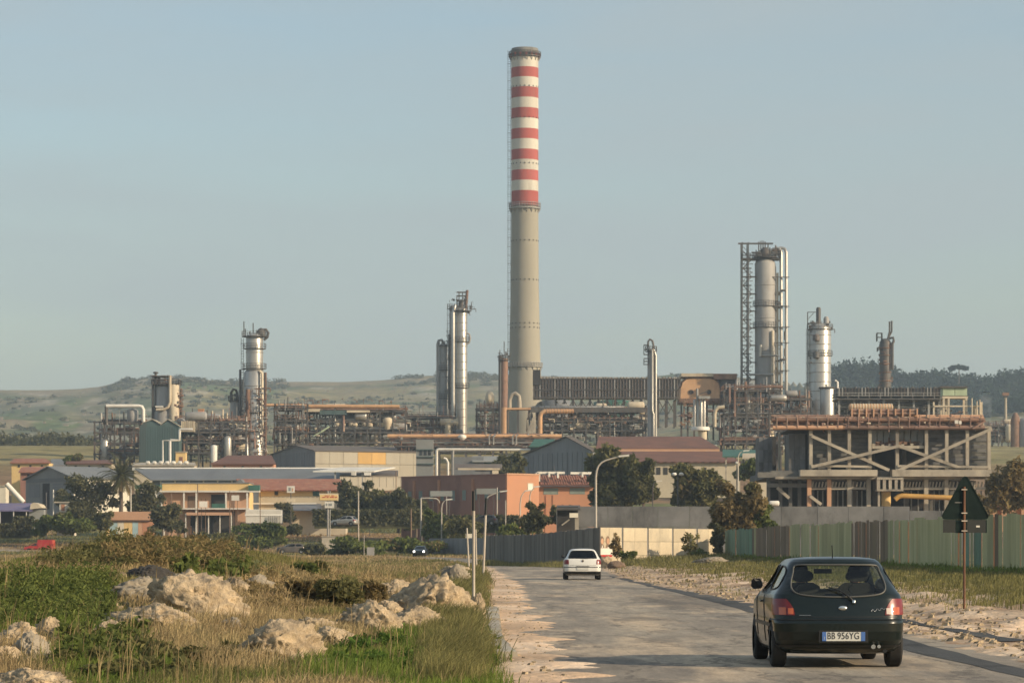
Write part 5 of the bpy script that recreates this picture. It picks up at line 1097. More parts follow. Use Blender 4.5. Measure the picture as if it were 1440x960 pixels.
# ------------------------------------------------------------------ ruined concrete frame on the right
Yc = 330; f = Fr(1260, 716, Yc); S = f.s
o = thing("ruined_building", "ruined two-storey concrete frame with diagonal braces under a red brown pipe deck", "ruin", f.o)
cols = (1140.5,1166.5,1194.5,1223.5,1262,1303,1331.5,1360.5,1391)
z_b, z_t = f.z(660), f.z(602)
for i, x in enumerate(cols):
    w_ = 4.6*S/2
    box("column", M["concrete"], o, f.x(x)-w_, f.x(x)+w_, 0,.6, z_b+.003, z_t)
for i, x in enumerate((1138.5,1166.5,1195,1222,1303,1331.5,1362,1391)):
    box("lower_column", M["peach_wall"] if i < 2 else M["concrete"], o, f.x(x)-.24, f.x(x)+.24, .2,.8, -4, f.z(673.5))
box("deck_beam", M["concrete"], o, f.x(1124), f.x(1232), -1.2,.9, f.z(669.5), f.z(660.6)); box("deck_beam", M["concrete"], o, f.x(1253), f.x(1392), -1.2,.9, f.z(670), f.z(660.6))
box("lower_beam", M["concrete"], o, f.x(1090), f.x(1392), -.3,.6, f.z(673.3), f.z(669.7-.0)-.01); box("deck", M["concrete_dark"], o, f.x(1085), f.x(1392), .95,30, f.z(669.6), f.z(661))
box("top_beam", M["concrete"], o, f.x(1136), f.x(1226), -.12,.7, f.z(602-.003), f.z(599)); box("top_beam", M["concrete"], o, f.x(1262), f.x(1394), -.12,.7, f.z(602-.003), f.z(599)); box("top_beam", M["concrete"], o, f.x(1226.1), f.x(1261.9), -.05,.7, f.z(597.5), f.z(595))
for (xa,ya,xb,yb,d) in ((1141,613,1250,661,-.25),(1140,656.5,1264,627,-.75),(1264,627,1345,656,-.25),(1256,664,1393,603,-.80)):
    MB().beam(f.p(xa,ya,d), f.p(xb,yb,d), .36, .34).build("diagonal_brace", M["concrete"], o)
MB().beam(f.p(1140,654.5,-.1), f.p(1226,656,-.1), .25).build("tie_beam", M["concrete"], o); MB().beam(f.p(1262,655,-.1), f.p(1391,656.5,-.1), .25).build("tie_beam", M["concrete"], o)
# plank-marked concrete infill behind the bays
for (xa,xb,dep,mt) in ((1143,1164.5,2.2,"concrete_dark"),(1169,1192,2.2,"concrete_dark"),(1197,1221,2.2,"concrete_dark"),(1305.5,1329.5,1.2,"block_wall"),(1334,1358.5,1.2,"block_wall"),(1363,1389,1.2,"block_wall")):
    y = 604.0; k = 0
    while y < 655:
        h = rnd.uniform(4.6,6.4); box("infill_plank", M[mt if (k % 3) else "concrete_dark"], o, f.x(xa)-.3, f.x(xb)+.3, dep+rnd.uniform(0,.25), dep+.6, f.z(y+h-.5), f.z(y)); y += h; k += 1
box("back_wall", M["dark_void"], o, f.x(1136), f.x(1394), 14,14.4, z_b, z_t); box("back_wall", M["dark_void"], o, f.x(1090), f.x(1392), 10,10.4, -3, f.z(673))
for x in (1150,1180,1210,1240,1285,1320,1350,1378):
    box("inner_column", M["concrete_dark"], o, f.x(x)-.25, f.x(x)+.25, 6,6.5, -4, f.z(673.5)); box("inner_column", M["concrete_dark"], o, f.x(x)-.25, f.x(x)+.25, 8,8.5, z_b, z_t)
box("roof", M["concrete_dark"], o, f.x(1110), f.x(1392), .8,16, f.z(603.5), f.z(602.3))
# grey upper panels and rubble sill in the middle bays
for k in range(4): box("upper_panel", M["grey_wall"], o, f.x(1227+9*k), f.x(1235+9*k), 1.4,1.7, f.z(626), f.z(601))
for k in range(4): box("upper_panel", M["grey_wall"], o, f.x(1265+9.3*k), f.x(1273+9.3*k), 1.4,1.7, f.z(622), f.z(603))
box("broken_sill", M["concrete"], o, f.x(1227), f.x(1259), .3,2.2, f.z(630.5), f.z(626.4)); box("broken_sill", M["concrete"], o, f.x(1265), f.x(1300), .3,2.2, f.z(630.2), f.z(626.2))
for xa, hh in ((1227,3),(1240,1.6),(1250,2.6),(1268,2.2),(1281,3),(1294,4)): box("sill_stub", M["concrete"], o, f.x(xa), f.x(xa+4), .3,.7, f.z(626.3), f.z(626.2-hh))
fittings(o, f.x(1230), f.x(1298), .8,1.3, f.z(626), f.z(620), 30, M["rust"], 91, .2,.5)
# left end seen obliquely: block panels
for (xa,xb,dy,mt) in ((1112.5,1136.5,3,"block_wall"),(1082,1102,14,"block_wall")):
    for j in range(3):
        for i in range(3):
            w_ = (xb-xa)/3; hh = (663-608)/3; box("block_panel", M[mt], o, f.x(xa+w_*i)+.02, f.x(xa+w_*(i+1))-.02, dy+rnd.uniform(0,.08), dy+.5, f.z(608+hh*(j+1))+.02, f.z(608+hh*j)-.02)
    box("panel_core", M["concrete_dark"], o, f.x(xa)+.1, f.x(xb)-.1, dy+.2, dy+6, f.z(663), f.z(608))
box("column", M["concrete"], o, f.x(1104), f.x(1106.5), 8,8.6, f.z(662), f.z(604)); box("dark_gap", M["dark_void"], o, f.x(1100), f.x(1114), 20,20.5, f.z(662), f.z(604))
box("side_beam", M["concrete_dark"], o, f.x(1066), f.x(1124), .5,1.3, f.z(671), f.z(663.4)); box("side_beam", M["concrete_dark"], o, f.x(1080), f.x(1138), 1.0,1.6, f.z(684.5), f.z(679))
for x in (1083,1100,1114,1127): box("lower_column", M["concrete_dark"], o, f.x(x)-.2, f.x(x)+.2, 2,2.5, -4, f.z(671.3))
MB().beam(f.p(1094,685,1), f.p(1111,700,1), .35).build("fallen_beam", M["concrete"], o); MB().beam(f.p(1139,697,.1), f.p(1155,709,.1), .35).build("fallen_beam", M["concrete"], o)
# balusters between the lower columns
for (xa,xb) in ((1141,1164),(1169,1192.5),(1197.5,1219),(1269,1300.5),(1306,1329),(1334,1359.5),(1364.5,1388.5)):
    box("rail_beam", M["concrete"], o, f.x(xa), f.x(xb), .35,.6, f.z(688), f.z(684.6))
    n_ = max(3, int((xb-xa)/4.4))
    for k in range(n_):
        x = xa+(xb-xa)*(k+.5)/n_; MB().beam(f.p(x-.6,684.4,.47), f.p(x+.9,677,.47), .16).build("baluster", M["concrete"], o)
    for k in range(3): x = xa+(xb-xa)*(k+.7)/3.2; box("inner_post", M["grey_wall"], o, f.x(x)-.07, f.x(x)+.07, 2.4,2.6, -3, f.z(689))
# slotted parapet box, stub tank, ochre pipe
box("parapet_box", M["concrete"], o, f.x(1231), f.x(1268), -1.5,.15, f.z(690.5), f.z(688)); box("parapet_box", M["concrete"], o, f.x(1231), f.x(1268), -1.5,.15, f.z(674.5), f.z(671.5)); box("parapet_back", M["concrete_dark"], o, f.x(1232), f.x(1267), -.4,-.2, f.z(688), f.z(674.5))
for k in range(5): box("parapet_post", M["concrete"], o, f.x(1231+8.3*k), f.x(1235.4+8.2*k) if k < 4 else f.x(1268), -1.45,-.45, f.z(687.9), f.z(674.6))
MB().lathe([(6.6*S,-4),(6.6*S,f.z(690.8))],20,(f.x(1247),.6)).build("stub_column", M["yellow_wall"], o); box("parapet_leg", M["concrete"], o, f.x(1233), f.x(1236), -1.0,-.7, -4, f.z(690.6))
tube("ochre_pipe", M["yellow_pipe"], o, [f.p(1257,702,-1),f.p(1262,698,-1),f.p(1267,697,-1),f.p(1342,700,-1)], .30, 10)
# red brown pipe deck
for i,(y,r,mt) in enumerate(((603.5-2.2,.26,"redpipe"),(598.2,.20,"redpipe"),(594.8,.22,"redpipe"),(590.6,.24,"rust"),(587.4,.16,"redpipe"),(584.4,.14,"redpipe"))):
    for k in range(3):
        xa = 1086+k*100+rnd.uniform(-3,3); tube("deck_pipe", M[mt if rnd.random() < .75 else "peach_wall"], o, [f.p(xa,y,-.35+(i % 3)*.5),f.p(min(xa+101,1384),y,-.35+(i % 3)*.5)], r, 8)
for x in np.arange(1092, 1384, 14.3): box("deck_post", M["redpipe"], o, f.x(x)-.05, f.x(x)+.05, -.62,-.52, f.z(602), f.z(581.5+rnd.uniform(0,5)))
for x0_,x1_,y0_ in ((1196,1290,577),(1196,1290,581)): tube("upper_deck_pipe", M["redpipe"], o, [f.p(x0_,y0_,.2),f.p(x1_,y0_,.2)], .2)
for x in np.arange(1198, 1292, 10.2): box("deck_post", M["peach_wall"], o, f.x(x)-.08, f.x(x)+.08, -.1,.08, f.z(586), f.z(574.6))
for k in range(9): xa = 1120+k*28; box("deck_panel", M["redpipe"], o, f.x(xa), f.x(xa+rnd.uniform(10,19)), .9,1.1, f.z(rnd.choice((596,602))), f.z(rnd.choice((585,589))))
fittings(o, f.x(1088), f.x(1384), -.5,1.6, f.z(602), f.z(586), 240, M["redpipe"], 92, .15,.5); fittings(o, f.x(1088), f.x(1384), -.6,1.2, f.z(602), f.z(586), 70, M["cream"], 93, .1,.28); fittings(o, f.x(1088), f.x(1384), -.2,1.6, f.z(602), f.z(584), 130, M["steel"], 94, .2,.5)
box("white_box", M["white"], o, f.x(1341), f.x(1346), -.9,-.7, f.z(596), f.z(591)); box("white_box", M["white"], o, f.x(1347), f.x(1350.5), -.9,-.7, f.z(596.5), f.z(592))
MB().beam(f.p(1366,603,-.9), f.p(1384,592,-.9), .16).build("stair_flight", M["redpipe"], o)
# broken wall and beam right of the frame
f = Fr(1420, 712, 335); o = thing("broken_wall", "crumbling wall stubs with a fallen dark roof right of the concrete frame", "ruin", f.o)
for x in (1396,1412,1424,1440): box("stub", M["peach_wall"], o, f.x(x)-.3, f.x(x)+.4, 0,.6, -3, f.z(676+(x % 7)))
box("wall", M["peach_wall"], o, f.x(1396), f.x(1446), .65,1, -3, f.z(690)); slope(o,"fallen_roof",M["dark_void"],1393,1450,672,666,-1,5,f,1410,1452); slope(o,"sheet",M["white_wall"],1424,1450,663,658,0,3,f,1420,1450)
f = Fr(1093, 712, 322); tag(MB().hdrum(f.x(1081),f.x(1096),0,f.z(707.5),.32,10).build("white_drum", M["white"], None, loc=f.o), "white drum lying on its side under the left end of the ruined frame", "drum")
# ------------------------------------------------------------------ walls and fences beside the road
# green corrugated fence on the right bank
A = np.array((17.9,238.0)); B_ = np.array((22.4,118.0)); C_ = np.array((23.6,92.0))
gf = thing("green_fence", "long green corrugated iron fence with rusty brown sheets on the right bank", "fence", (0,0,0))
L_ = np.hypot(*(B_-A)); d_ = (B_-A)/L_; t = 0; k = 0
def colour_at(px):
    if px < 1058: return "teal_green"
    if 1058 <= px < 1092: return "rust_sheet" if rnd.random() < .8 else "green_sheet"
    if 1092 <= px < 1108: return "rust_sheet"
    if 1196 <= px < 1248: return "rust_sheet" if rnd.random() < .85 else "green_sheet"
    if 1350 <= px < 1382: return "teal_green" if rnd.random() < .5 else "green_sheet"
    if 1396 <= px < 1404: return "rust_sheet"
    return "green_sheet"
tot = L_+np.hypot(*(C_-B_))
def fpt(t): return A+d_*t if t < L_ else B_+(C_-B_)*(t-L_)/(tot-L_)
while t < tot-1:
    w_ = .92; p0 = fpt(t)+np.array((rnd.uniform(-.06,.06),0)); p1 = fpt(min(tot, t+w_*rnd.uniform(.98,1.06)))+np.array((rnd.uniform(-.06,.06),0)); px = 720+F*p0[0]/p0[1]
    zb = g1(*p0)-.15; zt = np.interp(px,[1018,1100,1200,1300,1440,1700],[2.95,3.05,3.02,3.0,2.95,2.9])+rnd.uniform(-.09,.07)
    corrugate(gf, "sheet", M[colour_at(px)], p0, p1, zb, zt, .23, .045)
    if k % 3 == 0: box("post", M["rustpole"], gf, p0[0]+.1, p0[0]+.18, p0[1]-.04, p0[1]+.04, zb, zt-.1)
    t += w_; k += 1
# pale concrete panel wall
pw = thing("panel_wall", "pale sunlit concrete panel wall with posters and dark joints behind the white car", "wall", (0,0,0))
P0 = np.array((6.75,228.0)); P1 = np.array((17.6,240.0)); n_ = 5; Lw = np.hypot(*(P1-P0)); dw = (P1-P0)/Lw; aw = math.atan2(dw[1],dw[0])
for i in range(n_):
    q = P0+dw*Lw*i/n_; ww = Lw/n_; zb = -.25; zt = 3.12-.015*i
    e = bpy.data.objects.new("wall_bay", None); COL.objects.link(e); e.parent = pw; e.location = (q[0],q[1],0); e.rotation_euler = (0,0,aw)
    for j in range(3):
        h0 = zb+(zt-zb)*j/3; h1 = zb+(zt-zb)*(j+1)/3
        box("panel", M["panel_wall"], e, .16, ww*.5-.012, 0,.09, h0+.012, h1-.012); box("panel", M["panel_wall"], e, ww*.5+.012, ww-.04, .004,.09, h0+.012, h1-.012)
    box("joint_post", M["block_wall"], e, -.02,.12, .03,.16, zb, zt-.03); box("backing", M["block_wall"], e, .12, ww-.02, .094,.14, zb, zt-.02)
# election style posters pasted on the first bay: plain busts on white over a red band
po = thing("wall_poster", "two small pasted posters with dark haired busts over a white and red band", "poster", (P0[0],P0[1],0), aw)
box("paper", M["white"], po, .30, 1.95, -.012,-.002, .72, 1.45); box("red_band", M["red_paint"], po, .5, 1.95, -.016,-.0125, .74, .92)
for cx in (.68,1.42):
    q = MB(); q.add([(cx+.27*cos(2*pi*k/14),-.010,2.07+.36*sin(2*pi*k/14)) for k in range(14)],[tuple(range(14))]); q.add([(cx-.30,-.010,1.452),(cx+.32,-.010,1.452),(cx+.20,-.010,1.74),(cx-.18,-.010,1.74)],[(0,1,2,3)]); q.build("hair", M["wood"], po, recalc=False)
    q = MB(); q.add([(cx+.05+.17*cos(2*pi*k/12),-.014,2.01+.24*sin(2*pi*k/12)) for k in range(12)],[tuple(range(12))]); q.build("face", M["peach_wall"], po, recalc=False)
    q = MB(); q.add([(cx-.02,-.015,1.47),(cx+.14,-.015,1.47),(cx+.10,-.015,1.69),(cx+.03,-.015,1.69)],[(0,1,2,3)]); q.build("shirt", M["white"], po, recalc=False)
# long grey block wall further back
bw = thing("block_wall", "long weathered grey block wall running behind the pale panel wall", "wall", (0,0,0))
x = 6.1; Yb = 264
while x < 40.0:
    ww = rnd.uniform(2.2,3.4)
    for j in range(2):
        z0, z1 = (1.0,3.4) if j == 0 else (3.43,5.32+.0)
        if x > 36 and j == 1: z1 -= .4
        box("wall_slab", M["block_wall"], bw, x+.015, x+ww-.015, Yb+rnd.uniform(0,.05), Yb+.3, z0-(2 if j == 0 else 0), z1)
    x += ww
# two grey sheet fences
gs = thing("grey_fence", "dark brown grey board fence across the end of the road", "fence", (0,0,0))
pts = [np.array((-2.3,250.0)),np.array((1.8,236.0)),np.array((4.6,226.5)),np.array((6.9,221.0))]
def run(root, pts, step, zfun, name, matf, dep, post=None):
    i = 0; k = 0
    for a, b in zip(pts[:-1], pts[1:]):
        L = np.hypot(*(b-a)); n = max(1,int(round(L/step)))
        for j in range(n):
            p0 = a+(b-a)*j/n; p1 = a+(b-a)*(j+.97)/n; m_ = matf(k); zb, zt = zfun(p0, k); dd = (p1-p0)/np.hypot(*(p1-p0)); nn = np.array((dd[1],-dd[0]))*(dep+rnd.uniform(0,dep))
            q0, q1 = p0+nn, p1+nn
            MB().add([(q0[0],q0[1],zb),(q1[0],q1[1],zb),(q1[0],q1[1],zt),(q0[0],q0[1],zt),(p0[0],p0[1],zb),(p1[0],p1[1],zb),(p1[0],p1[1],zt),(p0[0],p0[1],zt)],[(0,1,2,3),(7,6,5,4),(3,2,6,7),(0,3,7,4),(1,5,6,2)]).build(name, M[m_], root)
            k += 1
run(gs, pts, .42, lambda p, k: (-.3, np.interp(p[1],[221,226,236,250],[3.05,2.85,2.6,2.55])+rnd.uniform(-.06,.05)), "board", lambda k: "brown_board", .05)
gs2 = thing("grey_fence", "light grey ribbed sheet fence along the side road, left of the dark board fence", "fence", (0,0,0))
run(gs2, [np.array((-11.0,382.0)),np.array((-3.2,366.0))], .9, lambda p, k: (0, 2.75), "sheet", lambda k: "grey_sheet", .10)
tag(tube("gate_post", M["steel"], None, [(0,0,-.3),(0,0,2.7)], .16, 8, loc=(-12.3,386,.4)), "dark post with round cap at the left end of the light grey fence", "post")
box("end_post", M["grey_paint"], gs2, -11.2,-10.9, 381.6,381.9, 0, 2.3)
# white gate pillar and dark canopy left of the panel wall
f = Fr(811, 752, 250); o = thing("gate_pillar", "pale stone gate pillar with square lamp box left of the grey block wall", "pillar", f.o); box("shaft", M["concrete"], o, f.x(808.5), f.x(814), 0,.5, -2, f.z(727.5)); box("lamp_box", M["white_wall"], o, f.x(801), f.x(813), -.1,.6, f.z(727.3), f.z(721))
f = Fr(798, 756, 262); o = thing("dark_shelter", "dark boarded shelter behind the gate pillar", "shelter", f.o); box("wall", M["dark_void"], o, f.x(784), f.x(813), .6,4, -2.5, f.z(712)); slope(o,"roof",M["steel"],783,816,714,710,0,4,f); MB().beam(f.p(790,738,.3), f.p(801,730,.3), .12).build("rail", M["concrete"], o)

# ------------------------------------------------------------------ poles, lamps, boards
def pole(name, label, px, ybase, ytop, Y, r, mat="pole", lean=0, cat="pole", dark_top=None, group=None, base=None):
    f = Fr(px, ybase, Y); o = thing(name, label, cat, f.o, group=group)
    h = f.z(ytop); x1 = lean*f.s
    if dark_top:
        k = (f.z(dark_top))/h
        tube("lower_post", M[mat], o, [(0,0,-.6),(x1*k,0,h*k)], r); tube("upper_post", M["black"], o, [(x1*k,0,h*k+.002),(x1,0,h)], r*1.15)
    else: tube("post", M[mat], o, [(0,0,-1.0),(x1,0,h)], [r,r*.85])
    return o, f
pole("roadside_pole", "tall upright roadside pole with black upper part, beside the pale boulder", 666, 858, 690, 66, .035, dark_top=718)
pole("roadside_pole", "leaning pale pole with black top standing in the verge grass beyond the boulder", 678.5, 816, 700, 130, .055, lean=5.5, dark_top=724)
pole("roadside_pole", "short pale stake on the verge left of the two tall poles, bending left", 661, 806, 742, 172, .06, lean=-4.5)
pole("roadside_pole", "short pale stake between the upright pole and the leaning pole", 670.5, 800, 744, 190, .055, lean=-1.5)
def lamp(name, label, px, ybase, pts, head, Y, r=.09, mat="pole", cat="street lamp", group=None, low=None, headm="white"):
    """pts: photo pixels along the bent arm after the base"""
    f = Fr(px, ybase, Y); o = thing(name, label, cat, f.o, group=group)
    P = [f.p(px, ybase)]+[f.p(*q) for q in pts]; P[0] = (P[0][0],0,-2.5)
    n = len(P); tube("mast", M[mat], o, P, [r*(1.2-.55*i/(n-1)) for i in range(n)], 8)
    if low: tube("base_sleeve", M["orange_pipe"], o, [(0,0,-2.4),(0,0,f.z(low))], r*1.7, 8)
    if head:
        x, y = head; q = MB(); hx = 1 if x >= pts[-2][0] else -1; l = .55*r/.09
        a = Vector(f.p(x-hx*2, y+.4)); b = a+Vector((hx*l*1.7,0,.16*l)); q.beam(a, b, .34*l/.55, .16*l/.55); q.build("lamp_head", M[headm], o)
    return o
lamp("street_lamp", "tall white street lamp with long arm bending right, rising behind the panel wall", 838, 760, [(838,720),(837.8,676),(838,668),(839.2,661),(841.5,655),(846,650),(852,647),(864,643.5),(871,641.5)], (872,641), 242, .085, mat="pole")
G_ = "street lamps beyond the board fence"
lamp("street_lamp", "lamp whose arm bends right behind the leaning pole, before the maroon wall", 684, 770, [(683,730),(682,712),(683,703),(687,697.5),(695,694),(703,691)], (705,690.5), 400, .10, group=G_, low=742)
lamp("street_lamp", "curved lamp left of the orange end wall's foot, buff at its base", 731, 762, [(731.5,730),(731.5,708),(733,698),(736,692.5),(739,690)], (740,689.5), 330, .075, group=G_, low=724)
lamp("street_lamp", "curved lamp in front of the orange end wall's small window, buff at its base", 746, 762, [(745.5,730),(745,706),(745,697),(747,690),(751,686)], (752,684), 330, .075, group=G_, low=718)
lamp("street_lamp", "small bent lamp without light head left of the grey notice board post", 621, 768, [(621,740),(621,714),(622,708),(625,704),(628,702.5)], (629,702), 380, .085, group=G_)
lamp("street_lamp", "post with a long level arm turning down at its end, before the maroon wall", 592, 764, [(592,740),(592,700.5),(592.3,700.2),(606,700.2),(614,701),(617,703.5),(618,707)], None, 400, .11, group=G_)
lamp("street_lamp", "lamp with a single head between the dark trees right of the tall street lamp", 918, 740, [(918,700),(918,685),(920,679),(923,676)], (925,676), 360, .07, group=G_, mat="steel")
lamp("street_lamp", "low street lamp over the brown roofs left of the ruined frame", 1038, 690, [(1038,655),(1038,642),(1040,637),(1044,634)], (1047,633.5), 430, .09, group=G_)
f = Fr(953, 740, 350); o = thing("twin_lamp", "post with two round white lamp globes above the grey block wall", "street lamp", f.o)
tube("mast", M["steel"], o, [(0,0,-2),(0,0,f.z(670))], .09); tube("cross_arm", M["steel"], o, [f.p(946,667.5),f.p(960,667.5)], .06)
for x in (948,958): MB().lathe([(.05,f.z(669)),(.28,f.z(668)),(.32,f.z(666)),(.2,f.z(664.3)),(.02,f.z(664))],10,(f.x(x),0)).build("globe", M["white"], o)
f = Fr(1036, 690, 432); o = thing("lamp_globe_post", "short post with one bright white globe at the edge of the brown roof", "street lamp", f.o); tube("mast", M["steel"], o, [(0,0,-2),(0,0,f.z(652))], .07); MB().lathe([(.05,f.z(653)),(.25,f.z(652)),(.25,f.z(649.5)),(.05,f.z(648.5))],10).build("globe", M["white"], o)
GP = "bare poles along the far side road"
for (lb,px,yb,yt,Y,r,mt) in (
    ("bare pole just right of the white container, in front of its canopy",504,752,690,420,.11,"pole"),
    ("thin grey pole right of the curved lamp before the maroon wall",628,756,695,400,.06,"pole"),
    ("short bare pole standing on the shaded wall line under the second notice board",699,740,685,400,.10,"pole"),
    ("bare pale pole left of the curved lamps at the orange end wall",711,762,703,335,.075,"pole"),
    ("dark red thin pole in front of the cypress bushes",766,756,716,300,.045,"rustpole"),
    ("thin grey pole left of the dark shelter",783,750,715,290,.035,"pole"),
    ("slim dark pole in front of the dark hedge block at far left",65,758,692,440,.085,"steel"),
    ("dark pole before the painted huts and yellow house corner",241,755,693,430,.085,"wood"),
    ("dark pole in front of the yellow house white board",278,748,680,440,.085,"wood"),
    ("dark pole in front of the yellow house right bay",323,746,690,440,.075,"wood"),
    ("thin dark pole right of the white trailer",366,748,692,440,.07,"wood"),
    ("white slender mast left of the palm trunk's right side",184,722,682,455,.10,"white"),
    ("short white mast before the grey workshop doorway",75,716,688,480,.10,"white"),
    ("grey stake beside the concrete block on the rough field",512,782,752,345,.04,"pole"),
    ("grey thin pole above the low wall right of the sunlit white container",557,712,662,470,.08,"wood"),
    ("small white stake in front of the big round bush",296,775,757,330,.05,"white"),
    ("wooden gate stake under the maroon wall",578,745,715,410,.12,"wood"),
    ("white stake above the board fence by the curved lamps",763,745,716,300,.03,"pole")):
    pole("utility_pole", lb, px, yb, yt, Y, r, mt, group=GP)
# advertising tower with faded boards
f = Fr(461, 758, 400); o = thing("advertising_sign", "tall roadside sign with yellow shield board above a smaller white board", "sign", f.o)
tube("post", M["grey_paint"], o, [(0,0,-1),(0,0,f.z(690))], .13)
tube("post", M["grey_paint"], o, [(.3,0,-1),(.3,0,f.z(690))], .08)
box("yellow_board", M["yellow_wall"], o, f.x(450), f.x(475), -.25,-.15, f.z(703), f.z(695.5)); box("white_border", M["cream"], o, f.x(449), f.x(476), -.14,-.06, f.z(704), f.z(693.5))
q = MB()
for xx,w_ in ((453,5),(459.5,3),(464,6),(471,3)): q.box(f.x(xx),f.x(xx+w_),-.27,-.252,f.z(699.5),f.z(698.2))
for xx,w_ in ((457,7),(466,4)): q.box(f.x(xx),f.x(xx+w_),-.27,-.252,f.z(697.2),f.z(696.2))
q.build("red_lettering", M["red_paint"], o)
box("white_board", M["white"], o, f.x(457), f.x(470), -.25,-.15, f.z(714), f.z(705)); q = MB()
for xx,w_ in ((458.5,2),(462,5)): q.box(f.x(xx),f.x(xx+w_),-.27,-.252,f.z(711),f.z(707.5))
q.build("dark_lettering", M["grey_wall"], o)
f = Fr(409, 745, 425); o = thing("round_sign", "white square board over a small cream plate on a post before the brown roofed house", "sign", f.o); tube("post", M["steel"], o, [(0,0,-1),(0,0,f.z(683))], .06)
box("board", M["white"], o, f.x(403.5), f.x(414.5), -.15,-.08, f.z(692.5), f.z(683)); box("emblem", M["grey_wall"], o, f.x(406), f.x(409), -.18,-.152, f.z(690), f.z(685)); box("emblem", M["peach_wall"], o, f.x(410.5), f.x(412.5), -.18,-.152, f.z(690.5), f.z(686)); box("plate", M["cream"], o, f.x(403.5), f.x(415.5), -.15,-.08, f.z(705), f.z(700.5))
for (px,w_,y0,y1,lb,Y) in ((286,11.5,713,704.5,"white blank board on two posts in front of the yellow house's middle bay",445),(331,11,703.5,696,"white blank board before the yellow house's right bay",445)):
    f = Fr(px, 742, Y); o = thing("white_board", lb, "sign", f.o, group="white boards before the yellow house"); box("board", M["white"], o, f.x(px-w_/2), f.x(px+w_/2), -.06,0, f.z(y0), f.z(y1))
    for dx in (-3,3): box("post", M["wood"], o, f.x(px+dx)-.04, f.x(px+dx)+.04, .002,.08, -1, f.z(y1-4))
f = Fr(467, 768, 372); o = thing("concrete_block", "weathered pale concrete block lying on the rough field under the tall sign", "block", f.o)
m_ = MB().box(f.x(452.5),f.x(481.5),0,1.0,-.6,f.z(754.5)).build("block_body", M["concrete"], o); box("cap", M["concrete"], o, f.x(452), f.x(482), -.08,1.1, f.z(754.5)+.002, f.z(753.4))
f = Fr(522, 781, 350); tag(box("grey_bin", M["grey_paint"], None, f.x(516), f.x(526), 0,.7, -.1, f.z(769), loc=f.o), "small grey roadside cabinet at the edge of the side road", "cabinet")
# low wall stubs along the field edge by the board fence
f = Fr(650, 758, 372); tag(box("low_wall", M["white_wall"], None, f.x(655), f.x(664), 0,.4, -.5, f.z(750), loc=f.o), "small white wall block above the light grey fence", "wall")

# ------------------------------------------------------------------ warning sign seen from behind
f = Fr(1356, 866, 58.5); o = thing("road_sign", "triangular warning sign seen from behind on a rusty post with a grey plate below", "road sign", (f.o.x,f.o.y,g1(f.o.x,f.o.y)))
zb = at(1356,866,58.5).z-g1(f.o.x,f.o.y)
def tz(py): return (866-py)*f.s+zb
def roundtri(pts, r, n=5):
    out = []; pts = [Vector((a,b)) for a,b in pts]
    for i in range(3):
        p = pts[i]; a = (pts[i-1]-p).normalized(); b = (pts[(i+1)%3]-p).normalized(); h = math.acos(max(-1,min(1,a.dot(b))))/2
        t = r/math.tan(h); c = p+(a+b).normalized()*r/math.sin(h); s = p+a*t-c; e = p+b*t-c
        a0 = math.atan2(s.y,s.x); a1 = math.atan2(e.y,e.x)
        while a1-a0 > pi: a1 -= 2*pi
        while a1-a0 < -pi: a1 += 2*pi
        for k in range(n+1): th = a0+(a1-a0)*k/n; out.append((c.x+r*cos(th), c.y+r*sin(th)))
    return out
SB = pmat("sign_back", (.018,.03,.028), (.012,.02,.019), 3, rough=.95, vary=0, spec=.1)
GPm = pmat("grey_plate", (.055,.058,.055), (.045,.048,.045), 3, rough=.9, vary=0, spec=.1)
tri = roundtri([(f.x(1322.5),tz(729.5)),(f.x(1392.5),tz(729.5)),(f.x(1357.5),tz(665.5))], .06)
MB().prism(tri, .02,.035).build("triangle_plate", SB, o)
n_ = len(tri); q = MB()
for i in range(n_):
    a, b = tri[i], tri[(i+1)%n_]; q.beam((a[0],.018,a[1]),(b[0],.018,b[1]), .014,.018)
q.build("plate_rim", SB, o)
tube("post", M["rustpole"], o, [(0,0,-.4),(0,0,tz(684))], .026, 10)
box("plate", GPm, o, f.x(1326.5), f.x(1343.8), .022,.034, tz(748.5), tz(730.4), label="grey end of the lower plate"); box("plate", SB, o, f.x(1344), f.x(1360), .020,.036, tz(749), tz(730.4), label="dark middle of the lower plate"); box("plate", GPm, o, f.x(1360.2), f.x(1386.5), .022,.034, tz(748.8), tz(730.4), label="grey end of the lower plate with a small pale sticker")
box("plate_edge", SB, o, f.x(1386.6), f.x(1388), .02,.05, tz(749), tz(730.4))
box("sticker", M["white"], o, f.x(1373), f.x(1378), .018,.0215, tz(741), tz(738.5)); box("sticker", M["grey_paint"], o, f.x(1343), f.x(1353), .014,.0155, tz(706.6), tz(705.8))
for y in (688,721,732,746): box("clamp", M["pole"], o, -.058,.058, -.035,.018, tz(y+.8), tz(y-.8))
box("foot", M["concrete"], o, -.10,.25, -.06,.06, -.02,.03)

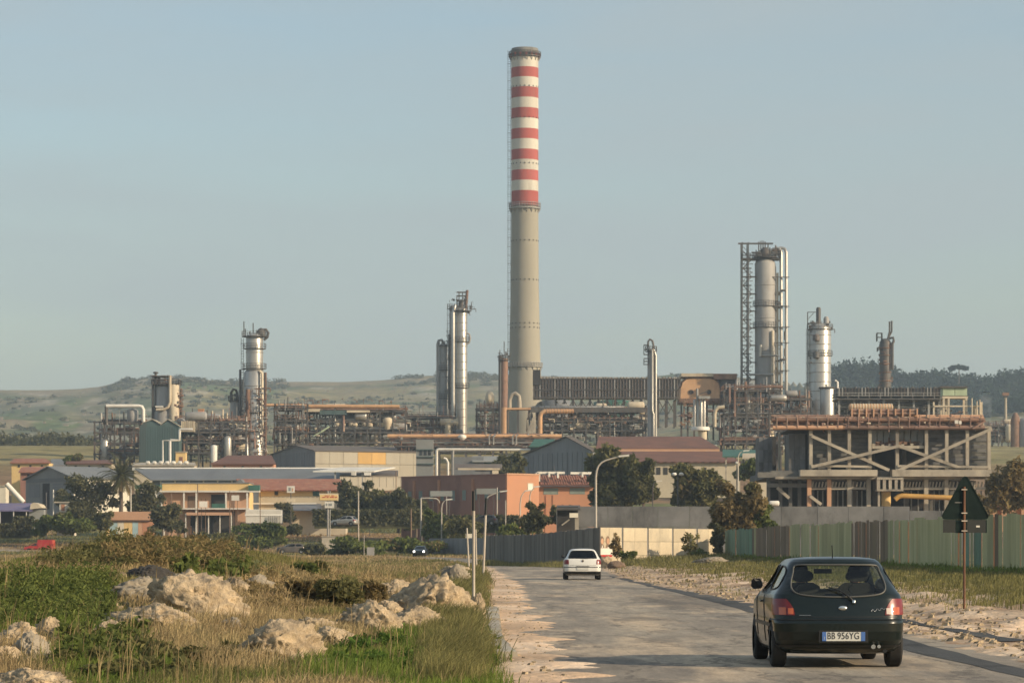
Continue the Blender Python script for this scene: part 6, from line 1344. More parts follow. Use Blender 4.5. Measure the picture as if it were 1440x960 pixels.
# ------------------------------------------------------------------ trees and bushes
def leaves(blobs, n, size, seed, flat=.0, asp=1.8):
    """small leaf-sized quads spread through a set of (x,y,z,rx,ry,rz) blobs"""
    g = np.random.default_rng(seed); b = np.array(blobs, float); wgt = b[:,3]*b[:,4]*b[:,5]; wgt = wgt**.67; wgt /= wgt.sum()
    k = g.choice(len(b), n, p=wgt); v = g.normal(size=(n,3)); v /= np.linalg.norm(v,axis=1)[:,None]; rr = (g.random(n)**.42)[:,None]
    lump = 1+.22*np.sin(v[:,0:1]*5+k[:,None])*np.sin(v[:,2:3]*6+k[:,None]*2)
    c = b[k,:3]+v*rr*b[k,3:]*lump
    a = g.normal(size=(n,3)); a[:,2] *= (1-flat); a /= np.linalg.norm(a,axis=1)[:,None]
    w_ = np.cross(a, g.normal(size=(n,3))); w_ /= np.linalg.norm(w_,axis=1)[:,None]
    s = (size*(.55+.9*g.random(n)))[:,None]
    a = a*s*asp*.5; w_ = w_*s*.5
    V = np.stack([c-a-w_*.35, c-a*.1+w_*-.9, c+a, c+w_*.9],1).reshape(-1,3)
    return V, np.arange(n*4).reshape(n,4)
def crownblobs(w, h, z0, n, r, dep=.9):
    B = [(0,0,z0+h*.5,w*.30,w*.30*dep,h*.34)]
    for _ in range(n):
        t = r.random(); a = r.uniform(0,2*pi); q = r.uniform(.18,.40)*w*(1-.35*abs(t-.45)); zz = z0+h*(.12+.78*t)
        s = r.uniform(.10,.20)*w; B.append((q*cos(a), q*sin(a)*dep, zz, s, s*dep, s*r.uniform(.55,.85)*min(1.3,h/w+.3)))
    return B
def tree(name, label, px, ybase, ytop, wpx, Y, leaf, n=1600, size=.35, seed=1, trunk=True, zlow=.25, cat="tree", blobs=11, group=None, leaf2=None, base=None, dep=.9):
    f = Fr(px, ybase, Y); r = random.Random(seed); o = thing(name, label, cat, f.o, group=group)
    H = f.z(ytop); W = wpx*f.s*1.22; n = int(n*1.7); B = crownblobs(W, H*(1-zlow), H*zlow, blobs, r, dep)
    V, Q = leaves(B, n, size, seed); rawmesh("crown", V, Q, LF[leaf], parent=o)
    if leaf2:
        V, Q = leaves([B[i] for i in range(1,len(B),3)], n//3, size, seed+99); rawmesh("crown", V, Q, LF[leaf2], parent=o)
    if trunk:
        q = MB(); q.tube([(0,0,-.8),(W*.01,0,H*zlow*.6),(-W*.02,.1,H*.5),(W*.02,0,H*.72)], [W*.035+.06,W*.028+.04,W*.018+.03,.02], 8)
        for _ in range(6):
            b = B[r.randrange(1,len(B))]; z0 = H*r.uniform(zlow*.6,.5); q.tube([(0,0,z0),(b[0]*.5,b[1]*.5,(z0+b[2])/2+.2),(b[0],b[1],b[2])], [W*.014+.03,W*.009+.02,.012], 6)
        q.build("trunk", M["bark"], o)
    return o
T = tree
T("eucalyptus_tree","big dark eucalyptus with drooping crown behind the tall street lamp",868,735,618,84,385,"olive",6500,.42,101,blobs=22,leaf2="dark",zlow=.18)
T("eucalyptus_tree","smaller eucalyptus leaning right of the big dark one",905,735,640,46,382,"olive",2400,.40,102,blobs=12,leaf2="dark",zlow=.2)
T("broad_tree","olive green broad tree above the twin lamp globes",985,735,655,78,370,"olive",4200,.38,103,blobs=16,leaf2="brown",zlow=.2)
T("broad_tree","brownish green tree in front of the grey block wall beside the green fence",1040,782,676,76,250,"brown",5200,.24,104,blobs=20,leaf2="olive",zlow=.12)
T("broad_tree","yellow green lower bush merging with the brownish tree at the green fence end",1066,762,700,44,250,"mid",2200,.22,105,blobs=10,zlow=.1,trunk=False,cat="bush")
T("ivy_bush","dark ivy bush climbing the end of the pale panel wall",1010,785,728,20,236,"dark",1100,.17,106,blobs=8,zlow=.02,trunk=False,cat="bush")
T("round_tree","small green tree tucked under the dark green shed roof",1060,690,642,50,440,"mid",1500,.38,107,leaf2="dark")
T("round_tree","pale olive tree beside the blue corrugated gable",722,684,634,34,500,"olive",1300,.4,108,zlow=.1)
T("round_tree","dark tree in the gap between lean-to shed and olive tree",706,690,648,30,490,"dark",700,.4,109)
T("cypress_bush","dark pointed bush in front of the orange end wall corner",754,760,701,34,300,"dark",2000,.22,110,blobs=10,zlow=.02,trunk=False,cat="bush")
T("hedge_bush","dark overgrown bush before the tiled wing windows",800,758,705,48,310,"dark",2200,.25,111,blobs=12,zlow=.02,trunk=False,cat="bush",leaf2="olive")
T("hedge_bush","light green low bush behind the board fence by the bare pole",722,768,736,60,330,"mid",1600,.24,112,blobs=12,zlow=.0,trunk=False,cat="bush")
T("hedge_bush","olive low bush before the maroon wall",655,770,728,70,380,"olive",1700,.3,113,blobs=14,zlow=.0,trunk=False,cat="bush")
T("hedge_bush","green bush with pinkish top left of the two tall poles",612,770,712,40,395,"mid",1200,.32,114,zlow=.0,trunk=False,cat="bush")
for i,(px,yb,yt,w_,lf,lb) in enumerate(((500,735,672,58,"dark","dark shaded tree cluster right of the depot canopy"),(535,735,680,60,"olive","olive tree cluster below the beige warehouse's right end"),(560,742,690,44,"dark","dark tree at the left end of the maroon wall"),(585,748,700,40,"dark","dark bush under the maroon wall's left end"))):
    T("scrub_tree",lb,px,yb,yt,w_,452-i*3,lf,1900,.42,120+i,blobs=12,zlow=.05)
for i,(px,yb,yt,w_,lf,lb,Y) in enumerate(((130,735,668,76,"dark","large dark leaning tree behind the palm trunk",452),(205,735,672,52,"dark","dark tree between palm and green awning",458),(112,742,700,44,"dark","dark round bush left of the palm, over the kiosk roof",448),(80,752,720,46,"mid","green bush in front of the kiosk",432),(112,752,726,60,"mid","wide green bush under the dark hedge block beside the kiosk",430),(145,750,716,34,"olive","olive bush between kiosk and painted huts",436),(232,752,712,56,"dark","dark green bush covering the right end of the painted huts",425),(60,752,728,28,"mid","small green bush beside the slim dark pole at far left",435),(350,775,738,110,"mid","big spreading green bush in the middle of the rough field",405),(300,772,748,60,"olive","low olive bush at the left foot of the spreading green bush",400),(400,735,706,32,"dark","dark bush in front of the blue awning",466),(410,752,738,26,"dark","small dark bush on the brown field under the white trailer",420),(90,716,690,30,"dark","dark bush at the workshop's right corner",480),(105,655,640,26,"mid","light green treetop above the flat brown roof",565),(500,779,758,86,"mid","long low green bramble bank behind the side road",364),(590,777,758,90,"mid","green bramble bank left of the light grey fence",376),(440,781,765,44,"dark","dark bramble mound beside the concrete block",356),(1415,742,640,70,"brown","tall brown shrub behind the end of the green fence",300),(1385,735,690,40,"brown","brown dry shrub at the right foot of the ruined frame",310),(1435,720,640,50,"olive","olive shrub at the right edge above the green fence",330),(1300,660,640,30,"mid","",0))):
    if Y: T("scrub_bush" if yb-yt < 50 else "scrub_tree",lb,px,yb,yt,w_,Y,lf,int(700+w_*14),.32 if Y < 420 else .38,140+i,blobs=10,zlow=.0,trunk=False,cat="bush" if yb-yt < 50 else "tree",leaf2=("brown" if lf == "mid" and i % 2 else None),dep=.5 if w_ > 90 else .9)
# clipped dark hedge blocks
for (lb,x0,x1,yt,yb,Y) in (("dark clipped hedge block at the far left below the awning shelter",18,46,726,752,438),("low dark clipped hedge in front of the awning shelter at the left edge",-14,20,736,752,437),("dark clipped hedge block between kiosk and painted huts",104,134,716,734,447),("long dark hedge below the brown roofed house, behind the parked car",440,600,716,738,425),("dark hedge behind the light curved lamps, under the maroon wall",600,760,724,744,398)):
    f = Fr((x0+x1)/2, yb, Y); o = thing("clipped_hedge", lb, "hedge", f.o); g = np.random.default_rng(int(abs(x0))+5); wv = (x1-x0)*f.s; hv = (yb-yt)*f.s; n = int(900+wv*60)
    c = np.stack([(g.random(n)-.5)*wv, g.random(n)**1.4*1.6, g.random(n)*hv],1); a = g.normal(size=(n,3)); a /= np.linalg.norm(a,axis=1)[:,None]; b2 = np.cross(a,g.normal(size=(n,3))); b2 /= np.linalg.norm(b2,axis=1)[:,None]; s = .28
    rawmesh("foliage", np.stack([c-a*s-b2*.1,c-b2*s*.7,c+a*s,c+b2*s*.7],1).reshape(-1,3), np.arange(n*4).reshape(n,4), LF["dark"], parent=o); box("core", LF["dark"], o, -wv/2+.2, wv/2-.2, .35,1.4, -.5, hv-.25)
# date palm
f = Fr(170, 722, 450); o = thing("palm_tree", "date palm with arching fronds and dead skirt, between grey workshop and yellow house", "palm", f.o)
q = MB(); q.tube([(0,0,-1),(.05,0,2),(0,0,f.z(672))], [.36,.30,.26], 10); q.build("trunk", M["bark"], o)
MB().lathe([(.2,f.z(690)),(.55,f.z(682)),(.7,f.z(673)),(.35,f.z(667))],10).build("crown_base", M["wood"], o)
g = random.Random(5)
for k in range(64):
    t = k/64; az = k*2.39996; el = 1.35-2.25*t**.85; Lf = g.uniform(3.9,4.9)*(1 if t < .8 else .75); rad = []; zc = f.z(669); p = Vector((0,0,zc)); dirv = Vector((cos(az)*cos(el),sin(az)*cos(el),sin(el))); V = []; Q = []; pts = []
    for i in range(8):
        pts.append(p.copy()); p = p+dirv*Lf/7; dirv = (dirv+Vector((0,0,-.16-.10*(i/7)))).normalized()
    q = MB(); q.tube(pts, [.045-.005*i for i in range(8)], 4, False)
    for i in range(1,8):
        for s in (-1,1):
            for u in (0,.33,.66):
                pa = pts[i-1].lerp(pts[i],u); dd = (pts[i]-pts[i-1]).normalized(); side = dd.cross(Vector((0,0,1))); side = side.normalized() if side.length > .01 else Vector((1,0,0)); ll = .75*(1-.35*abs((i-4)/4)); tip = pa+side*s*ll*.75+dd*ll*.55+Vector((0,0,-.22*ll)); n = len(q.v)
                q.add([pa-dd*.07,pa+dd*.07,tip],[(0,1,2)])
    q.build("frond", LF["palm"] if t < .78 else LF["straw"] if t > .93 else LF["brown"], o, recalc=False)
# umbrella pine and wooded ridge on the right, hill scrub on the left
def hz(px, Y): X = (px-720)/F*Y; return Vector((X,Y,g1(X,Y)))
p = hz(1348,1690); s = 1690/F; o = thing("umbrella_pine", "umbrella pine standing up from the wooded ridge at the right", "pine", p); hh = ZC+(HOR-513)*s-p.z
B = [(x,y,hh-1.6+dz,2.2,2.2,1.3) for x,y,dz in ((-3,0,0),(0,0,.6),(3,0,.1),(1.2,2,.3),(-1.5,-2,.3),(4.2,1,-.4),(-4.0,1,-.5))]; V, Q = leaves(B, 1400, .7, 77); rawmesh("crown", V, Q, LF["pine"], parent=o); tube("trunk", M["bark"], o, [(0,0,-2),(.3,0,hh-2)], [.35,.25])
g = random.Random(9); blobs = []
for i in range(420):
    px = g.uniform(1165,1480); Y = g.uniform(1480,1760); p = hz(px, Y); skyt = np.interp(px,[1165,1176,1190,1215,1235,1250,1275,1300,1320,1345,1370,1400,1412,1440,1480],[530,512,505,503,506,512,524,520,519,525,523,527,519,516,515])
    hmax = ZC+(HOR-skyt)/F*Y-p.z; h = min(g.uniform(5,11), max(3,hmax)); 
    if Y > 1690: h = max(3.5, min(hmax*g.uniform(.80,1.0), 16))
    blobs += [(p.x+g.uniform(-1,1),p.y,p.z+h*.55,g.uniform(3.2,5.5),4,h*.5)]
for i in range(12):
    px = 1176+i*5.6; p = hz(px,1700); sk_ = np.interp(px,[1165,1176,1190,1215,1235,1250],[530,512,505,503,506,516]); top = ZC+(HOR-sk_)/F*1700; blobs.append((p.x,p.y,(p.z+top)/2+g.uniform(-.5,.5),4.2,4,(top-p.z)/2))
V, Q = leaves(blobs, 60000, 1.15, 78); rawmesh("woods", V, Q, LF["pine"], kind="stuff")
blobs = []; 
for i in range(4200):
    px = g.uniform(-60,1180); Y = 1000+1500*g.random()**.75; p = hz(px,Y)
    if float(fbm(np.array([p.x*.012]),np.array([p.y*.008]),4,131)[0]) < .49: continue
    q_ = g.uniform(.6,2.4); blobs.append((p.x,p.y,p.z+q_*.35,q_*1.5,q_*1.2,q_*.75))
for i in range(120):     # darker rim of trees on the crest of the nearer hill
    px = g.uniform(150,400) if i < 80 else g.uniform(560,700); Y = g.uniform(2380,2500); p = hz(px,Y); q_ = g.uniform(2.2,4.6); blobs.append((p.x,p.y,p.z+q_*.2,q_*1.6,q_,q_*.7))
for i in range(45):      # tree line at the foot of the left hill
    px = g.uniform(-40,140); Y = g.uniform(860,980); p = hz(px,Y); q_ = g.uniform(1.5,3.4); blobs.append((p.x,p.y,p.z+q_*.5,q_*1.3,q_,q_*.9))
V, Q = leaves(blobs, 95000, .9, 79); rawmesh("hillside_scrub", V, Q, LF["dark"], kind="stuff")
g2 = random.Random(15); q = MB()
for i in range(520):
    px = g2.uniform(-40,720); Y = g2.uniform(1150,2450); p = hz(px,Y); a_ = g2.uniform(.4,1.9); q.box(p.x-a_,p.x+a_,p.y-1,p.y+1,p.z-1,p.z+g2.uniform(.5,1.5))
q.build("rubble_walls", M["rock_dark"], kind="stuff")
# ------------------------------------------------------------------ boulders on the left bank
def rock(name, label, px, pyb, wpx, hpx, seed, mat="rock", dep=.8, sink=.18, flat=0.0, group=None, Y=None, tilt=0):
    p = gl(px, pyb) if Y is None else Vector(((px-720)/F*Y, Y, g1((px-720)/F*Y, Y)))
    s = p.y/F; W = wpx*s/2; H = hpx*s*.98
    bm = bmesh.new(); bmesh.ops.create_icosphere(bm, subdivisions=5 if wpx > 28 else 4, radius=1)
    off = Vector((seed*3.7, seed*1.3, seed*2.1))
    for v in bm.verts:
        c = v.co.normalized()
        n = mnoise.noise(c*1.1+off)*.34 + mnoise.noise(c*2.3+off)*.20 + abs(mnoise.noise(c*4.6+off))*.22 + mnoise.noise(c*9+off)*.075 + abs(mnoise.noise(c*17+off))*.045 + mnoise.noise(c*34+off)*.03
        dv = mnoise.voronoi(c*2.6+off)[0]; n -= .09*math.exp(-((dv[1]-dv[0])/.07)**2); dv = mnoise.voronoi(c*6.5+off)[0]; n -= .035*math.exp(-((dv[1]-dv[0])/.10)**2)
        # planes knocked off the block
        q = c*(1+n)
        for k in range(8):
            d = Vector((math.sin(seed*2.1+k*2.4), math.cos(seed*1.7+k*1.9), math.sin(seed+k*3.3)*.8+.25)).normalized(); e = q.dot(d)-(.82+.12*math.sin(seed+k*1.7))
            if e > 0: q = q-d*e*.82
        vv = mnoise.voronoi(c*5.5+off)[0]; q = q+c*(mnoise.noise(c*7+off)*.085+abs(mnoise.noise(c*13+off))*.10+mnoise.noise(c*27+off)*.045-.07*math.exp(-((vv[1]-vv[0])/.09)**2)-.03)
        x, y, z = q; z = max(z, -.5); 
        if flat: z = min(z, .75-flat*.3+z*.12) if z > .75-flat*.3 else z
        v.co = (x*W, y*W*dep, (z+.5-sink)*H/(1.38-sink))
        if tilt: v.co.z += v.co.x*tilt
    me = bpy.data.meshes.new(name); bm.to_mesh(me); bm.free(); me.polygons.foreach_set("use_smooth",[True]*len(me.polygons)); me.materials.append(M[mat])
    o = bpy.data.objects.new(name, me); COL.objects.link(o); o.location = (p.x, p.y+W*dep*.6, p.z-.02); tag(o, label, "rock", group); return o
for i,a in enumerate((
    ("big pale domed boulder beside the tall roadside pole",605,872,122,60,3,"rock",.9),
    ("low pale slab leaning at the foot of the big domed boulder",578,884,86,30,7,"rock",.8),
    ("small pale rock between the big domed boulder and the road kerb",672,874,30,34,9,"rock",.8),
    ("brownish rock peeping out behind the big domed boulder",640,824,48,26,12,"rock_dark",.8),
    ("pale rock with flat top just left of the big domed boulder",556,842,56,28,14,"rock",.8),
    ("light grey pointed rock in the dry grass left of the domed boulder",521,892,92,46,17,"rock",.8),
    ("broad buff boulder half sunk in dry grass in the middle of the bank",388,930,128,54,21,"rock",.8),
    ("thin pale rock ledge right of the broad buff boulder",466,906,74,24,24,"rock",.7),
    ("large lumpy outcrop with a smooth crown, highest of the rocks",272,868,140,58,28,"rock",.8),
    ("pitted rock shelf sloping left below the large lumpy outcrop",212,887,146,36,33,"rock",.7),
    ("brown weathered rock left of the lumpy outcrop",196,846,86,34,36,"rock_dark",.8),
    ("near-black rock shape put in for the shaded hollow behind the outcrop",208,818,70,24,41,"dark_void",.9),  # shade of the hollow put in as a rock of near-black colour
    ("rounded buff boulder at the left edge of the bank",22,912,72,38,45,"rock",.8),
    ("buff boulder right of the rounded one at the left edge",68,900,46,30,49,"rock",.8),
    ("smooth grey boulder in shade below the two buff ones",42,926,52,36,52,"rock_dark",.8),
    ("small buff boulder cut by the left edge, below the rounded one",6,930,40,24,55,"rock",.8),
    ("pale rock cut by the bottom edge in the left corner",40,975,130,36,58,"rock",.6),
    ("small split pale rock in the green leaves under the rock shelf",152,892,46,20,61,"rock",.8),
    ("white angular stone lying right of the lumpy outcrop",310,868,30,22,64,"white_wall",.8),
    ("pale flat stone on the shoulder right of the lumpy outcrop",330,833,38,22,67,"rock",.8),
    ("low grey stones in the dry grass right of the pale flat stone",360,824,44,16,70,"rock_dark",.8),
    ("small grey block under the lumpy outcrop's right side",325,886,34,18,75,"rock_dark",.8),
    ("small pale stone in the dry grass above the broad boulder",150,912,30,12,79,"rock",.8),
    ("pale low rock in the grass behind the bramble path",645,808,60,12,81,"rock",.7),
    ("dark low rock on the path edge at the middle left",300,838,30,14,83,"rock_dark",.8),
    ("long low buff ledge right of the broad buff boulder's crown",440,890,70,22,87,"rock",.8),
    ("buff stone left of the leafy weed, behind the pointed rock",545,868,44,22,90,"rock",.8))):
    rock("boulder", *a)
# stones scattered on both dirt verges
g = random.Random(4); q = MB()
PB = []
for i in range(5200):
    Y = 30*(230/30)**g.random()
    x = float(XR(Y))+abs(g.gauss(.2,3.2))-.1 if g.random() < .90 else float(XL(Y))-g.uniform(-.1,.8)
    PB.append((x, Y, g.choice((.012,.016,.022,.03,.045,.07))*g.uniform(.7,1.3)*(1+Y/400)*(1 if x > 3 else .5)))
PZ = np.maximum(gz(np.array([p[0] for p in PB]), np.array([p[1] for p in PB])), .003)
for (x, Y, s), z in zip(PB, PZ):
    z = float(z); n_ = 4 if s > .03 else 3; a = g.random()*6
    base = [(x+s*g.uniform(.8,1.4)*cos(a+k*2*pi/n_), Y+s*g.uniform(.8,1.4)*sin(a+k*2*pi/n_), z-.01) for k in range(n_)]; top = [(x+s*.7*cos(a+k*2*pi/n_+.3), Y+s*.7*sin(a+k*2*pi/n_+.3), z+s*g.uniform(.25,.7)) for k in range(n_)]
    q.add(base+top, [tuple(range(n_,2*n_))]+[(k,(k+1)%n_,n_+(k+1)%n_,n_+k) for k in range(n_)])
q.build("pebbles", M["rock"], kind="stuff")
# broken rubble heaped round the boulders
q = MB()
BL = [o for o in bpy.data.objects if o.name.startswith("boulder")]
for i in range(1500):
    b = g.choice(BL); w_ = b.dimensions.x*.5+.05; a = g.uniform(0,2*pi); rr = w_*(.85+abs(g.gauss(0,.55))); x = b.location.x+rr*cos(a); Y = b.location.y-.3*w_+rr*.8*sin(a)
    if x > float(XL(Y))-.95: continue
    s = g.uniform(.02,.09)*(.6+Y/90); z = g1(x,Y)
    base = [(x+s*1.2*cos(k*1.26+g.random()*.6), Y+s*1.2*sin(k*1.26), z-.03) for k in range(5)]; top = [(x+s*.75*cos(k*1.26+.4+g.random()*.5), Y+s*.75*sin(k*1.26+.4), z+s*g.uniform(.5,1.1)) for k in range(5)]
    q.add(base+top, [(5,6,7,8,9)]+[(k,(k+1)%5,5+(k+1)%5,5+k) for k in range(5)])
q.build("rubble", M["rock"], kind="stuff")
# shallow clods and heaps on the right verge
for i in range(14):
    px = g.uniform(900,1330); Y = g.uniform(75,190); 
f = None

# ------------------------------------------------------------------ grass and weeds
def blades(name, X, Y, leaf, h, w, lean=.35, seed=0, seg=2, tuft=.12, per=5, wind=.12, zoff=0):
    g = np.random.default_rng(seed); n = len(X)*per
    x = np.repeat(X,per)+g.normal(0,1,n)*tuft*np.repeat(np.maximum(1,Y/90),per); y = np.repeat(Y,per)+g.normal(0,1,n)*tuft*np.repeat(np.maximum(1,Y/90),per)
    hh = (h[0]+(h[1]-h[0])*g.random(n)**1.3); hh = hh*(.55+.9*vnoise(x*.6,y*.25,seed+3)); z = gz(x,y)+zoff
    az = g.random(n)*2*pi; ln = lean*(.3+g.random(n)); dx = np.cos(az)*ln+wind; dy = np.sin(az)*ln
    wd = np.maximum(w*(.6+.8*g.random(n)), y*.00016); fa = g.random(n)*pi; wx = np.cos(fa)*wd; wy = np.sin(fa)*wd*.6
    b0 = np.stack([x-wx,y-wy,z-.03],1); b1 = np.stack([x+wx,y+wy,z-.03],1)
    m = np.stack([x+dx*hh*.35,y+dy*hh*.35,z+hh*.6],1); m0 = m-np.stack([wx*.75,wy*.75,wx*0],1); m1 = m+np.stack([wx*.75,wy*.75,wx*0],1)
    t = np.stack([x+dx*hh,y+dy*hh,z+hh*(1-.25*ln)],1)
    V = np.stack([b0,b1,m1,m0,t],1).reshape(-1,3); k = np.arange(n)*5
    T_ = np.concatenate([np.stack([k,k+1,k+2],1),np.stack([k,k+2,k+3],1),np.stack([k+3,k+2,k+4],1)])
    return rawmesh(name, V, T_, LF[leaf], kind="stuff")
gr = np.random.default_rng(3)
def scatter(n, u0, u1, y0, y1): 
    u = gr.uniform(u0,u1,n); Y = np.exp(gr.uniform(np.log(y0),np.log(y1),n)); return u*Y, Y
ROCKS = [(o.location.x, o.location.y, max(o.dimensions.x,.1)*.45, max(o.dimensions.y,.1)*.45) for o in bpy.data.objects if o.name.startswith("boulder")]
def offrock(X, Y):
    k = np.ones(len(X), bool)
    for a,b,c,d in ROCKS: k &= ((X-a)/c)**2+((Y-b)/d)**2 > 1
    return k
X, Y = scatter(60000, -.205, .03, 27, 235); e = XL(Y)-X; edge = .92+.45*(fbm(X*.7,Y*.3,3,7)-.3)
keep = (e > edge) & offrock(X,Y) & ~((X < -10.5*(Y/75)**.2) & (X+14.5 < 2.6) & (Y > 48) & (Y < 110) & (np.abs(X+14.5) < 3.2) & (gr.random(len(X)) < .8)); X, Y = X[keep], Y[keep]
px = 720+F*X/Y; py = HOR+F*(ZC-gz(X,Y))/Y
nn = fbm(X*.6,Y*.3,5,33)
def ell(cx,cy,rx,ry): return np.exp(-(((px-cx)/rx)**2+((py-cy)/ry)**2))
green = ell(590,925,120,34)+.9*ell(660,915,70,60)+.9*ell(60,850,100,42)+.8*ell(180,905,90,30)+.7*ell(330,950,220,14)+.6*ell(120,935,60,22)+.5*ell(300,810,60,20)+.5*ell(460,930,60,22)+.45*ell(420,962,330,16)
dry = 1.0*ell(380,940,150,40)+.8*ell(250,770,140,22)+.8*ell(430,850,110,40)+.5*ell(300,920,110,26)
score = green-.75*dry+(nn-.5)*2.3
isG = score > .42; isD = (score < .02) & (py > 800); isV = ~isG & ~isD
far = Y > 105
blades("green_grass", X[isG&~far], Y[isG&~far], "grass", (.05,.19), .006, .5, 1)
blades("dry_grass", X[isD&~far], Y[isD&~far], "dry", (.07,.25), .005, .6, 2)
blades("verge_grass", X[isV&~far], Y[isV&~far], "verge", (.05,.18), .006, .55, 4)
blades("far_grass", X[far], Y[far], "verge", (.08,.26), .012, .5, 5)
blades("far_dry_grass", X[far][::3], Y[far][::3], "dry", (.1,.34), .012, .5, 6)
# taller straw stalks standing out of the turf
k = (gr.random(len(X)) < .02) & (Y < 110); blades("straw_stalks", X[k], Y[k], "straw", (.22,.5), .004, .25, 8, per=4)
# thick overhanging weeds along the kerb and the roadside
X2, Y2 = scatter(15000, -.03, .006, 29, 200); e2 = XL(Y2)-X2; k = (e2 > 1.15) & (e2 < 2.4) & offrock(X2,Y2); blades("roadside_weeds", X2[k], Y2[k], "verge", (.18,.46), .005, .65, 9, per=5, wind=.25)
# broad green weeds at the left
V_, Q_ = [], []
def weedpatch(name, px0, px1, py0, py1, n, leaf, size, hgt, seed):
    g = np.random.default_rng(seed); blobs = []
    for _ in range(n):
        p = gl(g.uniform(px0,px1), g.uniform(py0,py1)); 
        if not offrock(np.array([p.x]),np.array([p.y]))[0]: continue
        h = hgt*g.uniform(.6,1.3); blobs.append((p.x,p.y,p.z+h*.45,h*.8,h*.7,h*.55))
    V, Q = leaves(blobs, len(blobs)*90, size, seed, asp=2.6); return rawmesh(name, V, Q, LF[leaf], kind="stuff")
weedpatch("leafy_weeds", -10, 150, 812, 885, 120, "mid", .034, .30, 201); weedpatch("leafy_weeds", 90, 160, 800, 890, 60, "mid", .03, .20, 202); weedpatch("leafy_weeds", 240, 345, 795, 815, 22, "mid", .08, .26, 203)
weedpatch("leafy_weeds", 90, 215, 890, 935, 34, "mid", .045, .2, 204); weedpatch("leafy_weeds", 150, 335, 765, 800, 190, "brown", .045, .32, 205); weedpatch("leafy_weeds", 140, 172, 762, 778, 16, "olive", .05, .42, 206); weedpatch("leafy_weeds", 60, 330, 768, 802, 150, "olive", .042, .28, 211); weedpatch("leafy_weeds", 350, 520, 806, 860, 110, "brown", .026, .17, 212); weedpatch("leafy_weeds", 330, 540, 800, 850, 60, "dry", .026, .2, 213)
weedpatch("leafy_weeds", 70, 330, 920, 955, 40, "olive", .05, .17, 207); weedpatch("leafy_weeds", 210, 245, 868, 885, 10, "mid", .05, .22, 208); weedpatch("leafy_weeds", 560, 700, 890, 950, 50, "bright", .035, .14, 209); weedpatch("leafy_weeds", 470, 540, 905, 940, 24, "bright", .035, .15, 210)
for i,(px,yb,yt,w_,lf,lb) in enumerate(((478,856,812,78,"olive","tall leafy weed in the dry grass left of the pale boulders"),(522,850,818,50,"brown","reddish dry weed right of the tall leafy weed"),(430,848,815,60,"brown","dry brown weed in the middle of the bank"),(424,806,796,34,"mid","small bright green bush on the flat ground beyond the bank"),(450,806,790,20,"olive","small grey green weed beyond the bank"))):
    p = gl(px,yb); T("leafy_weed",lb,px,yb,yt,w_,p.y,lf,1500,.065 if yb > 820 else .14,300+i,blobs=14,zlow=.0,trunk=False,cat="weed")
# right verge
X, Y = scatter(26000, .02, .20, 60, 245); rw = X-XR(Y); px = 720+F*X/Y
fx = np.interp(Y,[92,118,238],[23.6,22.4,17.9]); nearf = fx-X; nn = fbm(X*.3,Y*.1,4,73)
k = (nearf > .15) & (rw > 2.5) & (gr.random(len(X)) < sstep(14.5,8.5,nearf+5*(nn-.5))) ; blades("fence_grass", X[k], Y[k], "verge", (.05,.24), .009, .5, 11, per=6)
k2 = (nearf > .1) & (rw > 3) & (gr.random(len(X)) < .7*sstep(3.6,.5,nearf+4*(nn-.5))); blades("fence_weeds", X[k2], Y[k2], "grass", (.1,.38), .012, .5, 12, per=6)
k3 = (rw > .6) & (nearf > 3) & (gr.random(len(X)) < .022); blades("sparse_grass", X[k3], Y[k3], "verge", (.06,.2), .008, .6, 13, per=6)
X, Y = scatter(9000, .025, .075, 190, 236); k = (X-XR(Y) > 1) & (Y < 229+(X-6.7)*1.0) & (gr.random(9000) < .5*sstep(200,222,Y)); blades("wall_foot_grass", X[k], Y[k], "verge", (.2,.7), .012, .5, 14, per=5)
T("dead_shrub","tall dead grey shrub against the pale panel wall beside the posters",867,794,742,17,226,"straw",700,.12,401,blobs=10,zlow=.0,trunk=False,cat="shrub"); T("dead_shrub","thin dead stems against the right end of the pale panel wall",973,792,742,26,232,"verge",420,.14,402,blobs=12,zlow=.0,trunk=False,cat="shrub"); T("verge_bush","low green bush at the foot of the panel wall right of the dead shrub",884,794,772,22,224,"mid",600,.13,403,blobs=8,zlow=.0,trunk=False,cat="bush"); T("verge_bush","green weeds clump at the right end of the pale panel wall",988,796,768,34,228,"mid",800,.14,404,blobs=8,zlow=.0,trunk=False,cat="bush")
# dark verge growth in front of the board fence
X, Y = scatter(5000, -.012, .028, 212, 246); k = (X > np.interp(Y,[212,222,236,250],[8,6.0,1.2,-3])-4.2) & (X < np.interp(Y,[212,222,236,250],[8,6.6,1.7,-2.4])); blades("fence_foot_grass", X[k], Y[k], "verge", (.2,.6), .015, .5, 15, per=5)
# grass on the fields beyond
X, Y = scatter(26000, -.21, .02, 250, 520); k = (bend_dist(X,Y) > 4.2); X, Y = X[k], Y[k]; n_ = fbm(X*.03,Y*.05,4,81); kg = n_ > .5
blades("field_grass", X[kg], Y[kg], "verge", (.12,.4), .035, .5, 16, per=4, tuft=.2); blades("field_dry_grass", X[~kg], Y[~kg], "dry", (.12,.4), .035, .5, 17, per=4, tuft=.2)
rock_ = rock("boulder","reddish earth heap on the verge right of the white car",866,803,26,11,111,"wood",.8,Y=200)
rock("boulder","buff earth heap on the verge below the dark ivy bush",1000,798,50,9,112,"rock_dark",.8,Y=190); rock("boulder","small pale boulder lying at the foot of the poster wall",852,803,26,16,113,"rock",.8,Y=208)
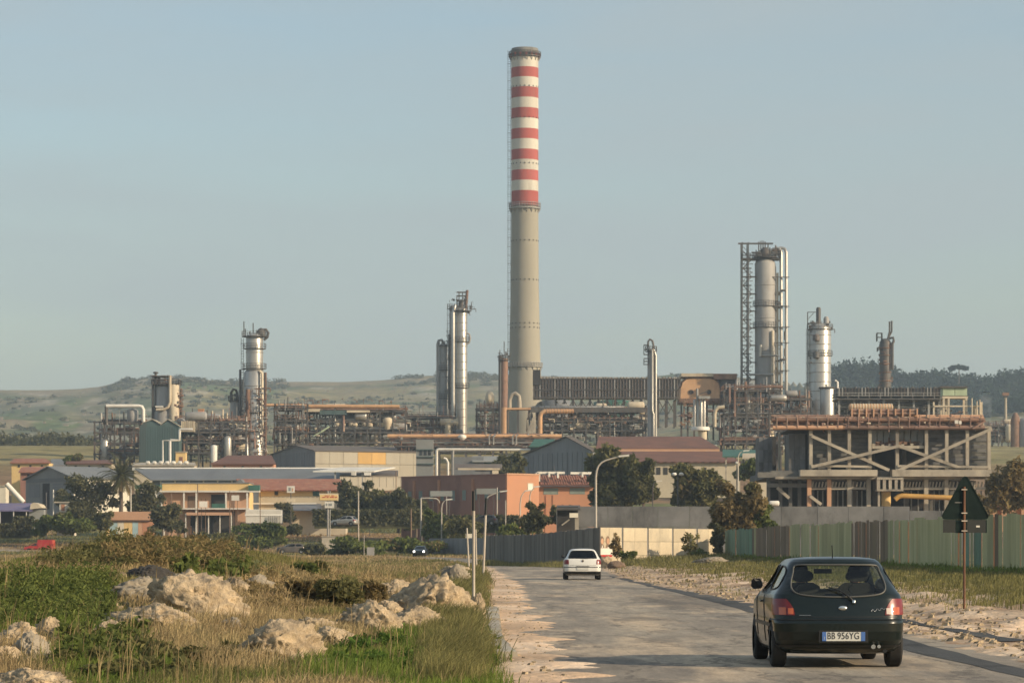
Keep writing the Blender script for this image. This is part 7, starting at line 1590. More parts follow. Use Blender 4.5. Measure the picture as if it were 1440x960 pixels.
# ------------------------------------------------------------------ vehicles
PAINT_BLK = pmat("black_green_car_paint", (.005,.010,.0085), (.004,.008,.007), 2, rough=.28, vary=0, coat=.35, spec=.3)
PAINT_WHT = pmat("white_car_paint", (.74,.72,.66), (.70,.68,.62), 2, rough=.3, vary=0, coat=.6)
def glassmat(name, tint, rough=.02, f=.75):
    m = bpy.data.materials.new(name); m.use_nodes = True; nt = m.node_tree; N = nt.nodes; L = nt.links; N.remove(N["Principled BSDF"])
    t = N.new("ShaderNodeBsdfTransparent"); t.inputs[0].default_value = (*tint,1); g = N.new("ShaderNodeBsdfGlossy"); g.inputs["Roughness"].default_value = rough
    lw = N.new("ShaderNodeLayerWeight"); lw.inputs[0].default_value = .5; pw_ = N.new("ShaderNodeMath"); pw_.operation = 'POWER'; pw_.inputs[1].default_value = 4; L.new(lw.outputs["Facing"], pw_.inputs[0]); mr = N.new("ShaderNodeMapRange"); mr.inputs[3].default_value = .05; mr.inputs[4].default_value = .9; L.new(pw_.outputs[0], mr.inputs[0]); mx = N.new("ShaderNodeMixShader"); L.new(mr.outputs[0], mx.inputs[0]); L.new(t.outputs[0], mx.inputs[1]); L.new(g.outputs[0], mx.inputs[2]); L.new(mx.outputs[0], N["Material Output"].inputs[0]); return m
GLASS = glassmat("car_glass", (.76,.81,.74)); LIGHT_RED = pmat("red_lamp_glass", (.19,.007,.005), (.15,.006,.004), 5, rough=.3, vary=0, coat=.35)
LIGHT_AMB = pmat("amber_lamp_glass", (.50,.10,.02), (.42,.08,.016), 5, rough=.12, vary=0, coat=1.0); LIGHT_CLR = pmat("clear_lamp_glass", (.62,.50,.42), (.55,.45,.38), 5, rough=.15, vary=0, coat=1.0)
LIT = pmat("lit_headlamp", (.9,.88,.8), (.9,.88,.8), 1, rough=.3, vary=0, emit=((1,.95,.85),3.5))
CHROME = pmat("silver_trim", (.62,.62,.60), (.55,.55,.53), 3, rough=.25, metal=.9, vary=0); SEAL = pmat("grey_window_seal", (.10,.098,.085), (.08,.078,.07), 4, rough=.5, vary=0)
TRIM = pmat("dark_interior", (.028,.027,.026), (.02,.02,.02), 4, rough=.8, vary=0); PLATE_W = pmat("white_number_plate", (.58,.57,.52), (.55,.54,.49), 4, rough=.5, vary=0); PLATE_B = pmat("blue_plate_band", (.07,.16,.42), (.06,.14,.38), 4, rough=.5, vary=0); INK = pmat("plate_ink", (.015,.015,.02), (.012,.012,.016), 4, rough=.6, vary=0); RIM = pmat("grey_wheel_rim", (.30,.30,.29), (.24,.24,.23), 4, rough=.4, metal=.6, vary=0)

class Hull:
    """car shell stacked from plan outlines; y runs forward from the rear bumper"""
    def __init__(s, lv, rr=.22, rf=.35, bow=.07, bowf=.14):
        s.lv = np.array(lv, float); s.rr, s.rf, s.bow, s.bowf = rr, rf, bow, bowf
    def at_(s, z): return [float(np.interp(z, s.lv[:,0], s.lv[:,k])) for k in (1,2,3)]
    def outline(s, z, n=120):
        yr, yf, w_ = s.at_(z); rr = min(s.rr, w_*.6, (yf-yr)*.3); rf = min(s.rf, w_*.6, (yf-yr)*.3); P = []
        xs = np.linspace(0, w_-rr, 9); P += [(x, yr) for x in xs]
        P += [(w_-rr+rr*sin(a), yr+rr-rr*cos(a)) for a in np.linspace(0,pi/2,9)[1:]]
        P += [(w_, y) for y in np.linspace(yr+rr, yf-rf, 33)[1:]]
        P += [(w_-rf+rf*cos(a), yf-rf+rf*sin(a)) for a in np.linspace(0,pi/2,8)[1:]]
        P += [(x, yf) for x in np.linspace(w_-rf, 0, 8)[1:]]
        # bowed ends and slightly barrelled flanks
        out = []
        for x, y in P:
            t = (y-yr)/(yf-yr); k = (x/w_)**2
            y2 = y + (s.bow*k*(1-t)**6) - s.bowf*k*t**6; x2 = x*(1-.055*max(0,(t-.45)/.55)**2-.035*max(0,(.35-t)/.35)**2)
            out.append((x2,y2))
        return np.array(out)
    def rear(s, x, z):
        o = s.outline(z); x = abs(x); k = np.searchsorted(o[:17,0], x); k = min(max(k,1),16); a, b = o[k-1], o[k]; t = (x-a[0])/max(1e-6,b[0]-a[0]); return float(a[1]+(b[1]-a[1])*min(1,t))
    def arc(s, z):
        o = s.outline(z); d = np.concatenate([[0],np.cumsum(np.hypot(*np.diff(o,axis=0).T))]); return o, d
    def pt(s, z, t, off=.0):
        """point at arc length |t| from the rear middle, mirrored by sign"""
        o, d = s.arc(z); k = abs(t); x = float(np.interp(k,d,o[:,0])); y = float(np.interp(k,d,o[:,1])); x1 = float(np.interp(k+.01,d,o[:,0])); y1 = float(np.interp(k+.01,d,o[:,1]))
        tx, ty = x1-x, y1-y; l = math.hypot(tx,ty) or 1; nx, ny = ty/l, -tx/l; sg = 1 if t >= 0 else -1
        return Vector(((x+nx*off)*sg, y+ny*off, z))
def inpoly(p, poly):
    c = False; n = len(poly)
    for i in range(n):
        a, b = poly[i], poly[i-1]
        if (a[1] > p[1]) != (b[1] > p[1]) and p[0] < (b[0]-a[0])*(p[1]-a[1])/(b[1]-a[1])+a[0]: c = not c
    return c
def near(p, poly):
    best = None
    for i in range(len(poly)):
        a, b = Vector(poly[i-1]), Vector(poly[i]); d = b-a; t = max(0,min(1,(Vector(p)-a).dot(d)/max(1e-9,d.dot(d)))); q = a+d*t; e = (q-Vector(p)).length
        if best is None or e < best[0]: best = (e,q)
    return best
def smoothpoly(poly, it=2):
    for _ in range(it):
        out = []
        for i in range(len(poly)):
            a, b = poly[i], poly[(i+1)%len(poly)]; out += [(a[0]*.75+b[0]*.25,a[1]*.75+b[1]*.25),(a[0]*.25+b[0]*.75,a[1]*.25+b[1]*.75)]
        poly = out
    return poly
def carbody(root, H, paint, zs, rearwin, sidewin, frontwin, wheels, wr):
    n = len(H.outline(.5)); V = []; 
    for z in zs:
        o = H.outline(z); row = [(x,y,z) for x,y in o]+[(-x,y,z) for x,y in o[-2:0:-1]]; V.append(row)
    m = len(V[0]); P = np.array(V); nz_ = len(zs)
    cls = np.zeros(m, int)            # which face of the car a column belongs to: rear 0, side 1, front 2
    for j in range(m):
        k = j if j < n else 2*n-2-j
        cls[j] = 0 if k <= 12 else (1 if k <= 48 else 2)
    def proj(j, p): return (p[0],p[2]) if cls[j] != 1 else (p[1],p[2])
    polys = {0:[rearwin], 1:sidewin, 2:[frontwin]}
    for j in range(m):
        for i in range(nz_):
            p = P[i,j]; q = proj(j,p)
            for poly in polys[cls[j]]:
                e, c = near(q, poly)
                if e < .022:
                    if cls[j] != 1: P[i,j,0] = c[0]
                    else: P[i,j,1] = c[0]
                    break
            if cls[j] == 1 and p[2] < .75:
                for wy in wheels:
                    d = math.hypot(p[1]-wy, p[2]-wr); R_ = wr+.045
                    if abs(d-R_) < .03 and d > 0: P[i,j,1] = wy+(p[1]-wy)*R_/d; P[i,j,2] = wr+(p[2]-wr)*R_/d
    Fc = []
    for i in range(nz_-1):
        for j in range(m):
            j2 = (j+1)%m; c = P[[i,i,i+1,i+1],[j,j2,j2,j]].mean(0); cc = cls[j] if cls[j] == cls[j2] else (cls[j] if cls[j] != 1 else cls[j2]); skip = False
            pts = proj(j if cls[j] == cc else j2, c)
            for poly in polys[cc]:
                if inpoly(pts, poly): skip = True
            if cc == 1 and c[2] < .75:
                for wy in wheels:
                    if math.hypot(c[1]-wy, c[2]-wr) < wr+.045: skip = True
            if not skip: Fc.append((i*m+j, i*m+j2, (i+1)*m+j2, (i+1)*m+j))
    q = MB(); q.add(P.reshape(-1,3).tolist(), Fc, True); top = P[-1]; q.add([tuple(t) for t in top]+[(0,float(top[:,1].mean()),zs[-1]+.006)],[(k,(k+1)%m,m) for k in range(m)],True)
    return q.build("body", paint, root)
def patch(root, H, name, mat, zlo, zhi, t0f, t1f, off, nz=8, nt=12, parent=None):
    """skin piece lying on the shell between arc lengths t0f(z) and t1f(z)"""
    q = MB(); V = []
    for i in range(nz+1):
        z = zlo+(zhi-zlo)*i/nz; a, b = t0f(z), t1f(z)
        for k in range(nt+1): V.append(H.pt(z, a+(b-a)*k/nt, off))
    q.add(V, [(i*(nt+1)+k,i*(nt+1)+k+1,(i+1)*(nt+1)+k+1,(i+1)*(nt+1)+k) for i in range(nz) for k in range(nt)], True); return q.build(name, mat, parent or root)
def wheel(root, x, y, r, wd):
    s = 1 if x > 0 else -1
    prof = [(r*.62,-wd/2),(r*.90,-wd/2),(r*.98,-wd*.42),(r,-wd*.30),(r,wd*.30),(r*.98,wd*.42),(r*.90,wd/2),(r*.62,wd/2)]
    n = 28; V = [(x+z, y+q*cos(2*pi*k/n), r+q*sin(2*pi*k/n)) for q,z in prof for k in range(n)]
    m = MB(); m.add(V,[(i*n+k,i*n+(k+1)%n,(i+1)*n+(k+1)%n,(i+1)*n+k) for i in range(len(prof)-1) for k in range(n)],True)
    for zc in (-.22,0,.22):      # tread grooves read as thin raised shoulders
        m.add([(x+wd*zc+dz, y+r*1.004*cos(2*pi*k/n), r+r*1.004*sin(2*pi*k/n)) for dz in (-.022,.022) for k in range(n)],[(k,(k+1)%n,n+(k+1)%n,n+k) for k in range(n)],True)
    w_ = m.build("wheel", M["rubber"], root)
    MB().add([(x+s*wd*.36, y+r*.62*q*cos(2*pi*k/14), r+r*.62*q*sin(2*pi*k/14)) for q in (1,.25) for k in range(14)]+[(x+s*wd*.30,y,r)],[(k,(k+1)%14,14+(k+1)%14,14+k) for k in range(14)]+[(14+k,14+(k+1)%14,28) for k in range(14)]).build("rim", RIM, w_)
    return w_
def textmesh(root, name, body, size, mat, loc, xs=1.0, shear=0):
    cu = bpy.data.curves.new(name, 'FONT'); cu.body = body; cu.size = size; cu.align_x = 'CENTER'; cu.align_y = 'CENTER'; cu.extrude = .001; cu.space_character = 1.05; cu.shear = shear
    t = bpy.data.objects.new(name, cu); COL.objects.link(t); bpy.context.view_layer.update()
    me = bpy.data.meshes.new_from_object(t.evaluated_get(bpy.context.evaluated_depsgraph_get())); bpy.data.objects.remove(t)
    me.materials.clear(); me.materials.append(mat); o = bpy.data.objects.new(name, me); COL.objects.link(o); o.parent = root; o.location = loc; o.rotation_euler = (R(90),0,0); o.scale = (xs,1,1); return o

def hatch(name, label, loc, rz, lv, paint, P, detail=True):
    root = thing(name, label, "car", loc, rz); H = Hull(lv, P.get("rr",.22), P.get("rf",.35), P.get("bow",.08))
    zb, zt = lv[0][0], lv[-1][0]; zs = np.unique(np.round(np.concatenate([np.linspace(zb,zt,P.get("nz",52)),[l[0] for l in lv]]),4))
    rear = smoothpoly(P["rear"]+[(-x,z) for x,z in P["rear"][::-1] if abs(x) > 1e-6], 2); side = [smoothpoly(s_,1) for s_ in P["side"]]; front = smoothpoly(P["front"]+[(-x,z) for x,z in P["front"][::-1] if abs(x) > 1e-6],1)
    carbody(root, H, paint, zs, rear, side, front, P["wheels"], P["wr"])
    def rp(x, z, off=.0): return Vector((x, H.rear(x,z)-off, z))
    # glass and seals
    cz = sum(z for _,z in rear)/len(rear); ring = [rp(x,z,.004) for x,z in rear]
    q = MB(); K = 6; V = []
    for k in range(K+1):
        for x,z in rear: V.append(rp(x*k/K if k else 0, cz+(z-cz)*k/K, -.004))
    n = len(rear); q.add(V,[(k*n+i,k*n+(i+1)%n,(k+1)*n+(i+1)%n,(k+1)*n+i) for k in range(K) for i in range(n)],True); q.build("rear_window", P.get("glass",GLASS), root)
    q = MB(); q.tube(ring+[ring[0]], .011, 6, False); q.build("window_seal", SEAL if detail else M["black"], root)
    fz = [(x,z) for x,z in front]; cz2 = sum(z for _,z in fz)/len(fz)
    def fp(x,z): 
        o = H.outline(z)[::-1]; return Vector((x, float(np.interp(abs(x), o[:14,0], o[:14,1])), z))
    q = MB(); V = [fp(x*k/4, cz2+(z-cz2)*k/4) for k in range(5) for x,z in fz]; n = len(fz); q.add(V,[(k*n+i,k*n+(i+1)%n,(k+1)*n+(i+1)%n,(k+1)*n+i) for k in range(4) for i in range(n)],True); q.build("windscreen", GLASS if detail else P.get("glass",GLASS), root)
    def spt(y,z,sg,off=.004):
        o = H.outline(z); k = slice(8,60); return Vector((sg*(float(np.interp(y,o[k,1],o[k,0]))+off),y,z))
    for sg in (-1,1):
        for s_ in side:
            q = MB(); q.add([spt(y,z,sg,-.006) for y,z in s_],[tuple(range(len(s_)))]); q.build("side_window", P.get("glass",GLASS), root)
            q = MB(); rg = [spt(y,z,sg) for y,z in s_]; q.tube(rg+[rg[0]], .011, 5, False); q.build("window_seal", M["black"], root)
    wx = P["track"]
    for y in P["wheels"]:
        for s_ in (-1,1): wheel(root, s_*wx, y, P["wr"], P["ww"])
    yr0, yf0, w0 = H.at_(.45); box("underbody", M["black"], root, -w0+.22, w0-.22, .22, yf0-.25, .20, .33); box("wheel_housing", M["black"], root, -w0+.20, w0-.20, .25, yf0-.2, .335, .62)
    # mirrors
    for s_ in (-1,1):
        q = MB(); my = P["mirror"]; mz = P["mz"]; x0 = w0-.045
        V = [(s_*(x0+a),my+b,mz+c) for a,b,c in ((-.03,0,-.01),(.0,-.02,-.05),(.09,-.03,-.055),(.125,-.01,-.02),(.12,-.01,.055),(.09,-.03,.085),(.01,-.02,.08),(-.02,0,.04))]
        q.add(V+[(x*.985,y+.09,z) for x,y,z in V],[tuple(range(8)),tuple(range(15,7,-1))]+[(i,8+i,8+(i+1)%8,(i+1)%8) for i in range(8)]); q.build("wing_mirror", M["black"], root)
    # tail lamps
    for s_ in (-1,1):
        tl = P["tail"]; patch(root, H, "tail_lamp", LIGHT_RED, tl[0], tl[1], lambda z: s_*(tl[2]+tl[4]*abs((z-tl[0])/(tl[1]-tl[0]))**2), lambda z: s_*(tl[3]-tl[5]*((z-tl[0])/(tl[1]-tl[0]))**3), .010)
    return root, H, rp
FZ = 1.033
lvF = [(.17,.34,3.50,.66),(.19,.20,3.62,.73),(.24,.10,3.72,.775),(.34,.025,3.79,.80),(.45,.0,3.82,.815),(.55,.0,3.82,.818),(.585,.015,3.82,.816),(.60,.055,3.81,.812),(.68,.075,3.78,.816),(.78,.105,3.70,.816),(.85,.13,3.3,.808),(.90,.155,2.98,.79),(.95,.19,2.85,.752),(1.02,.25,2.70,.708),(1.12,.345,2.52,.658),(1.20,.425,2.38,.618),(1.26,.475,2.26,.590),(1.30,.51,2.16,.562),(1.328,.55,2.02,.525),(1.345,.62,1.85,.455),(1.357,.80,1.6,.32)]
PF = dict(rear=[(0,1.262),(.30,1.262),(.485,1.26),(.525,1.238),(.535,1.17),(.562,1.10),(.582,1.02),(.578,.965),(.54,.918),(.45,.892),(.25,.874),(0,.868)],
  side=[[(.62,1.19),(.78,1.235),(1.30,1.255),(1.32,.94),(.55,.97),(.52,1.03)],[(1.42,1.255),(1.95,1.245),(2.62,.97),(2.55,.935),(1.42,.935)]],
  front=[(0,1.27),(.40,1.265),(.50,1.22),(.66,.96),(.60,.94),(0,.93)], wheels=(.62,3.07), wr=.283, ww=.18, track=.715, mirror=2.45, mz=.99,
  tail=(.650,.848,.555,1.0,.10,.05), bow=.10, nz=64)
loc = (4.015, 34.7, 0)
car, HF, rp = hatch("dark_hatchback", "very dark green hatchback driving away, nearest car on the road", loc, 0, lvF, PAINT_BLK, PF)
# lamp details, plate, badge, wiper and trim
for s_ in (-1,1):
    patch(car, HF, "reversing_lens", LIGHT_CLR if s_ > 0 else LIGHT_AMB, .662, .735, lambda z: s_*.57, lambda z: s_*.635, .014, 4, 4); patch(car, HF, "indicator_lens", LIGHT_AMB, .655, .745, lambda z: s_*.66, lambda z: s_*.76, .014, 4, 5)
pz, pw_, ph = .392, .52, .11; py_ = -.012
box("plate_recess", M["black"], car, -.30+.03,.30+.03, -.004,.02, .318, .466)
pl = box("number_plate", PLATE_W, car, -.26+.03, .26+.03, -.014,-.006, pz-ph/2, pz+ph/2)
MB().box(-.262+.03,-.212+.03,-.0165,-.0145,pz-ph/2,pz+ph/2).build("plate_band", PLATE_B, pl); MB().box(.212+.03,.262+.03,-.0165,-.0145,pz-ph/2,pz+ph/2).build("plate_band", PLATE_B, pl)
textmesh(pl, "plate_lettering", "BB", .118, INK, (-.122,-.0165,pz+.004), .74); textmesh(pl, "plate_lettering", "956YG", .118, INK, (.088,-.0165,pz+.004), .78); textmesh(pl, "plate_lettering", "I", .05, PLATE_W, (-.207,-.0175,pz-.02), .9)
bp0 = rp(.03,.735,.012); q = MB(); n_ = 20
q.add([(bp0.x+.052*k_*cos(2*pi*k/n_), bp0.y-(.010 if k_ < 1 else 0), .735+.030*k_*sin(2*pi*k/n_)) for k_ in (1,.8) for k in range(n_)]+[(bp0.x,bp0.y-.012,.735)],[(k,(k+1)%n_,n_+(k+1)%n_,n_+k) for k in range(n_)]+[(n_+k,n_+(k+1)%n_,2*n_) for k in range(n_)],True); q.build("badge", CHROME, car)
q = MB(); q.tube([rp(.385+.17*t+.0,.700+.018*math.sin(t*19)*(1-.5*t)+.03*t,.008) for t in np.linspace(0,1,26)], .0035, 4, False); q.tube([rp(.375,.695,.008),rp(.40,.72,.008)], .0035, 4); q.build("script_lettering", CHROME, car)
q = MB(); q.tube([rp(-.50+.02*k,.648,.006) for k in range(8)], .004, 4); q.build("small_lettering", CHROME, car)
q = MB(); q.tube([rp(.155,.825,.02),rp(.12,.862,.045),rp(.03,.93,.05),rp(-.05,.975,.04)], [.014,.012,.009,.008], 6); q.tube([rp(.10,.885,.052),rp(-.02,.955,.05),rp(-.16,1.0,.032)], .007, 5); q.build("wiper", M["black"], car); MB().lathe([(.022,0),(.022,.03),(.012,.035)],10).build("wiper_boss", CHROME, car, loc=(rp(.165,.812,.0).x, rp(.165,.812,.03).y-.01, .80))
patch(car, HF, "bumper_strip", M["black"], .588, .600, lambda z: -1.2, lambda z: 1.2, .012, 1, 40); patch(car, HF, "bumper_insert", M["black"], .262, .285, lambda z: -.95, lambda z: .95, .010, 2, 30)
patch(car, HF, "hatch_gap", M["black"], .625, .632, lambda z: -.72, lambda z: .72, .006, 1, 30)
for s_ in (-1,1): patch(car, HF, "side_moulding", M["black"], .50, .545, lambda z: s_*1.25, lambda z: s_*3.3, .010, 1, 24); q = MB(); q.tube([HF.pt(z,s_*1.95,.004) for z in np.linspace(.3,.93,12)], .005, 4); q.tube([HF.pt(z,s_*3.05,.004) for z in np.linspace(.35,.93,12)], .005, 4); q.build("door_gap", M["black"], car)
for s_ in (-1,1): q = MB(); q.tube([HF.pt(.80,s_*2.05,.02),HF.pt(.80,s_*2.22,.02)], .014, 6); q.build("door_handle", M["black"], car)
tube("aerial", M["black"], car, [(-.02,.75,1.35),(-.05,.55,1.50)], .006, 5); tube("exhaust_tip", CHROME, car, [(.40,.05,.265),(.40,.30,.27)], .028, 10); tube("exhaust_tip", CHROME, car, [(.47,.055,.268),(.47,.30,.27)], .022, 10)
box("tow_eye", M["black"], car, .52,.56, .06,.12, .19,.23)
for x in (-.55,-.2,.2): box("underbody_pipe", M["black"], car, x, x+.12, .3,.6, .185,.21)
# interior
box("parcel_shelf", TRIM, car, -.60,.60, .42,.80, .84,.865); box("rear_bench", TRIM, car, -.58,.58, .82,.98, .45,.90); box("dashboard", TRIM, car, -.64,.64, 2.35,2.75, .70,.935); box("cabin_floor", TRIM, car, -.66,.66, .40,2.7, .625,.64)
for x in (-.33,.36):
    q = MB(); q.prism([(x-.23,.5),(x+.23,.5),(x+.22,.98),(x+.14,1.03),(x-.14,1.03),(x-.22,.98)],1.38,1.50); q.build("front_seat", TRIM, car)
    q = MB(); q.prism(smoothpoly([(x-.14,1.04),(x+.14,1.04),(x+.13,1.19),(x-.13,1.19)],2),1.36,1.45); q.build("headrest", TRIM, car)
for x in (-.32,.33): q = MB(); q.prism(smoothpoly([(x-.14,.9),(x+.14,.9),(x+.12,1.02),(x-.12,1.02)],2),.86,.95); q.build("headrest", TRIM, car)
box("interior_mirror", TRIM, car, -.10,.13, 2.18,2.21, 1.14,1.20); MB().tube([(-.33+.18*cos(2*pi*k/16),2.18+.05*sin(2*pi*k/16),.93+.16*sin(2*pi*k/16)) for k in range(17)], .013, 6, False).build("steering_wheel", TRIM, car)
# the people inside, seen through the rear window
SHIRT = pmat("dark_shirt", (.03,.03,.035), (.022,.022,.026), 6, rough=.9, vary=0); SKIN = pmat("skin", (.36,.20,.13), (.30,.16,.10), 6, rough=.6, vary=0); HAIR = pmat("dark_hair", (.015,.012,.010), (.01,.008,.007), 14, rough=.7, vary=0)
def sitter(label, x, y, z, shirt):
    """seated figure facing forward: one skinned body with arms reaching ahead, hair as its own piece"""
    J = [(0,0,0,.15,.11),(0,.02,.20,.15,.105),(0,.0,.40,.17,.10),(0,.0,.50,.09,.075),(0,.02,.58,.055,.055),(0,.03,.67,.078,.09),(0,.04,.77,.075,.092),(0,.04,.835,.045,.055),
         (-.19,.0,.45,.055,.055),(-.25,.10,.24,.045,.045),(-.16,.38,.26,.034,.034),(-.12,.50,.30,.024,.04),(.19,.0,.45,.055,.055),(.25,.10,.24,.045,.045),(.16,.38,.26,.034,.034),(.12,.50,.30,.024,.04),
         (-.10,.10,-.02,.085,.085),(-.12,.45,.06,.065,.065),(-.12,.62,-.28,.045,.045),(.10,.10,-.02,.085,.085),(.12,.45,.06,.065,.065),(.12,.62,-.28,.045,.045)]
    E_ = [(0,1),(1,2),(2,3),(3,4),(4,5),(5,6),(6,7),(2,8),(8,9),(9,10),(10,11),(2,12),(12,13),(13,14),(14,15),(0,16),(16,17),(17,18),(0,19),(19,20),(20,21)]
    me = bpy.data.meshes.new("person"); me.from_pydata([j[:3] for j in J], E_, []); o = bpy.data.objects.new("person", me); COL.objects.link(o)
    o.modifiers.new("skin",'SKIN'); me.skin_vertices[0].data[0].use_root = True
    for i, j in enumerate(J): me.skin_vertices[0].data[i].radius = (j[3],j[4])
    sb = o.modifiers.new("smooth",'SUBSURF'); sb.levels = 2; sb.render_levels = 2; bpy.context.view_layer.update()
    m2 = bpy.data.meshes.new_from_object(o.evaluated_get(bpy.context.evaluated_depsgraph_get())); bpy.data.objects.remove(o)
    m2.materials.clear(); m2.materials.append(shirt); m2.materials.append(SKIN)
    for p in m2.polygons:
        p.use_smooth = True; c = p.center
        if c.z > .545 or (c.y > .40 and c.z > .15): p.material_index = 1
    o = bpy.data.objects.new("person", m2); COL.objects.link(o); o.location = (x,y,z); tag(o, label, "person")
    q = MB(); V = []; nn_ = 16
    for i in range(9):
        a = pi*i/8*.62
        for k in range(nn_): t = 2*pi*k/nn_; V.append((.094*sin(a)*cos(t), .03+.108*sin(a)*sin(t)-.012, .745+.105*cos(a)-(.05*max(0,-sin(t)) if i > 5 else 0)))
    q.add(V,[(i*nn_+k,i*nn_+(k+1)%nn_,(i+1)*nn_+(k+1)%nn_,(i+1)*nn_+k) for i in range(8) for k in range(nn_)],True); q.build("hair", HAIR, o); return o
sitter("driver with dark hair seen from behind through the left of the hatchback's rear window", loc[0]-.33, loc[1]+1.60, .44, SHIRT)
sitter("front passenger with dark hair seen from behind through the hatchback's rear window", loc[0]+.36, loc[1]+1.58, .42, M["grey_paint"])

# white hatchback further on
lvG = [(.20,.30,3.8,.70),(.23,.15,3.95,.80),(.32,.05,4.08,.845),(.42,.0,4.12,.86),(.56,.0,4.13,.866),(.60,.05,4.12,.862),(.72,.06,4.05,.866),(.84,.085,3.8,.866),(.92,.11,3.35,.85),(.97,.15,3.10,.815),(1.08,.26,2.85,.75),(1.20,.38,2.62,.69),(1.30,.47,2.45,.635),(1.37,.54,2.3,.58),(1.41,.60,2.1,.50),(1.43,.75,1.9,.36),(1.438,.95,1.6,.2)]
DG = glassmat("dark_car_glass", (.10,.13,.12))
PG = dict(rear=[(0,1.345),(.40,1.345),(.53,1.325),(.62,1.12),(.665,1.0),(.62,.985),(0,.985)], side=[[(.70,1.26),(.9,1.32),(1.45,1.345),(1.47,1.0),(.62,1.03),(.60,1.08)],[(1.55,1.345),(2.1,1.33),(2.8,1.03),(2.75,1.0),(1.55,1.0)]],
  front=[(0,1.36),(.45,1.355),(.55,1.3),(.72,1.02),(.66,1.0),(0,.99)], wheels=(.75,3.26), wr=.305, ww=.20, track=.75, mirror=2.65, mz=1.05, tail=(.715,.93,.63,1.06,.02,.03), bow=.07, nz=44, glass=DG)
Yg = 131.0; gp = ((819.5-720)/F*Yg, Yg, 0)
gcar, HG, rpg = hatch("white_hatchback", "white hatchback further along the road, driving away beside the posters", gp, R(0), lvG, PAINT_WHT, PG, False)
for s_ in (-1,1): patch(gcar, HG, "bumper_strip", M["black"], .565, .60, lambda z: s_*.30, lambda z: s_*1.0, .012, 1, 16)
box("number_plate", PLATE_W, gcar, -.26,.26, -.02,-.006, .46,.57); box("plate_recess", M["black"], gcar, -.30,.30, -.004,.03, .575,.63); patch(gcar, HG, "lower_valance", M["black"], .20, .385, lambda z: -1.1, lambda z: 1.1, .012, 4, 30)
bg = rpg(0,.86,.01); MB().tube([(0,bg.y-.012,.87),(0,bg.y+.01,.87)], .055, 16).build("badge", M["steel"], gcar); patch(gcar, HG, "hatch_gap", M["black"], .655, .663, lambda z: -.78, lambda z: .78, .006, 1, 20)
for x in (-.36,.36): MB().prism([(x-.2,.6),(x+.2,.6),(x+.13,1.28),(x-.13,1.28)],1.4,1.52).build("front_seat", TRIM, gcar)
box("wiper", M["black"], gcar, -.03,.30, .12,.135, .985,1.0)
box("cabin_floor", TRIM, gcar, -.7,.7, .4,3.0, .66,.68)

# dark car with lit headlamps coming along the side road
hp = at(592,783,352); hx, hy = hp.x, 352
dcar, HD, _ = hatch("oncoming_car", "small dark car with both headlamps lit, coming along the side road", (hx+.0, hy+3.6, float(np.interp(hy,_gy,_gz))+.03), R(180-4), lvF, PAINT_BLK, dict(PF, nz=30, glass=DG), False)
for s_ in (-1,1): MB().lathe([(.0,0),(.10,.0),(.13,.03),(.13,.10)],14).build("headlamp", LIT, dcar).matrix_local = Matrix.Translation((s_*.60,3.86,.66)) @ Matrix.Rotation(R(90),4,'X')
# parked cars half hidden in the middle distance
for lb,px,py,Y,rz,pt in (("pale silver car parked before the dark hedge by the brown roofed house",503,739,418,72,"alu"),("dark car parked behind the curved lamps under the maroon wall",700,738,396,80,"steel"),("pale car roof showing above the shaded field by the grey notice board",648,741,400,84,"grey_paint")):
    p = at(px,py,Y); hatch("parked_car", lb, (p.x,p.y,g1(p.x,p.y) if False else p.z), R(rz), lvG, M[pt], dict(PG, nz=24), False)
p = at(430,776,372); hatch("parked_car", "dark car half buried in brambles beside the concrete block", (p.x,p.y,p.z-.2), R(96), lvF, M["steel"], dict(PF, nz=24, glass=DG), False)
# light caravan-like van by the terracotta canopy
f = Fr(541, 716, 462); o = thing("parked_van", "pale grey van with two dark windows parked beside the terracotta canopy", "van", f.o); MB().prism([(f.x(523),f.z(717)),(f.x(556),f.z(717)),(f.x(557),f.z(711)),(f.x(550),f.z(707.5)),(f.x(528),f.z(707.5)),(f.x(523),f.z(711))],0,1.7).build("body", M["grey_paint"], o)
for xa in (526,533,541): box("window", M["glass_dark"], o, f.x(xa), f.x(xa+4), -.03,-.002, f.z(712.5), f.z(709))
for xa in (529,550): MB().tube([f.p(xa,717.5,-.05),f.p(xa,717.5,.2)],.33,12).build("wheel", M["rubber"], o)
f = Fr(516, 668, 500); o = thing("parked_lorry", "small white lorry half hidden under the depot canopy", "lorry", f.o); box("cab", M["white"], o, f.x(494), f.x(500), 0,2, f.z(668), f.z(662)); box("cargo_body", M["white"], o, f.x(512), f.x(521), 0,2.2, f.z(668), f.z(664)); box("chassis", M["steel"], o, f.x(494), f.x(521), .2,1.8, f.z(669.5), f.z(668.2))
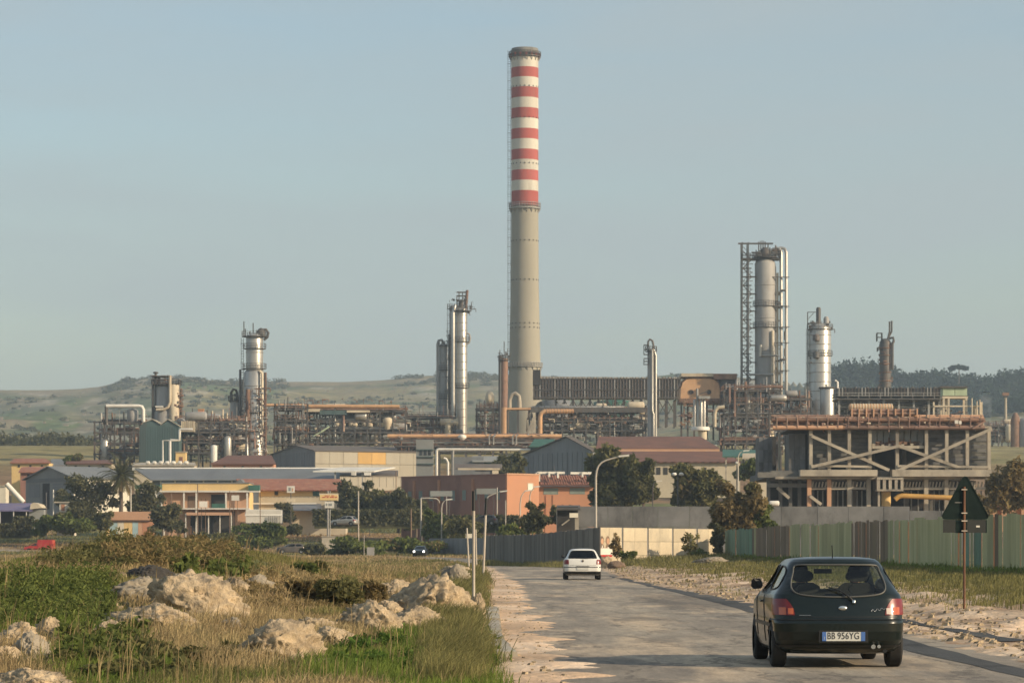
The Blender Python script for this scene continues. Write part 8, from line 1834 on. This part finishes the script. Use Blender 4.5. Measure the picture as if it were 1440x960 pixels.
# red box van, nose to the left
Yv = 424; f = Fr(54, 775.5, Yv); S = f.s; o = thing("red_van", "small red box van heading left on the side road at the far left", "van", f.o, R(-6))
L_ = 42*S
def vx(t): return -L_/2+L_*t
body = [(vx(.02),.35),(vx(.98),.35),(vx(.99),.55),(vx(.985),.75),(vx(.46),.75),(vx(.46),1.30),(vx(.38),1.30),(vx(.18),.86),(vx(.03),.74),(vx(.0),.55)]
MB().prism(body,0,1.55).build("body", M["red_paint"], o); MB().prism([(vx(.47),.70),(vx(.985),.70),(vx(.975),1.76),(vx(.955),1.80),(vx(.50),1.80),(vx(.465),1.72)],-.03,1.58).build("cargo_box", M["red_paint"], o)
MB().prism([(vx(.22),.90),(vx(.44),.90),(vx(.44),1.25),(vx(.385),1.25)],-.012,-.002).build("side_window", M["glass_dark"], o); MB().add([(vx(.19),.1,.89),(vx(.19),1.45,.89),(vx(.375),1.35,1.29),(vx(.375),.2,1.29)],[(0,1,2,3)]).build("windscreen", M["white"], o, loc=(-.015,0,.015))
for t in (.18,.80):
    for y in (-.02,1.42): MB().tube([(vx(t),y,.28),(vx(t),y+.16,.28)],.28,16).build("wheel", M["rubber"], o)
box("bumper", M["black"], o, vx(.0)-.05, vx(.05), .02,1.53, .28,.46); box("tail_lamp", LIGHT_RED, o, vx(.985), vx(.995), -.01,.12, .85,1.1); box("side_moulding", M["black"], o, vx(.1), vx(.97), -.022,-.003, .42,.50)
# ------------------------------------------------------------------ steam and air
def volmat(name, col, dens, noise=None, aniso=.3):
    m = bpy.data.materials.new(name); m.use_nodes = True; nt = m.node_tree; nt.nodes.remove(nt.nodes["Principled BSDF"]); v = nt.nodes.new("ShaderNodeVolumePrincipled"); v.inputs["Color"].default_value = (*col,1); v.inputs["Density"].default_value = dens; v.inputs["Anisotropy"].default_value = aniso
    if noise:
        tc = nt.nodes.new("ShaderNodeTexCoord"); n = nt.nodes.new("ShaderNodeTexNoise"); n.inputs["Scale"].default_value = noise; n.inputs["Detail"].default_value = 4; r = nt.nodes.new("ShaderNodeMapRange"); r.inputs[1].default_value = .42; r.inputs[2].default_value = .7; r.inputs[3].default_value = 0; r.inputs[4].default_value = dens; nt.links.new(tc.outputs["Object"], n.inputs["Vector"]); nt.links.new(n.outputs[0], r.inputs[0]); nt.links.new(r.outputs[0], v.inputs["Density"])
    nt.links.new(v.outputs[0], nt.nodes["Material Output"].inputs["Volume"]); return m
f = Fr(1386, 604, 760); q = MB(); q.lathe([(.1,0),(1.4,2),(1.8,4),(1.7,6),(2.2,8.5),(1.2,10)],14); o = q.build("steam", volmat("steam_vapour",(.9,.9,.9),.16,.45), kind="stuff", loc=f.o)
HAZE = 0.00021
box("haze", volmat("air", (.70,.86,1.0), HAZE, aniso=.2), None, -9000, 9000, -90, 6700, -3.5, 190, kind="stuff")
